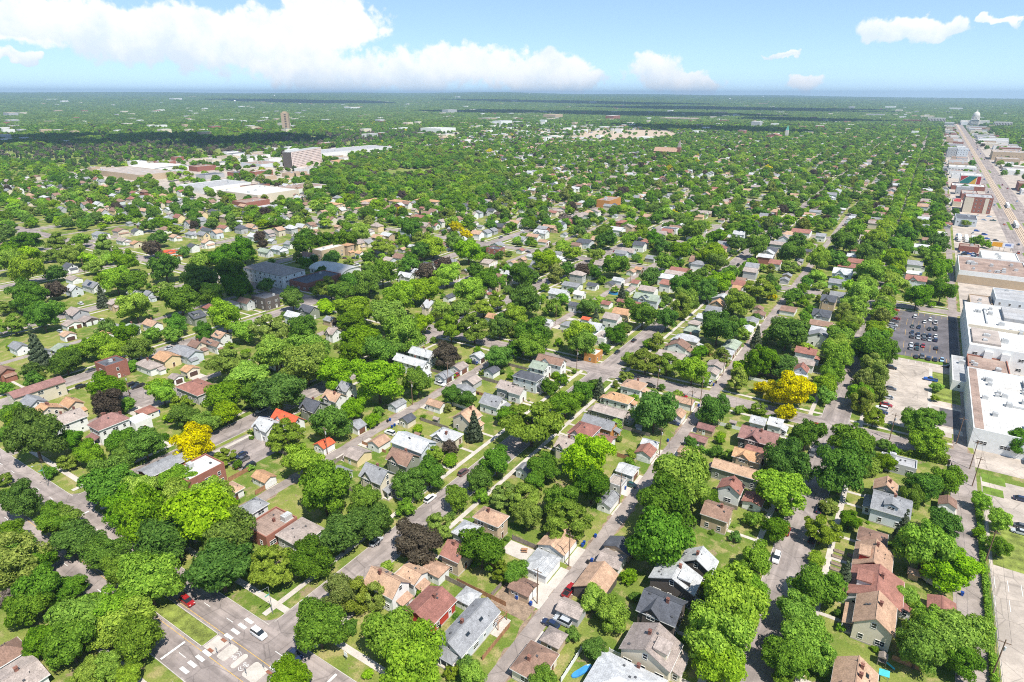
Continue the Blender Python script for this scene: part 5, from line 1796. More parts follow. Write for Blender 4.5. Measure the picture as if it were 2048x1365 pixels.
# the unbroken double row of bright street trees along the right street
TREES = list(TREES)
rr_ = random.Random(12)
yy = 262.0
while yy < 1700:
    for sx in (-7.0, 7.0):
        x_, y_ = -9.5 + sx + rr_.uniform(-.8, .8), yy + rr_.uniform(-2, 2)
        if min(abs(y_ - cy_) for cy_ in CROSS) > 8 and all((x_ - t[0]) ** 2 + (y_ - t[1]) ** 2 > 36 for t in TREES):
            TREES.append((x_, y_, rr_.uniform(4.6, 6.2), rr_.choice('bbgbg')))
    yy += 9.5
TS = sorted(TREES, key=lambda t: -screen_size(*t[:3]))
near_trees, rest_trees = TS[:296], TS[296:]
near_trees.sort(key=lambda t: t[1])
for i, (x, y, R, ty) in enumerate(near_trees):
    r = random.Random(i + 400)
    k = KIND[ty]
    size = 'large ' if R > 6.6 else 'small ' if R < 3.2 else ''
    shrub = R < 2.0
    lab = place_label(size + TLOOK[ty], 'tree', x, y)
    t = tag(empty('spruce_tree' if ty == 's' else 'tree', (x, y, 0), r.uniform(0, 6.28)), lab, 'tree', 'trees among the houses')
    t.scale = (R * r.uniform(.80, 1.10), R * r.uniform(.80, 1.10), R * r.uniform(.86, 1.16))
    put('trunk', TRUNK[k], t)
    me = CROWN[k][r.randrange(len(CROWN[k]))]
    o = put('crown', me, t)
    o.material_slots[0].link = 'OBJECT'
    o.material_slots[0].material = LEAF[ty]

# ------------------------------------------------------------------ cars


def loft(mb, secs, mat=0):
    """secs: (x, half width low, half width high, z low, z high)"""
    i = len(mb.v)
    for (x, wl, wh, zl, zh) in secs:
        zm = zl + (zh - zl) * .55
        wm = max(wl, wh)
        mb.v += [(x, -wl, zl), (x, -wm, zm), (x, -wh, zh), (x, wh, zh), (x, wm, zm), (x, wl, zl)]
    n = len(secs)
    for k in range(n - 1):
        for j in range(6):
            a, b = i + k * 6 + j, i + k * 6 + (j + 1) % 6
            mb.face((a, b, b + 6, a + 6)[::-1], mat)
    mb.face(tuple(i + j for j in range(6)), mat)
    mb.face(tuple(i + (n - 1) * 6 + 5 - j for j in range(6)), mat)
    return mb


def car_parts(kind):
    if kind == 'car':
        L, H1, H2 = 2.3, .78, 1.44
        body = [(-2.3, .72, .70, .30, .70), (-2.15, .82, .80, .24, .84), (-1.2, .88, .84, .22, .90), (.7, .88, .84, .22, .88), (1.9, .86, .78, .24, .74), (2.3, .72, .66, .30, .60)]
        green = [(-1.95, .74, .70, .82, .86), (-1.2, .76, .60, .84, 1.36), (-.2, .76, .62, .84, 1.42), (.35, .76, .60, .84, 1.38), (1.15, .74, .70, .82, .86)]
        roof = (-1.15, .33, .58, 1.375, 1.455)
    elif kind == 'suv':
        body = [(-2.35, .78, .76, .36, .92), (-2.2, .88, .86, .30, 1.02), (-1.0, .93, .90, .28, 1.06), (.7, .93, .90, .28, 1.04), (2.0, .90, .82, .30, .94), (2.35, .78, .72, .36, .74)]
        green = [(-2.25, .82, .78, .98, 1.04), (-1.9, .82, .68, 1.0, 1.62), (-.3, .82, .70, 1.0, 1.70), (.4, .82, .68, 1.0, 1.64), (1.2, .80, .76, .98, 1.04)]
        roof = (-1.9, .42, .66, 1.64, 1.73)
    else:
        body = [(-2.75, .80, .78, .42, .80), (-2.65, .92, .90, .36, 1.02), (-.75, .95, .92, .34, 1.04), (.95, .95, .92, .34, 1.08), (2.45, .93, .86, .36, 1.02), (2.8, .84, .78, .42, .78)]
        green = [(-.75, .84, .78, 1.0, 1.06), (-.55, .84, .70, 1.02, 1.70), (.1, .84, .72, 1.02, 1.76), (.65, .84, .70, 1.02, 1.70), (1.3, .82, .78, 1.0, 1.08)]
        roof = (-.6, .66, .68, 1.72, 1.81)
    b = loft(MB(), body)
    if kind == 'pickup':
        b.box(-2.6, -.78, 1.03, -.85, .78, 1.045, 1)
        for y0, y1 in ((-.92, -.78), (.78, .92)):
            b.box(-2.65, y0, 1.0, -.8, y1, 1.12)
        b.box(-2.7, -.92, 1.0, -2.6, .92, 1.12)
    g = loft(MB(), green)
    rf = MB()
    x0, x1, w, z0, z1 = roof
    rf.box(x0, -w, z0, x1, w, z1)
    return (b.mesh(kind + '_body', ['car_white', 'tyre']), g.mesh(kind + '_windows', 'glass'), rf.mesh(kind + '_roof_panel', 'car_white'), body[-1][0])


CARPARTS = {k: car_parts(k) for k in ('car', 'suv', 'pickup')}
WHEEL = MB().tube((0, -.11, 0), (0, .11, 0), .34, .34, 12).tube((0, -.125, 0), (0, .125, 0), .17, .17, 8, 1).mesh('wheel', ['tyre', 'hvac'])
LENS = MB().box(-.06, -.16, -.07, .06, .16, .07).mesh('headlight', 'light_lens')
TLENS = MB().box(-.05, -.14, -.09, .05, .14, .09).mesh('tail_light', 'tail_lens')


def make_car(x, y, axis, colour, kind, label, group, flip=False, z=.03, detail=True):
    rz = (0 if axis == 'x' else math.pi / 2) + (math.pi if flip else 0)
    nm = {'car': 'parked_car', 'suv': 'parked_car', 'pickup': 'pickup_truck'}[kind]
    root = tag(empty(nm, (x, y, z), rz + rnd.uniform(-.03, .03)), label, 'pickup' if kind == 'pickup' else 'car', group)
    b, g, rf, front = CARPARTS[kind]
    for nmp, me in (('body', b), ('roof_panel', rf)):
        o = put(nmp, me, root)
        o.material_slots[0].link = 'OBJECT'
        o.material_slots[0].material = MATS['car_' + colour]
    put('windows', g, root)
    if detail:
        wx = 1.42 if kind != 'pickup' else 1.75
        for sx in (-1, 1):
            for sy in (-1, 1):
                put('wheel', WHEEL, root, (sx * wx, sy * .80, .34))
        for sy in (-1, 1):
            put('headlight', LENS, root, (front - .06, sy * .55, .66 if kind == 'car' else .80))
            put('tail_light', TLENS, root, (-front + .03, sy * .6, .62 if kind == 'car' else .80))
    return root


for (x, y, axis, colour, kind) in sorted(CARS, key=lambda c: c[1]):
    look = '%s %s' % (PAINTNAME.get(colour, colour), {'car': 'car', 'suv': 'tall car', 'pickup': 'pickup'}[kind])
    make_car(x, y, axis, colour, kind, place_label(look, 'car', x, y), 'cars on streets, drives and lots', (int(x * 7) % 2 == 0), .04, y < 330 or x < 40)

# ------------------------------------------------------------------ utility poles, lamps, bins
for (x, y) in sorted(POLES, key=lambda p: p[1]):
    root = tag(empty('utility_pole', (x, y, 0)), place_label('wooden utility pole', 'pole', x, y), 'utility pole', 'wooden poles along the alleys')
    MB().tube((0, 0, 0), (0, 0, 11.2), .17, .11, 8).build('post', 'pole_wood', root)
    MB().box(-1.25, -.06, 10.3, 1.25, .06, 10.44).build('crossarm', 'pole_wood', root)
    for u in (-1.1, -.45, .45, 1.1):
        MB().tube((u, 0, 10.44), (u, 0, 10.68), .045, .03, 6).build('insulator', 'stone', root)
    if int(x) % 2:
        MB().tube((.32, 0, 8.3), (.32, 0, 9.3), .24, .24, 10).build('transformer', 'hvac', root)


def wire(p, q, sag, name='overhead_wire', label=None):
    mb = MB()
    n = 8
    pts = []
    for k in range(n + 1):
        t = k / n
        pts.append((p[0] + (q[0] - p[0]) * t, p[1] + (q[1] - p[1]) * t, p[2] + (q[2] - p[2]) * t - sag * 4 * t * (1 - t)))
    for k in range(n):
        mb.tube(pts[k], pts[k + 1], .022, .022, 4)
    o = mb.build(name, 'tyre')
    return tag(o, label, 'wire', 'overhead wires')


right_poles = sorted([p for p in POLES if 30 < p[0] < 45 and p[1] < 260], key=lambda p: p[1])
mid_poles = sorted([p for p in POLES if abs(p[0] + 57) < 9 and p[1] < 300], key=lambda p: p[1])
for nm, pl in (('right', right_poles), ('middle', mid_poles)):
    for k in range(len(pl) - 1):
        a, b = pl[k], pl[k + 1]
        if b[1] - a[1] < 8:
            continue
        for u, side in ((-1.1, 'left end'), (1.1, 'right end')):
            wire((a[0] + u, a[1], 10.66), (b[0] + u, b[1], 10.66), .5, label='thin dark wire on %s of crossarms, %s span along %s alley' % (side, ordinal(k + 1), nm))

LAMPS_ALL = [(-113.9, 68.9, 'at the crossing corner by the boulevard'), (LAMPS[1][0], LAMPS[1][1], 'at the left street corner of the boulevard')]
for (x, y, w) in LAMPS_ALL:
    root = tag(empty('street_lamp', (x, y, 0)), 'slim steel street lamp %s' % w, 'street lamp', 'street lamps')
    MB().tube((0, 0, 0), (0, 0, 8.6), .10, .06, 8).build('post', 'steel', root)
    MB().tube((0, 0, 8.5), (0, -2.2, 8.9), .045, .035, 6).build('arm', 'steel', root)
    MB().box(-.14, -2.75, 8.82, .14, -2.1, 8.98).build('lamp_head', 'hvac', root)
    MB().box(-.04, -1.3, 6.2, .04, -.1, 6.5).build('street_sign', 'copper_green', root)

BIN = [MB().prism([(-.28, .08), (.28, .08), (.34, 1.0), (-.34, 1.0)], -.33, .33, 'y').box(-.36, -.37, 1.0, .36, .37, 1.08).tube((-.3, -.2, .1), (-.3, .2, .1), .1, .1, 8, 1).mesh('wheeled_bin', [m, 'tyre']) for m in ('bin_blue', 'bin_black')]
for i, (x, y) in enumerate(sorted(BINS, key=lambda p: p[1])):
    k = 0 if i % 4 else 1
    o = put('wheeled_bin', BIN[k], None, (x, y, .03), rnd.uniform(-.3, .3))
    tag(o, place_label('%s wheeled bin' % ('blue' if k == 0 else 'black'), 'bin', x, y), 'bin', 'wheeled bins by the alleys')

# ------------------------------------------------------------------ commercial strip beside the right alley and the avenue
def block(name, x0, y0, x1, y1, h, wall, roof, label, cat='building', group=None, rows=(), faces=('-y',), units=4, win=0, seed=1, pitch=4.2):
    r = random.Random(seed)
    W, D = x1 - x0, y1 - y0
    root = tag(empty(name, ((x0 + x1) / 2, (y0 + y1) / 2, 0)), label, cat, group)
    mb = MB().box(-W / 2, -D / 2, 0, W / 2, D / 2, h, bottom=False)
    p = .35
    for (a, b, c, d) in ((-W / 2, -D / 2, W / 2, -D / 2 + p), (-W / 2, D / 2 - p, W / 2, D / 2), (-W / 2, -D / 2 + p, -W / 2 + p, D / 2 - p), (W / 2 - p, -D / 2 + p, W / 2, D / 2 - p)):
        mb.box(a, b, h, c, d, h + .6, bottom=False)
    mb.build('wall', wall, root)
    rf = MB()
    rf.poly([(-W / 2 + p, -D / 2 + p, h + .04), (W / 2 - p, -D / 2 + p, h + .04), (W / 2 - p, D / 2 - p, h + .04), (-W / 2 + p, D / 2 - p, h + .04)])
    ro = rf.build('roof', roof, root)
    for k in range(units):
        s = r.uniform(.8, 1.6)
        put('roof_unit', HVAC, ro, (r.uniform(-.4, .4) * W, r.uniform(-.4, .4) * D, h + .2), r.choice((0, 1.57)), (s, s, s))
    for fc in faces:
        span = W if fc[1] == 'y' else D
        n = max(1, int(span / pitch))
        for z in rows:
            for k in range(n):
                on_face(root, 'window', WIN[win], fc, (k + .5) / n * span - span / 2, z, W, D)
    return root


wb = block('white_warehouse', 35.2, 347.2, 76, 425, 10.2, 'wall_W', 'flat_wh', 'white two-storey warehouse with white roof beside the dark parking lot', rows=(1.6, 6.2), win=1, units=24, seed=3, pitch=5.2)
for (xa, ya, xb, yb, zt, mt, nm_) in ((-20, -8.2, 20, -7.6, 11.6, 'wall_C', 'parapet'), (-4, 12, 18, 34, 11.9, 'flat_gy', 'roof_section'), (-19, -34, -8, -12, 11.2, 'flat_tp', 'roof_section'), (6, -30, 19, -14, 11.4, 'flat_wh', 'roof_section'), (-12, 2, -11.2, 30, 11.0, 'hvac', 'duct')):
    MB().box(xa, ya, 10.3, xb, yb, zt).build(nm_, mt, wb)
for k, u in enumerate((-12.5, -6.0)):
    MB().box(u - 1.6, -38.9 - 1.5, 0, u + 1.6, -38.92, 9.0).build('wall_bay', 'wall_W', wb)
for k in range(9):
    on_face(wb, 'window', WIN[1], '-x', -36 + k * 9, 5.5, 40.8, 77.8)
block('brick_workshop', 35.2, 323.5, 50.5, 346.6, 5.6, 'wall_K', 'flat_br', 'low workshop with flat brown roof between the two white buildings', rows=(2.2,), units=3, seed=4)
block('loading_shed', 29.3, 311.5, 34.9, 345.0, 4.2, 'wall_W', 'flat_gy', 'narrow white shed at the side of the brown-roofed workshop', rows=(1.6,), units=1, seed=5)
bw = block('white_factory', 34.2, 257.5, 76, 322.6, 7.6, 'wall_W', 'flat_wh', 'large factory with bright white roof at the cross street corner', rows=(2.4,), win=3, units=22, seed=6, pitch=6)
for (xa, ya, xb, yb, zt, mt, nm_) in ((-20.4, -31.8, -17.6, 31.8, 8.0, 'flat_br', 'roof_edge'), (-2, 6, 17, 26, 8.9, 'flat_gy', 'roof_section'), (-10, -4.3, 20, -3.8, 8.5, 'hvac', 'duct'), (4, -28, 16, -12, 8.7, 'flat_wh', 'roof_section')):
    MB().box(xa, ya, 7.7, xb, yb, zt).build(nm_, mt, bw)
MB().prism([(-3.2, 3.2), (3.2, 3.2), (3.2, 3.5), (-3.2, 4.2)], -32.6 - 4.0, -32.6, 'y').build('canopy', 'hvac', bw)
br = block('brown_warehouse', 35.0, 516, 74, 566, 8.2, 'wall_W', 'flat_br', 'wide warehouse with brown gravel roof and tan lower wall', rows=(), units=16, seed=7)
MB().box(-19.6, -25.12, .2, 19.6, -25.02, 5.6).build('painted_band', 'wall_T', br)
block('grey_office', 52, 453, 76, 480, 7.4, 'wall_B', 'flat_gy', 'pale two-storey office with grey roof behind the white warehouse', rows=(4.6,), units=2, seed=8)
block('store_annex', 40, 441.5, 51, 470, 4.0, 'wall_T', 'flat_tp', 'low tan annex with flat roof beside the pale office', rows=(), units=2, seed=9)
sg = block('tyre_shop', 50.5, 573, 73, 602, 7.2, 'wall_W', 'flat_wh', 'white shop with long golden sign band along its front', rows=(), units=3, seed=10)
for k in range(4):
    MB().box(-10.4 + k * 5.2, -14.62, 2.6, -5.5 + k * 5.2, -14.52, 4.2).build('sign_panel', 'sign_gold', sg)
    on_face(sg, 'window', WIN[0], '-y', -3.5 + k * 3, 5.2, 22.5, 29)
block('service_shed', 38.5, 628, 52, 640, 4.0, 'wall_K', 'flat_br', 'small brick shed behind the crowded car yard', units=1, seed=12)
block('blue_gym', 37.5, 757, 55, 790, 6.4, 'wall_B', 'flat_dk', 'pale blue hall with dark roof by the trailer yard', rows=(3.6,), units=2, seed=13)
ba = block('brown_apartments', 46, 853, 71, 884, 16.5, 'wall_K', 'flat_gy', 'four-storey brown brick apartments with grey roof beside the avenue', rows=(1.8, 5.6, 9.4, 13.0), faces=('-y', '-x', '+x'), units=6, seed=14, pitch=3.8)
MB().box(-12.6, -15.7, 0, -4.5, -15.52, 16.3).build('cream_panel', 'wall_C', ba)
MB().box(5.5, -15.7, 0, 9.0, -15.52, 16.3).build('cream_panel', 'wall_C', ba)
block('red_roofed_hall', 37.5, 893, 45.6, 925, 5.2, 'wall_C', 'mural_red', 'low hall with flat red roof behind the brown apartments', units=1, seed=15)
block('long_brick_store', 38, 1062, 76, 1092, 5.0, 'wall_K', 'flat_wh', 'long brick store with white roof before the mural building', units=4, seed=16)
mu = block('mural_building', 48.5, 1126, 73.5, 1152, 13.5, 'wall_W', 'flat_wh', 'white-roofed building whose front is painted in red, green and gold', units=3, seed=17)
for (pts, m) in (([(-12, 12.6), (-12, 5), (-3, 12.6)], 'mural_red'), ([(-12, 4.4), (-12, .5), (-3, .5), (8, 12.6), (-2.2, 12.6)], 'mural_green'),
                 ([(-1.8, .5), (6.6, .5), (6.6, 12.6), (9.0, 12.6)][:3] + [(6.6, 10.0)], 'mural_gold'), ([(7.4, .5), (12, .5), (12, 12.6), (7.4, 12.6)], 'mural_red')):
    mm = MB()
    pts = sorted(pts, key=lambda p: math.atan2(p[1] - sum(q[1] for q in pts) / len(pts), p[0] - sum(q[0] for q in pts) / len(pts)))
    mm.prism([(x, z) for x, z in pts], -13.09, -13.01, 'y')
    mm.build('mural_panel', m, mu)
block('white_flats', 36, 1290, 74, 1325, 10, 'wall_W', 'flat_wh', 'white three-storey flats with dark window row beyond the mural', rows=(6.2,), win=3, units=5, seed=18)
block('grey_apartments', 36, 1622, 52, 1660, 18, 'wall_G', 'flat_gy', 'tall grey apartments on the avenue far beyond the mural', rows=(2, 6, 10, 14), units=4, seed=19)
block('blue_apartments', 53, 1622, 72, 1665, 17, 'wall_B', 'flat_gy', 'tall pale blue apartments joining the grey ones', rows=(2, 6, 10, 14), units=4, seed=20)
block('tan_complex', 112, 1612, 178, 1668, 15, 'wall_T', 'flat_tp', 'broad tan complex on the far side of the avenue', rows=(3, 8), units=8, seed=21, pitch=6)
block('tan_complex_wing', 114, 1520, 150, 1560, 9, 'wall_T', 'flat_tp', 'lower tan wing in front of the broad tan complex', rows=(3,), units=3, seed=22, pitch=6)
avr = random.Random(5)
taken = [(300, 700), (740, 940), (1055, 1160), (1280, 1335), (1600, 1680)]
side_n = {0: 0, 1: 0}
for side, (xa, xb) in enumerate(((37, 74), (111, 182))):
    y = 690 if side == 0 else 560
    while y < 3150:
        d = avr.uniform(16, 42)
        if not any(a - 4 < y + d and y < b + 4 for a, b in (taken if side == 0 else [(1510, 1680)])):
            w = avr.uniform(14, xb - xa - 2)
            x = avr.uniform(xa, xb - w)
            side_n[side] += 1
            wc, rc = avr.choice(['wall_W', 'wall_K', 'wall_T', 'wall_G', 'wall_C', 'wall_W']), avr.choice(['flat_wh', 'flat_gy', 'flat_br', 'flat_tp', 'flat_wh'])
            block('avenue_store', x, y, x + w, y + d, avr.uniform(4.2, 10.5), wc, rc,
                  '%s store with %s roof, %s along the %s side of the avenue' % (WALL[wc[-1]][1], {'flat_wh': 'white', 'flat_gy': 'grey', 'flat_br': 'brown', 'flat_tp': 'taupe'}[rc], ordinal(side_n[side]), ('near', 'far')[side]),
                  'store', 'stores along the avenue', units=3 if y < 1500 else 1, seed=side_n[side], rows=(2.0,) if y < 1200 else ())
        y += d + avr.uniform(4, 26)

# billboards, trailers and the train
for k, (x, m, what) in enumerate(((64.5, 'sign_gold', 'golden'), (72.0, 'sign_white', 'white and blue'))):
    root = tag(empty('billboard', (x, 646, 0)), '%s billboard on posts above the car yard' % what, 'billboard', 'billboards above the car yard')
    for u in (-2.2, 2.2):
        MB().tube((u, .2, 0), (u, .2, 5.6), .16, .14, 6).build('post', 'steel', root)
    MB().box(-3.4, -.12, 3.6, 3.4, .12, 7.2).build('panel', m, root)
    if k:
        MB().box(-2.2, -.17, 4.8, 1.8, -.13, 6.4).build('panel_print', 'sign_blue', root)
for k, (x, y) in enumerate(((88.6, 785), (91.4, 925))):
    root = tag(empty('tram', (x, y, .2)), ('white and dark light-rail train on the tracks nearest the yards', 'white light-rail train farther along the avenue tracks')[k], 'train', 'light-rail trains')
    for j in range(3):
        o = MB().prism([(-1.3, .35), (1.3, .35), (1.35, 2.2), (1.1, 3.4), (-1.1, 3.4), (-1.35, 2.2)], j * 9.4 - 14, j * 9.4 - 5.2, 'y').build('carriage', 'white_vinyl', root)
        MB().box(-1.39, j * 9.4 - 13.4, 1.5, 1.39, j * 9.4 - 5.8, 2.5).build('window_band', 'glass', o)
yr = random.Random(9)
yn = 0
for i in range(34):
    big = i < 14
    x, y = (yr.uniform(40, 70), yr.uniform(662, 740)) if big else (yr.uniform(38, 52), yr.uniform(606, 624))
    if not big and i < 20:
        x, y = yr.uniform(38, 75), yr.uniform(800, 845)
    col = yr.choice(list(PAINT))
    yn += 1
    make_car(x, y, yr.choice('xy'), col, yr.choice(('car', 'suv', 'pickup')), '%s vehicle, %s nearest in the car yards beside the avenue' % (PAINTNAME.get(col, col), ordinal(yn)), 'vehicles in the car yards', False, .06, False)
for k in range(9):
    root = tag(empty('box_trailer', (40 + (k % 3) * 5.2, 672 + (k // 3) * 9.5, .05), 1.57), 'white box trailer, %s in the trailer yard' % ordinal(k + 1), 'trailer', 'trailers in the yard')
    MB().box(-3.2, -1.2, .7, 3.2, 1.2, 3.1).build('body', 'white_vinyl', root)
    for s in (-1, 1):
        put('wheel', WHEEL, root, (-1.6, s * 1.15, .34))
an = 0
for i in range(36):
    y = 420 + i * 46 + yr.uniform(-15, 15)
    x, f = yr.choice(((79.5, False), (82.6, False), (101, True), (104.4, True)))
    col = yr.choice(list(PAINT))
    an += 1
    if y > 640:
        make_car(x, y, 'y', col, yr.choice(('car', 'suv')), '%s car driving on the avenue, %s nearest' % (PAINTNAME.get(col, col), ordinal(an)), 'cars on the avenue', f, .04, False)

pr_ = random.Random(61)
pc = []
for xs in YSTREETS[:6]:
    for s in (-1, 1):
        y = 80.0
        while y < 900:
            y += pr_.uniform(14, 75)
            px, py = -math.sin(YAW) * xs + math.cos(YAW) * y, y
            if px < 90 or min(abs(y - c) for c in CROSS) < 10 or any(abs(c[0] - xs) < 7 and abs(c[1] - y) < 8 for c in CARS):
                continue
            if y < 250 and pr_.random() < .6:
                continue
            pc.append((xs + s * 3.6, y, pr_.choice(('silver', 'black', 'white', 'grey', 'darkblue', 'red', 'silver', 'grey')), pr_.choice(('car', 'suv', 'suv', 'pickup')), s))
for (x, y, col, kind, s) in sorted(pc, key=lambda c: c[1]):
    make_car(x, y, 'y', col, kind, place_label('%s %s at the kerb' % (PAINTNAME.get(col, col), 'pickup' if kind == 'pickup' else 'car'), 'kerbcar', x, y), 'cars parked at the kerb', s < 0, .03, y < 300)

# ------------------------------------------------------------------ fences, yard things
FENCES = [(-78.9, 124.4, -70.6, 124.4, 1.7, 'wood_grey', 'weathered board fence behind the twin grey garages'),
          (-44.4, 90.3, -44.4, 102.2, 1.6, 'white_vinyl', 'white fence beside the blue pool'),
          (-38.8, 103.0, -31.9, 103.0, 1.6, 'white_vinyl', 'white fence between pale roof and taupe-roofed house'),
          (-62.2, 85.7, -62.2, 97.3, 1.5, 'wood', 'red-brown fence beside the pale blue house near the alley'),
          (-86.2, 101.2, -78.2, 101.2, 1.6, 'wood_grey', 'grey fence behind the tan-roofed white house'),
          (-71.3, 102.6, -71.3, 107.4, 1.6, 'wood_grey', 'short grey fence by the bare yard'),
          (-159.8, 98.1, -159.8, 104.8, 1.7, 'wood', 'new tan fence beside the left alley'),
          (-152.4, 123.6, -152.4, 128.6, 1.5, 'wood_grey', 'dark fence round the small lawn by the left alley'),
          (-152.3, 128.9, -145.5, 128.9, 1.5, 'wood', 'brown fence behind the small alley lawn'),
          (-154.0, 139.4, -142.2, 139.4, 1.3, 'wood', 'low brown fence beside the tan garage'),
          (-71.4, 182.2, -66.4, 182.2, 1.6, 'wood', 'short brown fence by the red-roofed garage'),
          (-173.6, 98.0, -173.6, 105.8, 1.7, 'wood', 'tan fence behind the white-roofed brick building'),
          (18.3, 241.2, 28.5, 239.6, 2.0, 'bin_black', 'dark screen fence round the pool yard corner'),
          (28.8, 226.0, 28.8, 239.4, 2.0, 'bin_black', 'dark screen fence along the right alley'),
          (-149.8, 209.0, -138.3, 209.0, 1.6, 'wood_grey', 'grey board fence in the yards near the cross street'),
          (36.9, 95, 36.9, 226, 1.9, 'steel', 'long wire fence between right alley and parking lot')]
for (xa, ya, xb, yb, h, m, lab) in FENCES:
    L = math.hypot(xb - xa, yb - ya)
    root = tag(empty('fence', (xa, ya, 0), math.atan2(yb - ya, xb - xa)), lab, 'fence')
    mb = MB()
    if m == 'steel':
        for k in range(int(L / 3) + 1):
            mb.tube((k * 3, 0, 0), (k * 3, 0, h), .04, .04, 5)
        for z in (.1, h * .5, h - .05):
            mb.box(0, -.02, z - .02, L, .02, z + .02)
        mb.build('post_and_rail', m, root)
    else:
        n = int(L / .3)
        for k in range(n):
            z = h + rnd.uniform(-.05, .05)
            mb.box(k * L / n, -.02 - .012 * (k % 2), .05, (k + 1) * L / n - .02, .02, z)
        mb.build('boards', m, root)
        for k in range(int(L / 2.4) + 1):
            MB().box(k * 2.4 - .06, .03, 0, k * 2.4 + .06, .14, h + .08).build('post', m, root)


fr2 = random.Random(44)
lotf = []
for h in HB:
    if 'g' in h[10] or h[5] == 'f' or (h[1] + h[3]) / 2 > 300 or h[0] < -260 or h[2] > 25:
        continue
    cx, cy = (h[0] + h[2]) / 2, (h[1] + h[3]) / 2
    al = min(ALLEYS, key=lambda q: abs(q[0] - cx))[0]
    if fr2.random() > .6 or not 12 < abs(al - cx) < 45:
        continue
    yy_ = h[1] - 1.4
    xa, xb = (h[2] + .4, al - 9.5) if al > cx else (al + 9.5, h[0] - .4)
    if xb - xa < 4 or any(q[0] < xb + .3 and q[2] > xa - .3 and q[1] < yy_ + .5 and q[3] > yy_ - .5 for q in HB):
        continue
    lotf.append((xa, yy_, xb))
for (xa, ya, xb) in sorted(lotf, key=lambda q: q[1]):
    m, look = fr2.choice((('wood_grey', 'weathered board fence'), ('wood', 'brown board fence'), ('white_vinyl', 'white board fence'), ('wood_grey', 'weathered board fence')))
    root = tag(empty('yard_fence', (xa, ya, 0)), place_label(look + ' between yards', 'yardfence', (xa + xb) / 2, ya), 'fence', 'fences between yards')
    L = xb - xa
    n = int(L / .35)
    mb = MB()
    for k in range(n):
        mb.box(k * L / n, -.02 - .012 * (k % 2), .05, (k + 1) * L / n - .02, .02, 1.5 + fr2.uniform(-.05, .05))
    mb.build('boards', m, root)
sh_r = random.Random(8)
for (xa, ya, xb) in sorted(lotf, key=lambda q: q[1])[::3]:
    x, y = xa + sh_r.uniform(.35, .65) * (xb - xa), ya + 2.0
    if any(q[0] < x + 2 and q[2] > x - 2 and q[1] < y + 2 and q[3] > y - 2 for q in HB):
        continue
    building(x - 1.4, y - 1.1, x + 1.4, y + 1.1, 2.0, 'g', 'x', .7, sh_r.choice(('tp', 'gy', 'br')), sh_r.choice('WTGN'), '-', 'garden_shed', place_label('little garden shed', 'shed', x, y), 'shed', 'garden sheds', sh_r, 0)


def kidney(name, cx, cy, a, b, rot, z0, z1, mat, label, cat):
    ring = []
    for k in range(28):
        t = 2 * math.pi * k / 28
        q = 1 + .22 * math.cos(2 * t) - .18 * math.sin(t)
        ring.append((a * q * math.cos(t), b * q * math.sin(t)))
    mb = MB()
    n = len(ring)
    mb.v += [(x, y, z0) for x, y in ring] + [(x, y, z1) for x, y in ring] + [(x * .86, y * .86, z1 - .12) for x, y in ring]
    for k in range(n):
        j = (k + 1) % n
        mb.face((k, j, n + j, n + k))
        mb.face((n + k, n + j, 2 * n + j, 2 * n + k))
    mb.face(tuple(range(2 * n, 3 * n)))
    o = mb.build(name, mat, None, (cx, cy, 0))
    o.rotation_euler = (0, 0, rot)
    return tag(o, label, cat)


kidney('swimming_pool', -42.0, 95.2, 2.3, 0.95, 1.15, 0, .32, 'pool_blue', 'blue kidney-shaped pool on the lawn by the white fence', 'pool')
kidney('swimming_pool', -152.5, 362, 2.6, 2.2, 0, 0, 1.1, 'pool_blue', 'round blue yard pool near the second-block left alley', 'pool')
o = tag(empty('climbing_frame', (14.4, 133.6, 0)), 'wooden climbing frame on the lawn near the bottom edge', 'play frame')
for sx in (-1, 1):
    for sy in (-1, 1):
        MB().tube((sx * .8, sy * .8, 0), (sx * .7, sy * .7, 2.6), .07, .06, 6).build('post', 'wood_grey', o)
MB().box(-.85, -.85, 1.2, .85, .85, 1.32).build('platform', 'wood_grey', o)
MB().prism([(-.95, 2.5), (.95, 2.5), (0, 3.1)], -.95, .95, 'y').build('cover', 'wood_grey', o)
MB().prism([(.8, 1.2), (2.7, .15), (2.7, .07), (.8, 1.1)], -.3, .3, 'y').build('slide', 'turquoise', o)
o = tag(empty('shade_sail', (14.9, 128.6, 0)), 'turquoise awning on posts beside the bottom tan house', 'awning')
MB().prism([(-1.0, 2.3), (1.0, 2.6), (1.0, 2.68), (-1.0, 2.38)], -1.0, 1.0, 'y').build('cover', 'turquoise', o)
for sx in (-1, 1):
    for sy in (-1, 1):
        MB().tube((sx * .9, sy * .9, 0), (sx * .9, sy * .9, 2.45), .05, .05, 6).build('post', 'steel', o)
o = tag(empty('covered_boat', (23.8, 169.3, 0), -.5), 'boat under silver cover on trailer beneath the big tree', 'boat')
loft(MB(), [(-2.9, .9, .8, .6, 1.2), (-1.5, 1.1, .5, .5, 1.9), (.8, 1.1, .4, .5, 1.8), (2.4, .6, .25, .6, 1.3), (3.0, .1, .1, .8, 1.0)]).build('cover', 'hvac', o)
for s in (-1, 1):
    put('wheel', WHEEL, o, (-.8, s * .95, .34))
building(17.9, 167.6, 21.0, 170.9, 2.0, 'g', 'x', .8, 'tn', 'T', '-', 'garden_shed', 'tiny tan shed beside the covered boat', 'shed', None, random.Random(2), 0)
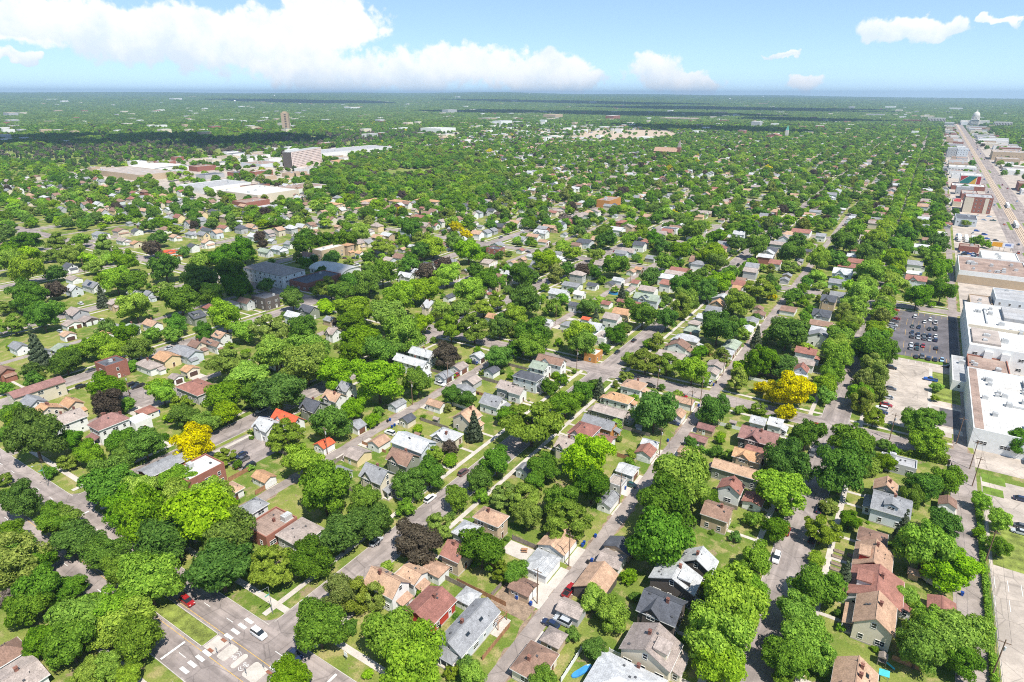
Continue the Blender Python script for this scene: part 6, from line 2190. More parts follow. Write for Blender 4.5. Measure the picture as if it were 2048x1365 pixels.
for k, (x, y) in enumerate(((1.6, 169.6), (1.4, 166.9), (5.0, 169.6), (1.6, 163.6), (1.6, 161.2))):
    o = tag(empty('raised_bed', (x, y, 0)), 'timber raised garden bed, %s of five on the right-street lawn' % ordinal(k + 1), 'garden bed', 'raised beds on the lawn')
    mb = MB()
    mb.box(-1.3, -.6, 0, 1.3, -.5, .4).box(-1.3, .5, 0, 1.3, .6, .4).box(-1.3, -.5, 0, -1.2, .5, .4).box(1.2, -.5, 0, 1.3, .5, .4)
    mb.build('frame', 'wood_grey', o)
    MB().box(-1.2, -.5, 0, 1.2, .5, .32).build('soil', 'soil', o)


def picnic(x, y, rz, label):
    o = tag(empty('picnic_table', (x, y, 0), rz), label, 'table', 'picnic tables in yards')
    MB().box(-.9, -.38, .7, .9, .38, .76).build('tabletop', 'wood', o)
    for s in (-1, 1):
        MB().box(-.9, s * .72 - .13, .42, .9, s * .72 + .13, .47).build('bench', 'wood', o)
        MB().box(s * .6 - .05, -.72, .36, s * .6 + .05, .72, .42).build('leg_brace', 'wood', o)
        for q in (-1, 1):
            MB().tube((s * .6, q * .62, 0), (s * .6, q * .2, .7), .05, .05, 6).build('leg', 'wood', o)


picnic(-178.3, 104.2, .3, 'picnic table on the small lawn by the left lot')
picnic(-73.3, 122.0, .5, 'brown picnic table on the paved yard behind twin garages')
# pergola behind the pale blue corner house
o = tag(empty('pergola', (-65.6, 96.6, 0)), 'brown timber pergola beside the pale blue corner house', 'pergola')
for sx in (-1, 1):
    for sy in (-1, 1):
        MB().box(sx * 1.6 - .08, sy * 1.9 - .08, 0, sx * 1.6 + .08, sy * 1.9 + .08, 2.4).build('post', 'wood', o)
    MB().box(sx * 1.6 - .06, -2.2, 2.4, sx * 1.6 + .06, 2.2, 2.58).build('beam', 'wood', o)
for k in range(9):
    MB().box(-2.0, -2.0 + k * .5 - .04, 2.58, 2.0, -2.0 + k * .5 + .04, 2.72).build('slat', 'wood', o)
sheets('patio', [(-79, 118.5, -71, 124.0)], .055, 'concrete')
sheets('patio', [(-67.5, 92.8, -63.0, 99.0)], .056, 'concrete')
sheets('bare_yard', [(-71, 100.5, -60, 109)], .040, 'soil')
sheets('driveway', [(-67, 108.5, -59.2, 114.5)], .060, 'concrete')
o = tag(empty('bus_shelter_sign', (-88.4, 69.0, 0)), 'white bus stop panel on a post beside the boulevard pavement', 'sign')
MB().tube((0, 0, 0), (0, 0, 2.8), .05, .05, 6).build('post', 'steel', o)
MB().box(-.5, -.05, 1.2, .5, .05, 2.4).build('panel', 'white_vinyl', o)
for k, (x, y) in enumerate(((-113.9, 57.2), (-114.2, 54.0), (-101.8, 57.2), (-103.8, 54.1))):
    o = tag(empty('traffic_sign', (x, y, .16)), 'small dark traffic sign on island, %s of four' % ordinal(k + 1), 'sign', 'signs on the islands')
    MB().tube((0, 0, 0), (0, 0, 2.2), .04, .04, 6).build('post', 'steel', o)
    MB().box(-.3, -.03, 1.5, .3, .03, 2.2).build('plate', 'steel', o)

# hedges and shrubs: leafy boxes along lot lines
HEDGES = [(35.6, 100, 35.6, 222, .8, 1.25, 'long green hedge along the fence beside right alley'), (12.0, 238.6, 27.5, 239.2, .9, 2.1, 'dark hedge along the cross street by the pool yard'),
          (-146.5, 152.8, -138, 152.8, .7, 1.2, 'clipped hedge between two green back lawns'), (-53.0, 200.5, -42.0, 201.8, .9, 1.6, 'leafy hedge between two yards right of middle alley'),
          (-155.5, 118.5, -151.5, 122, 1.0, 1.3, 'low hedge at the left alley edge'), (-44, 242.0, -30, 242.0, .8, 1.3, 'hedge beside the cross street by the yellow trees'),
          (-196, 121.8, -182, 122.5, .7, 1.2, 'hedge behind the left parking lot')]


def hedge_mesh(L, w, h, seed):
    g = np.random.default_rng(seed)
    n = int(L * (w + h) * 48)
    P = np.stack([g.uniform(0, L, n), g.uniform(-w / 2, w / 2, n), g.uniform(.05, h, n)], 1)
    s = g.integers(0, 3, n)
    P[s == 0, 2] = h
    P[s == 1, 1] = -w / 2
    P[s == 2, 1] = w / 2
    P += g.normal(size=P.shape) * .12
    ph = g.uniform(0, 6, 3)
    swell = 1 + .30 * np.sin(P[:, 0] * .9 + ph[0]) + .25 * np.sin(P[:, 0] * .37 + ph[1]) + .18 * np.sin(P[:, 0] * 2.3 + ph[2])
    P[:, 2] *= np.clip(swell, .35, 1.6)
    P[:, 1] *= np.clip(.6 + .5 * swell, .5, 1.6)
    nr = g.normal(size=P.shape) * .6
    nr[s == 0, 2] += 1
    nr[s == 1, 1] -= 1
    nr[s == 2, 1] += 1
    nr /= np.linalg.norm(nr, axis=1)[:, None]
    a = np.cross(nr, g.normal(size=P.shape))
    a /= np.linalg.norm(a, axis=1)[:, None]
    b = np.cross(nr, a)
    q = .26
    V = np.stack([P - a * q, P - b * q * .7, P + a * q, P + b * q * .7], 1).reshape(-1, 3).tolist()
    F = np.arange(4 * n).reshape(n, 4).tolist()
    i = len(V)
    V += [(0, -w * .4, 0), (L, -w * .4, 0), (L, w * .4, 0), (0, w * .4, 0), (0, -w * .3, h * .5), (L, -w * .3, h * .5), (L, w * .3, h * .5), (0, w * .3, h * .5)]
    F += [[i + k for k in q4] for q4 in ((4, 5, 6, 7), (0, 1, 5, 4), (1, 2, 6, 5), (2, 3, 7, 6), (3, 0, 4, 7))]
    me = bpy.data.meshes.new('hedge')
    me.from_pydata(V, [], F)
    me.materials.append(LEAF['g'])
    return me


for k, (xa, ya, xb, yb, w, h, lab) in enumerate(HEDGES):
    L = math.hypot(xb - xa, yb - ya)
    tag(put('hedge', hedge_mesh(L, w, h, k), None, (xa, ya, 0), math.atan2(yb - ya, xb - xa)), lab, 'hedge')
sr = random.Random(21)
SHRUBS = []
for h in HB:
    cy = (h[1] + h[3]) / 2
    if 'g' in h[10] or cy > 260 or h[5] == 'f':
        continue
    for k in range(2):
        SHRUBS.append((sr.uniform(h[0], h[2]), h[1] - sr.uniform(.6, 1.1)) if k else (h[2] + sr.uniform(.6, 1.2), sr.uniform(h[1], h[3])))
for (x, y) in sorted(SHRUBS, key=lambda s: s[1]):
    R = sr.uniform(.55, 1.05)
    o = put('shrub', CROWN['round'][sr.randrange(5)], None, (x, y, -.35 * R), sr.uniform(0, 6), (R, R, R * .8))
    o.material_slots[0].link = 'OBJECT'
    o.material_slots[0].material = LEAF[sr.choice('gbdgl')]
    tag(o, place_label('small rounded shrub against a house wall', 'shrub', x, y).replace(' in nearest block', ', nearest block').replace('small rounded shrub against a house wall', 'small shrub by house wall'), 'shrub', 'shrubs along house walls')

# ------------------------------------------------------------------ landmarks farther off


def slab_block(name, cx, cy, L, D, H, ang, label, floors, cols):
    root = tag(empty(name, (cx, cy, 0), ang), label, 'building')
    MB().box(-L / 2, -D / 2 + .9, 0, L / 2, D / 2, H).build('core', 'wall_D', root)
    mb = MB()
    for k in range(floors + 1):
        z = k * H / floors
        mb.box(-L / 2, -D / 2, z - .7, L / 2, -D / 2 + .9, z + .7)
    for k in range(cols + 1):
        x = -L / 2 + k * L / cols
        mb.box(x - .75, -D / 2 - .06, 0, x + .75, -D / 2 + .9, H)
    mb.build('balcony_grid', 'pink_concrete', root)
    MB().box(L / 2, -D / 2 - .1, 0, L / 2 + 1.2, D / 2, H + 1).build('end_wall', 'wall_W', root)
    MB().box(-L / 2, -D / 2 + .2, H, L / 2, D / 2, H + 1.0).build('roof', 'flat_gy', root)
    MB().box(-L / 2 + 2, -4, H + 1, -L / 2 + 34, 5, H + 4.2).build('plant_room', 'wall_W', root)
    return root


surface('pink_concrete', (0.76, 0.63, 0.57), 0.85, 0.05, 0.1, 1.0)
slab_block('apartment_slab', -945, 783, 104, 18, 26, math.atan2(115, -44) - math.pi + math.radians(0) if False else math.atan2(115, -44), 'long nine-storey apartment slab with pinkish balcony grid', 9, 24)
tw = tag(empty('tower_block', (-1890, 1510, 0), .62), 'lone tan tower block with dark balcony column above the woods', 'building')
MB().box(-12, -9, 0, 12, 9, 59).build('wall', 'wall_T', tw)
MB().box(-6, -6, 59, 6, 6, 63).build('roof_house', 'wall_T', tw)
for k in range(9):
    MB().box(-1.5, -9.25, 7 + k * 5.6, 5.0, -9.02, 10 + k * 5.6).build('balcony', 'wall_D', tw)
far = [('arched_hangar', -1128, 560, -1050, 640, 8, 'q', 'white arched hangar beside the yellow bus yard', 'W'),
       ('tan_school', -1105, 500, -965, 556, 8, 'f', 'sprawling tan school with flat roofs', 'T'),
       ('white_depot', -826, 474, -770, 545, 7, 'f', 'long white depot behind the bungalows', 'W'),
       ('brown_depot', -735, 470, -655, 530, 8, 'f', 'brown-roofed depot with pale walls', 'C'),
       ('low_works', -712, 537, -668, 590, 6, 'f', 'low pale works beside the brown depot', 'W'),
       ('long_white_works', -1090, 880, -1020, 1100, 9, 'f', 'very long white works along the cemetery edge', 'W'),
       ('square_store', -1430, 1680, -1345, 1760, 15, 'f', 'square white store among distant trees', 'W'),
       ('brick_flats', -306, 660, -290, 692, 8, 'f', 'orange brick flats with white roof among the trees', 'O'),
       ('red_brick_school', -410, 2030, -366, 2066, 13, 'g', 'red-roofed church hall beside the green steeple', 'K'),
       ('long_red_plant', -1130, 3110, -965, 3230, 14, 'f', 'long distant plant with pale roofs', 'T'),
       ('blue_works', -1010, 700, -955, 745, 7, 'f', 'blue-grey works left of the apartment slab', 'B'),
       ('orange_terrace', -936, 822, -898, 850, 6, 'g', 'orange-roofed terrace right of the apartment slab', 'C')]
for i, (nm, xa, ya, xb, yb, hh, tp, lab, wc) in enumerate(far):
    if tp == 'f':
        block(nm, xa, ya, xb, yb, hh, 'wall_' + wc, ('flat_wh', 'flat_br', 'flat_gy')[i % 3] if wc != 'T' else 'flat_tp', lab, units=6, seed=i)
    else:
        building(xa, ya, xb, yb, hh * .5 if tp == 'q' else hh * .6, tp, 'x' if tp == 'q' else 'y', hh * .5, 'wh' if tp == 'q' else ('or' if 'orange' in lab else 'rd'), wc, '-', nm, lab, 'building', None, random.Random(i), 0)
wr = random.Random(17)
placed = [(f_[1], f_[2], f_[3], f_[4]) for f_ in far] + [(-1010, 725, -890, 850)]
wn = 0
WORKS = []
ZC = [(-1203, 520), (-1245, 699), (-1292, 951), (-1297, 1133), (-1173, 1218), (-951, 1000), (-827, 727), (-772, 593), (-659, 493), (-562, 453), (-563, 427), (-663, 425), (-817, 464), (-967, 464), (-1114, 479)]


def in_zone(x, y):
    c_ = False
    for i_ in range(len(ZC)):
        (xa, ya), (xb, yb) = ZC[i_], ZC[(i_ + 1) % len(ZC)]
        if (ya > y) != (yb > y) and x < (xb - xa) * (y - ya) / (yb - ya) + xa:
            c_ = not c_
    return c_


for t_ in range(900):
    x, y = wr.uniform(-1290, -570), wr.uniform(430, 1200)
    w, l = wr.uniform(12, 34), wr.uniform(12, 40)
    if len(WORKS) > 34 or not all(in_zone(x + a * w / 2, y + b * l / 2) for a in (-1, 1) for b in (-1, 1)):
        continue
    if any(x - w / 2 - 6 < q[2] and x + w / 2 + 6 > q[0] and y - l / 2 - 6 < q[3] and y + l / 2 + 6 > q[1] for q in placed):
        continue
    placed.append((x - w / 2, y - l / 2, x + w / 2, y + l / 2))
    WORKS.append((x - w / 2, y - l / 2, x + w / 2, y + l / 2))
for i, (xa, ya, xb, yb) in enumerate(sorted(WORKS, key=lambda q: q[1] - q[0] * .6)):
    wc, rc = wr.choice('WCTKGW'), wr.choice(('flat_wh', 'flat_gy', 'flat_br', 'flat_tp', 'flat_dk'))
    block('workshop', xa, ya, xb, yb, wr.uniform(4, 8), 'wall_' + wc, rc, '%s flat-roofed workshop, %s nearest in the distant works district' % (WALL[wc][1], ordinal(i + 1)), 'building', 'workshops of the works district', units=2, seed=i)
for k, (xa, ya, xb, yb) in enumerate(((-554, 479, -536, 492), (-514, 476, -499, 488), (-532, 511, -522, 538), (-508, 534, -482, 545), (-488, 556, -456, 566))):
    building(xa, ya, xb, yb, 6.4, 'h', 'x' if xb - xa > yb - ya else 'y', 1.6, 'or', 'C', 'v', 'terrace_block', 'cream terrace with orange roof, %s from left in the row of five' % ordinal(k + 1), 'house', 'cream terraces', random.Random(k), 1)
ch = tag(empty('church', (-466, 1347, 0)), 'brown-roofed brick church with slender pointed spire', 'church')
MB().prism([(-9, 0), (9, 0), (9, 8), (0, 15), (-9, 8)], -26, 22, 'x').build('nave', 'wall_K', ch)
MB().prism([(-10, 7.4), (0, 15.2), (10, 7.4), (10, 8), (0, 15.8), (-10, 8)], -27, 23, 'x').build('roof', 'roof_tn', ch)
MB().box(22, -3.4, 0, 29, 3.4, 17).build('tower', 'wall_K', ch)
mb = MB()
mb.v += [(22, -3.4, 17), (29, -3.4, 17), (29, 3.4, 17), (22, 3.4, 17), (25.5, 0, 33)]
for q in ((0, 1, 4), (1, 2, 4), (2, 3, 4), (3, 0, 4)):
    mb.face(q)
mb.build('spire', 'roof_tp', ch)
st = tag(empty('steeple_tower', (-358, 2069, 0)), 'pale church tower with green copper steeple', 'church')
MB().box(-4, -4, 0, 4, 4, 24).build('tower', 'stone', st)
mb = MB()
mb.v += [(-4, -4, 24), (4, -4, 24), (4, 4, 24), (-4, 4, 24), (0, 0, 38)]
for q in ((0, 1, 4), (1, 2, 4), (2, 3, 4), (3, 0, 4)):
    mb.face(q)
mb.build('steeple', 'copper_green', st)
# domed capitol
cp = tag(empty('domed_capitol', (150, 3500, 0)), 'pale stone capitol with great dome at the end of the avenue', 'capitol')
MB().box(-52, -14, 0, 52, 16, 19).build('wings', 'stone', cp)
MB().box(-15, -24, 0, 15, 24, 24).build('central_block', 'stone', cp)
for k in range(8):
    MB().tube((-12.5 + k * 3.6, -25.5, 3), (-12.5 + k * 3.6, -25.5, 19), .9, .8, 8).build('column', 'stone', cp)
MB().prism([(-15, 21), (15, 21), (0, 28)], -27, -20, 'y').build('pediment', 'stone', cp)
MB().tube((0, 0, 24), (0, 0, 38), 13, 12.5, 24).build('drum', 'stone', cp)
for k in range(20):
    a = 2 * math.pi * k / 20
    MB().tube((14 * math.cos(a), 14 * math.sin(a), 24), (14 * math.cos(a), 14 * math.sin(a), 37), .8, .7, 6).build('drum_column', 'stone', cp)
mb = MB()
for j in range(7):
    t0, t1 = j / 7 * 1.45, (j + 1) / 7 * 1.45
    mb.tube((0, 0, 38 + 17 * math.sin(t0)), (0, 0, 38 + 17 * math.sin(t1)), 13.2 * math.cos(t0), 13.2 * math.cos(t1), 24)
mb.build('dome', 'stone', cp)
MB().tube((0, 0, 54.5), (0, 0, 61), 2.4, 1.8, 10).build('lantern', 'stone', cp)
MB().tube((0, 0, 61), (0, 0, 66), 1.2, .1, 8).build('finial', 'stone', cp)
for k, (xa, ya, xb, yb, hh, m, lab) in enumerate(((-25, 3575, 44, 3610, 24, 'stone', 'pale columned hall left of the capitol'), (203, 3240, 262, 3275, 22, 'stone', 'pale columned hall right of the capitol'),
                                                (-118, 3470, -48, 3500, 17, 'wall_K', 'long red brick block left of the capitol halls'), (40, 3330, 74, 3352, 14, 'wall_W', 'white block before the capitol'))):
    root = block('civic_hall', xa, ya, xb, yb, hh, m, 'flat_gy', lab, units=2, seed=k)
    w = xb - xa
    for j in range(12):
        MB().box(-w / 2 + (j + .25) * w / 12, -(yb - ya) / 2 - .2, 3, -w / 2 + (j + .72) * w / 12, -(yb - ya) / 2 - .05, hh - 3).build('tall_window', 'wall_D', root)
for k, (px_az, d) in enumerate(((-55.0, 7200), (-52.0, 11000), (-31.0, 13500), (-14.5, 9800), (-12.0, 12800))):
    a = RAD(px_az)
    x, y = d * math.sin(a), d * math.cos(a)
    z = float(hills(np.float64(x), np.float64(y)))
    root = tag(empty('water_tower', (x, y, z)), 'white water tower on the horizon, %s from left' % ordinal(k + 1), 'water tower', 'water towers on the horizon')
    MB().tube((0, 0, 0), (0, 0, 34), 3.4, 2.6, 10).build('stem', 'white_vinyl', root)
    mb = MB()
    for j in range(8):
        t0, t1 = -1.4 + j * .35, -1.4 + (j + 1) * .35
        mb.tube((0, 0, 40 + 8 * math.sin(t0)), (0, 0, 40 + 8 * math.sin(t1)), 11 * math.cos(t0), 11 * math.cos(t1), 14)
    mb.build('tank', 'white_vinyl', root)

# ------------------------------------------------------------------ the city beyond: houses and trees past those built one by one


def project(x, y, z=0.0):
    """picture position of ground points (only used to see what lies in view)"""
    u = z - CAM_H
    r = math.cos(YAW) * x + math.sin(YAW) * y
    w = -math.sin(YAW) * x + math.cos(YAW) * y
    v, d = math.cos(PITCH) * u + math.sin(PITCH) * w, -math.sin(PITCH) * u + math.cos(PITCH) * w
    d = np.maximum(d, 1e-3)
    return 1024 + 1250 * r / d, 682 - 1250 * v / d, w


ZONES = {'commercial': [(-1203, 520), (-1245, 699), (-1292, 951), (-1297, 1133), (-1173, 1218), (-951, 1000), (-827, 727), (-772, 593), (-659, 493), (-562, 453), (-563, 427), (-663, 425), (-817, 464), (-967, 464), (-1114, 479)],
         'cemetery': [(-1484, 516), (-1220, 527), (-1251, 627), (-1262, 818), (-1201, 1047), (-1204, 1327), (-1224, 1572), (-1428, 1835), (-1582, 1510), (-1694, 1218), (-1732, 942), (-1763, 719), (-1776, 623)],
         'park': [(-737, 591), (-827, 727), (-951, 1000), (-932, 1196), (-653, 984), (-445, 682), (-421, 564), (-550, 564), (-637, 531)],
         'garden': [(-767, 810), (-703, 872), (-627, 803), (-695, 727)],
         'industrial': [(-900, 1690), (-1010, 2150), (-820, 2330), (-640, 1980), (-690, 1730)]}


def inside(poly, x, y):
    c = np.zeros(x.shape, bool)
    n = len(poly)
    for i in range(n):
        (xa, ya), (xb, yb) = poly[i], poly[(i + 1) % n]
        if ya == yb:
            continue
        c ^= ((ya > y) != (yb > y)) & (x < (xb - xa) * (y - ya) / (yb - ya) + xa)
    return c


def zone_sheet(name, poly, z, mat):
    mb = MB()
    pts = [(x, y, z) for x, y in poly]
    area = sum(pts[i][0] * pts[(i + 1) % len(pts)][1] - pts[(i + 1) % len(pts)][0] * pts[i][1] for i in range(len(pts)))
    mb.poly(pts if area > 0 else pts[::-1])
    structure(mb.build(name, mat))


zone_sheet('yard_paving', ZONES['commercial'], .05, 'lot_pale')
zone_sheet('cemetery_lawn', ZONES['cemetery'], .05, 'lawn_dry')
zone_sheet('garden_plots', ZONES['garden'], .06, 'lawn_dry')
zone_sheet('gravel_yard', ZONES['industrial'], .05, 'ballast')

PY_HAND = 452.0
RC = ['gy', 'tp', 'br', 'tn', 'lg', 'dk', 'rd', 'tp', 'gy', 'tn', 'lg', 'tp', 'br', 'gy']
WC = ['W', 'W', 'W', 'C', 'B', 'G', 'T', 'W', 'C', 'K', 'Y', 'W']
hr = random.Random(77)
cand = []
for xs in YSTREETS:
    for s in (-1, 1):
        y = 300.0
        while y < 2300:
            y += 12.4
            x = xs + s * (18.5 + hr.uniform(-1, 2))
            if min(abs(y - c) for c in CROSS) < 12:
                continue
            px, py, w = project(np.float64(x), np.float64(y))
            if not (-60 < px < 2110) or py > 700 or w < 100 or (py > PY_HAND and (y < 262 or x > 0)):
                continue
            if py > PY_HAND and any(x - 6.5 < q[2] and x + 6.5 > q[0] and y - 5 < q[3] and y + 5 > q[1] for q in HB):
                continue
            if any(inside(ZONES[k], np.array([x]), np.array([y]))[0] for k in ZONES):
                continue
            if min(abs(x + 300) + abs(y - 675), 1e9) < 30 or hr.random() < .08:
                continue
            big = hr.random() < .5
            w2, d2 = hr.uniform(3.4, 4.2), hr.uniform(4.6, 6.0)
            cand.append((w, x - d2, y - w2, x + d2, y + w2, hr.uniform(5, 5.8) if big else hr.uniform(3.4, 4.4), hr.choice('ggggh'), hr.choice('xxy'), hr.uniform(1.8, 3.0), hr.choice(RC), hr.choice(WC)))
            if hr.random() < .75:
                xg = xs + s * (41.5 + hr.uniform(-1, 1))
                if py > PY_HAND and any(xg - 3.8 < q[2] and xg + 3.8 > q[0] and y - 4 < q[3] and y + 4 > q[1] for q in HB):
                    continue
                cand.append((w + 1e6, xg - 3.1, y - 3.0, xg + 3.1, y + 2.6, 2.7, 'g', hr.choice('xy'), 1.4, hr.choice(RC), hr.choice('WWWCGT')))
houses_far = sorted([c for c in cand if c[0] < 1e5])
garages_far = [c for c in cand if c[0] > 1e5]
want = max(0, 292 - house_count)
singles = sorted(houses_far[:want], key=lambda c: c[2])
for i, c in enumerate(singles):
    _, xa, ya, xb, yb, e, tp, ax, ri, rc, wc = c
    cx, cy = (xa + xb) / 2, (ya + yb) / 2
    b, s = where(cx, cy)
    n = COUNTER[('house', b, s)] = COUNTER.get(('house', b, s), 0) + 1
    building(xa, ya, xb, yb, e, tp, ax, ri, rc, wc, '-', 'house', '%s house, %s %s roof, %s, %s %s' % (WALL[wc][1], ROOF[rc][1], SHAPE[tp], ordinal(n), b, s), 'house', 'houses of the neighbourhood', random.Random(i), 1 if cy < 420 else 0)
mats = ['wall_' + k for k in WALL] + ['roof_' + k for k in ROOF]
big = MB()
for c in houses_far[want:] + garages_far:
    _, xa, ya, xb, yb, e, tp, ax, ri, rc, wc = c
    rb, wbm = roof_parts(tp, ax, xb - xa, yb - ya, e, ri, .4, rc, wc)
    cx, cy = (xa + xb) / 2, (ya + yb) / 2
    for src, mi in ((wbm, mats.index('wall_' + wc)), (rb, mats.index('roof_' + rc))):
        i = len(big.v)
        big.v += [(vx + cx, vy + cy, vz) for vx, vy, vz in src.v]
        for f in src.f:
            big.face(tuple(q + i for q in f), mi)
tag(big.build('distant_houses', mats), 'rows of distant houses and garages half hidden by trees', kind='stuff')
# scattered pale buildings far out
dr = random.Random(99)
db = MB()
dm = ['wall_W', 'wall_T', 'wall_C', 'wall_K', 'wall_G', 'flat_wh', 'flat_gy']
for i in range(620):
    d = 1900 * (14000 / 1900) ** (dr.random() ** .8)
    a = RAD(dr.uniform(-74, 9))
    x, y = d * math.sin(a), d * math.cos(a)
    if 30 < x < 190 and y < 3300:
        continue
    z = float(hills(np.float64(x), np.float64(y)))
    grow = min(2.0, 1 + d / 9000)
    w, l, h = dr.uniform(4, 11) * grow, dr.uniform(5, 14) * grow, dr.uniform(7, 12) * grow
    if dr.random() < .06:
        w, l, h = w * 2.5, l * 2.5, h * 1.6
    mi = dr.choice((0, 0, 1, 2, 3, 4))
    i0 = len(db.f)
    db.box(x - w, y - l, z - 5, x + w, y + l, z + h, mi, bottom=False)
    db.m[i0] = dr.choice((5, 6, 5, 1))
BELT = [(-1371, 1657), (-1643, 2562), (-957, 2427), (-643, 1711), (-795, 1476), (-968, 1536), (-975, 1312), (-1103, 1373)]
for i in range(420):
    x, y = dr.uniform(-1640, -640), dr.uniform(1320, 2560)
    if not inside(BELT, np.array([x]), np.array([y]))[0] or inside(ZONES['industrial'], np.array([x]), np.array([y]))[0] or dr.random() < .40:
        continue
    w, l, h = dr.uniform(5, 20), dr.uniform(6, 24), dr.uniform(4, 9)
    i0 = len(db.f)
    db.box(x - w, y - l, 0, x + w, y + l, h, dr.choice((0, 1, 2, 4)), bottom=False)
    db.m[i0] = dr.choice((5, 6, 5, 1))
tag(db.build('distant_buildings', dm), 'scattered pale buildings among the far trees', kind='stuff')
gb = MB()
for i in range(1500):
    x, y = dr.uniform(-1780, -1200), dr.uniform(520, 1830)
    if inside(ZONES['cemetery'], np.array([x]), np.array([y]))[0]:
        h = dr.uniform(.8, 2.2)
        gb.box(x - .6, y - .25, 0, x + .6, y + .25, h, bottom=False)
tag(gb.build('gravestones', 'gravestone'), 'pale gravestones across the distant cemetery lawn', kind='stuff')

# --- trees too many to list: instanced on points
proto_col = bpy.data.collections.new('tree_kinds')
far_col = bpy.data.collections.new('far_tree_kinds')
PK = []


def proto(col, name, me, mat):
    me = me.copy()
    me.materials.clear()
    me.materials.append(LEAF[mat])
    o = bpy.data.objects.new(name, me)
    col.objects.link(o)


def with_trunk(me, kind):
    return me


mid_round = [crown_mesh('mid_round', 201 + k, 'round', 4200, .085) for k in range(4)]
mid_airy = [crown_mesh('mid_airy', 221 + k, 'airy', 2800, .09) for k in range(2)]
mid_spruce = [crown_mesh('mid_spruce', 241, 'spruce', 1800, .15)]
mid_oval = [crown_mesh('mid_oval', 251, 'oval', 3400, .085)]
KINDS_MID = [('g', 0), ('g', 1), ('b', 2), ('b', 3), ('d', 0), ('d', 1), ('d', 2), ('g', 3), ('l', 'a'), ('b', 'a'), ('k', 'o'), ('p', 1), ('s', 's'), ('n', 'a'), ('y', 0)]
for i, (c, q) in enumerate(KINDS_MID):
    me = mid_round[q] if isinstance(q, int) else {'a': mid_airy[i % 2], 'o': mid_oval[0], 's': mid_spruce[0]}[q]
    proto(proto_col, 'kind_%02d' % i, me, c)


def patch_mesh(name, seed, size, R0, R1, n):
    g = np.random.default_rng(seed)
    iv, jf = ICO1
    V, F = [], []
    b = 0
    for k in range(n):
        x, y = g.uniform(-size / 2, size / 2, 2)
        R = g.uniform(R0, R1)
        v = iv * (R * g.uniform(.78, 1.2, (len(iv), 1))) * np.array([1, 1, .95]) + np.array([x, y, R * .9 + g.uniform(-2.5, 2.5)])
        V.append(v)
        F.append(jf + b)
        b += len(iv)
    me = bpy.data.meshes.new(name)
    me.from_pydata(np.concatenate(V).tolist(), [], np.concatenate(F).tolist())
    return me


for i in range(6):
    me = patch_mesh('woodland_patch', 300 + i, 64, 4.5, 8.5, 26)
    proto(far_col, 'patch_%02d' % i, me, 'fefffe'[i])


def instanced(name, col, pts, scl, rot, idx, label):
    me = bpy.data.meshes.new(name)
    me.from_pydata(pts.tolist(), [], [])
    for nm, tp, arr in (('scl', 'FLOAT', scl), ('rot', 'FLOAT', rot), ('idx', 'INT', idx)):
        at = me.attributes.new(nm, tp, 'POINT')
        at.data.foreach_set('value', np.ascontiguousarray(arr, dtype=np.int32 if tp == 'INT' else np.float32))
    o = put(name, me)
    tag(o, label, kind='stuff')
    ng = bpy.data.node_groups.new(name, 'GeometryNodeTree')
    ng.interface.new_socket('Geometry', in_out='INPUT', socket_type='NodeSocketGeometry')
    ng.interface.new_socket('Geometry', in_out='OUTPUT', socket_type='NodeSocketGeometry')
    N = ng.nodes
    gi, go = N.new('NodeGroupInput'), N.new('NodeGroupOutput')
    ci = N.new('GeometryNodeCollectionInfo')
    ci.inputs['Collection'].default_value = col
    ci.inputs['Separate Children'].default_value = True
    ci.inputs['Reset Children'].default_value = True
    ip = N.new('GeometryNodeInstanceOnPoints')
    ip.inputs['Pick Instance'].default_value = True

    def attr(nm, tp):
        a = N.new('GeometryNodeInputNamedAttribute')
        a.data_type = tp
        a.inputs['Name'].default_value = nm
        return a.outputs['Attribute']
    cx = N.new('ShaderNodeCombineXYZ')
    ng.links.new(attr('rot', 'FLOAT'), cx.inputs[2])
    ng.links.new(gi.outputs[0], ip.inputs['Points'])
    ng.links.new(ci.outputs[0], ip.inputs['Instance'])
    ng.links.new(attr('idx', 'INT'), ip.inputs['Instance Index'])
    ng.links.new(cx.outputs[0], ip.inputs['Rotation'])
    ng.links.new(attr('scl', 'FLOAT'), ip.inputs['Scale'])
    ng.links.new(ip.outputs[0], go.inputs[0])
    md = o.modifiers.new('instances', 'NODES')
    md.node_group = ng
    return o


g = np.random.default_rng(4)
step = 10.0
gx, gy = np.meshgrid(np.arange(-3300, 900, step), np.arange(150, 3300, step))
X, Y = (gx + g.uniform(-4.6, 4.6, gx.shape)).ravel(), (gy + g.uniform(-4.6, 4.6, gy.shape)).ravel()
PX, PY, Wd = project(X, Y)
dist = np.hypot(X, Y)
ok = (PX > -80) & (PX < 2130) & (Wd > 120) & (dist < 3200) & (PY < PY_HAND + 12)
prob = np.full(X.shape, .40)
prob[dist > 1400] = .55
near_street = np.zeros(X.shape, bool)
on_street = np.zeros(X.shape, bool)
for xs in YSTREETS:
    near_street |= (np.abs(X - xs) < 12) & (np.abs(X - xs) > 5.0)
    on_street |= np.abs(X - xs) < 4.6
prob[near_street] = .72
prob[on_street] = 0.0
for ya in YALLEYS:
    prob[np.abs(X - ya) < 3.5] = 0
for yc in CROSS:
    prob[np.abs(Y - yc) < 4.2] = 0
strip = (X > 33.5) & (X < 186) & (Y < 3300)
prob[strip] = .04
prob[(X > 74) & (X < 110)] = 0
prob[(X >= 186)] = .75
for k, p in (('commercial', .20), ('cemetery', .30), ('park', .62), ('garden', 0.02), ('industrial', .03)):
    prob[inside(ZONES[k], X, Y)] = p
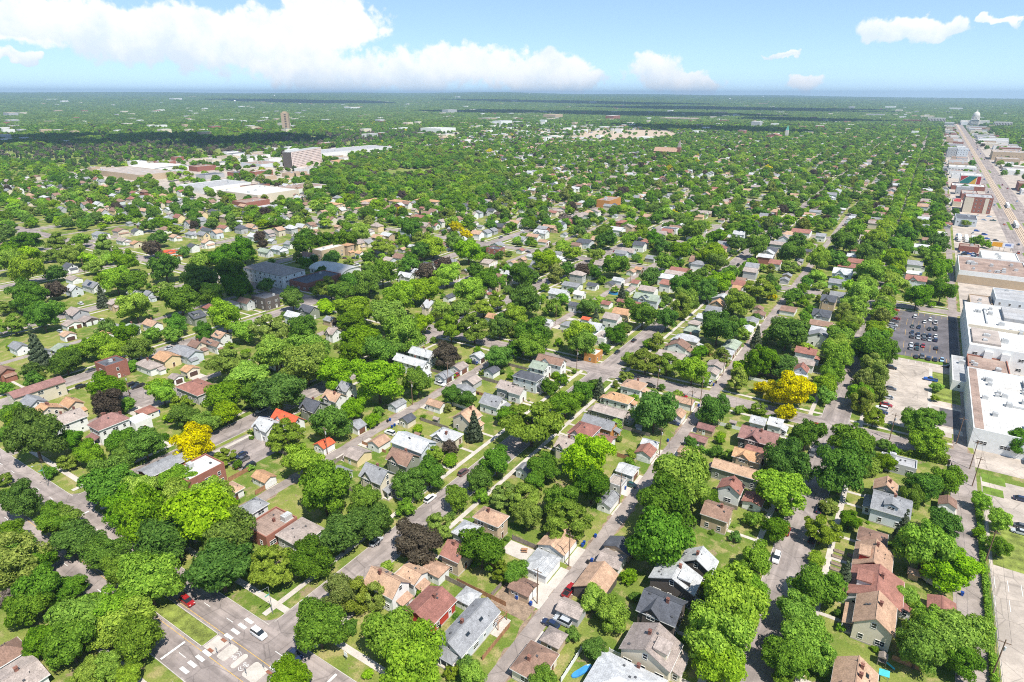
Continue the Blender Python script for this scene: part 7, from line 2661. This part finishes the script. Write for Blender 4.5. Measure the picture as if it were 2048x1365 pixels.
for (nm, xa, ya, xb, yb, *_r) in far + [('w',) + q for q in WORKS]:
    prob[(X > xa - 3) & (X < xb + 3) & (Y > ya - 8) & (Y < yb + 3)] = 0
prob[inside(BELT, X, Y) & ~inside(ZONES['industrial'], X, Y)] = .20
keep = ok & (g.uniform(size=X.shape) < prob)
X, Y, dist = X[keep], Y[keep], dist[keep]
cem = inside(ZONES['cemetery'], X, Y)
park = inside(ZONES['park'], X, Y)
n = len(X)
R = g.uniform(3.5, 6.5, n)
R[park] = g.uniform(4.2, 7.4, park.sum())
idx = g.choice(len(KINDS_MID), n, p=np.array([.13, .12, .11, .10, .11, .10, .10, .08, .045, .03, .028, .024, .016, .005, .002]))
idx[cem] = g.choice([0, 4, 5, 12, 13, 13, 12], cem.sum())
R[idx == 12] *= .6
hx = np.array([t[0] for t in rest_trees])
hy = np.array([t[1] for t in rest_trees])
hR = np.array([t[2] for t in rest_trees])
hi = np.array([[k for k, (c, q) in enumerate(KINDS_MID) if c == t[3]][0] for t in rest_trees])
X, Y, R, idx = np.concatenate([X, hx]), np.concatenate([Y, hy]), np.concatenate([R, hR]), np.concatenate([idx, hi])
# yard trees and bushes between the listed ones
fx, fy, fR, fi = [], [], [], []
occ = [(t[0], t[1], t[2]) for t in TREES]
fr = random.Random(31)
tries = 0
while len(fx) < 560 and tries < 20000:
    tries += 1
    x, y = fr.uniform(-420, 30), fr.uniform(70, 640)
    px, py, w = project(np.float64(x), np.float64(y))
    if not (-20 < px < 2070) or not (PY_HAND < py < 1400):
        continue
    if y < 200 and fr.random() < .6:
        continue
    r_ = fr.uniform(1.1, 2.4) if y < 250 else fr.uniform(1.4, 4.0)
    if any(abs(x - c) < 5.6 for c in YSTREETS) or any(abs(x - c) < 3.0 + .5 * r_ for c in YALLEYS) or any(abs(y - c) < 5.6 for c in CROSS) or y < 68:
        continue
    if x > 1 and y > 255:
        continue
    if any(q[1] - .4 * r_ < x < q[3] + .4 * r_ and q[2] - .7 * r_ < y < q[4] + .4 * r_ for q in cand):
        continue
    if any(h[0] - .4 * r_ < x < h[2] + .4 * r_ and h[1] - .7 * r_ < y < h[3] + .4 * r_ for h in HB):
        continue
    if any((x - a) ** 2 + (y - b) ** 2 < (.75 * c + .5 * r_) ** 2 for a, b, c in occ):
        continue
    occ.append((x, y, r_))
    fx.append(x)
    fy.append(y)
    fR.append(r_)
    fi.append(fr.choice((0, 1, 2, 3, 4, 5, 6, 7, 8, 9, 10)))
X, Y, R, idx = np.concatenate([X, fx]), np.concatenate([Y, fy]), np.concatenate([R, fR]), np.concatenate([idx, fi])
pts = np.stack([X, Y, -.15 * R], 1)
instanced('distant_trees', proto_col, pts, R, g.uniform(0, 6.28, len(X)), idx, 'countless green tree crowns filling the blocks towards the horizon')
# woodland to the horizon
P2, S2 = [], []
r0 = 3050.0
while r0 < 21000:
    s = 1.0 if r0 < 5200 else r0 / 5200
    st_ = 46 * s
    na = int(RAD(86) * r0 / st_)
    a = RAD(-75) + (np.arange(na) + g.uniform(-.4, .4, na)) * RAD(86) / na
    rr = r0 + g.uniform(-.4, .4, na) * st_
    P2.append(np.stack([rr * np.sin(a), rr * np.cos(a)], 1))
    S2.append(np.full(na, s))
    r0 += st_
P2, S2 = np.concatenate(P2), np.concatenate(S2)
mask = g.uniform(size=len(P2)) < .93
mask &= ~((P2[:, 0] > 20) & (P2[:, 0] < 200) & (P2[:, 1] < 3560))
mask &= ~((P2[:, 0] > 74) & (P2[:, 0] < 112) & (P2[:, 1] < 5500))
P2, S2 = P2[mask], S2[mask]
z2 = hills(P2[:, 0], P2[:, 1]) - 1.5
# keep the tree height natural while a patch widens with distance
instanced('distant_woodland', far_col, np.column_stack([P2, z2]), np.minimum(S2, 2.2), g.uniform(0, 6.28, len(P2)), g.integers(0, 6, len(P2)), 'unbroken woodland rolling out to the horizon')

# ------------------------------------------------------------------ clouds whose shadows lie on the land
def cloud(tx, ty, sx, sy, seed, z):
    g = np.random.default_rng(seed)
    iv, jf = ICO2
    V, F = [], []
    b = 0
    for k in range(16):
        a, q = g.uniform(0, 6.28), math.sqrt(g.uniform(0, 1))
        x, y = sx * q * math.cos(a) * .8, sy * q * math.sin(a) * .8
        r = g.uniform(.28, .5)
        v = iv * g.uniform(.9, 1.12, (len(iv), 1)) * np.array([sx * r, sy * r, min(sx, sy) * r * .55]) + np.array([x, y, 0])
        v[:, 2] = np.maximum(v[:, 2], -min(sx, sy) * .06)
        V.append(v)
        F.append(jf + b)
        b += len(iv)
    me = bpy.data.meshes.new('cloud')
    me.from_pydata(np.concatenate(V).tolist(), [], np.concatenate(F).tolist())
    me.materials.append(MATS['cloud_white'])
    k = z / SUNV.z
    o = put('cloud', me, None, (tx + SUNV.x * k, ty + SUNV.y * k, z))
    return tag(o, None, None, None, 'stuff')


for i, (tx, ty, sx, sy) in enumerate(((-350, 262, 75, 55), (-1950, 900, 260, 330), (-1560, 1120, 180, 260), (-2300, 620, 200, 250), (-6400, 5400, 1300, 800), (-2000, 3950, 1100, 520), (-700, 2450, 420, 190),
                                      (-520, 3480, 330, 240), (-3600, 7000, 2000, 500), (-1300, 5700, 1500, 500))):
    cloud(tx, ty, sx, sy, 40 + i, 1100.0 if i < 4 else 2600.0)

# ------------------------------------------------------------------ haze
hz = MB().box(-24500, -24500, -3, 24500, 24500, 235).build('haze', 'tyre')
hz.data.materials.clear()
hm = bpy.data.materials.new('haze')
hm.use_nodes = True
hm.node_tree.nodes.clear()
pv = hm.node_tree.nodes.new('ShaderNodeVolumePrincipled')
pv.inputs['Color'].default_value = (0.57, 0.79, 1.0, 1)
pv.inputs['Density'].default_value = 0.00008
pv.inputs['Anisotropy'].default_value = 0.2
ho = hm.node_tree.nodes.new('ShaderNodeOutputMaterial')
hm.node_tree.links.new(pv.outputs[0], ho.inputs['Volume'])
hz.data.materials.append(hm)
tag(hz, 'thin bluish haze over the far land', None, None, 'stuff')
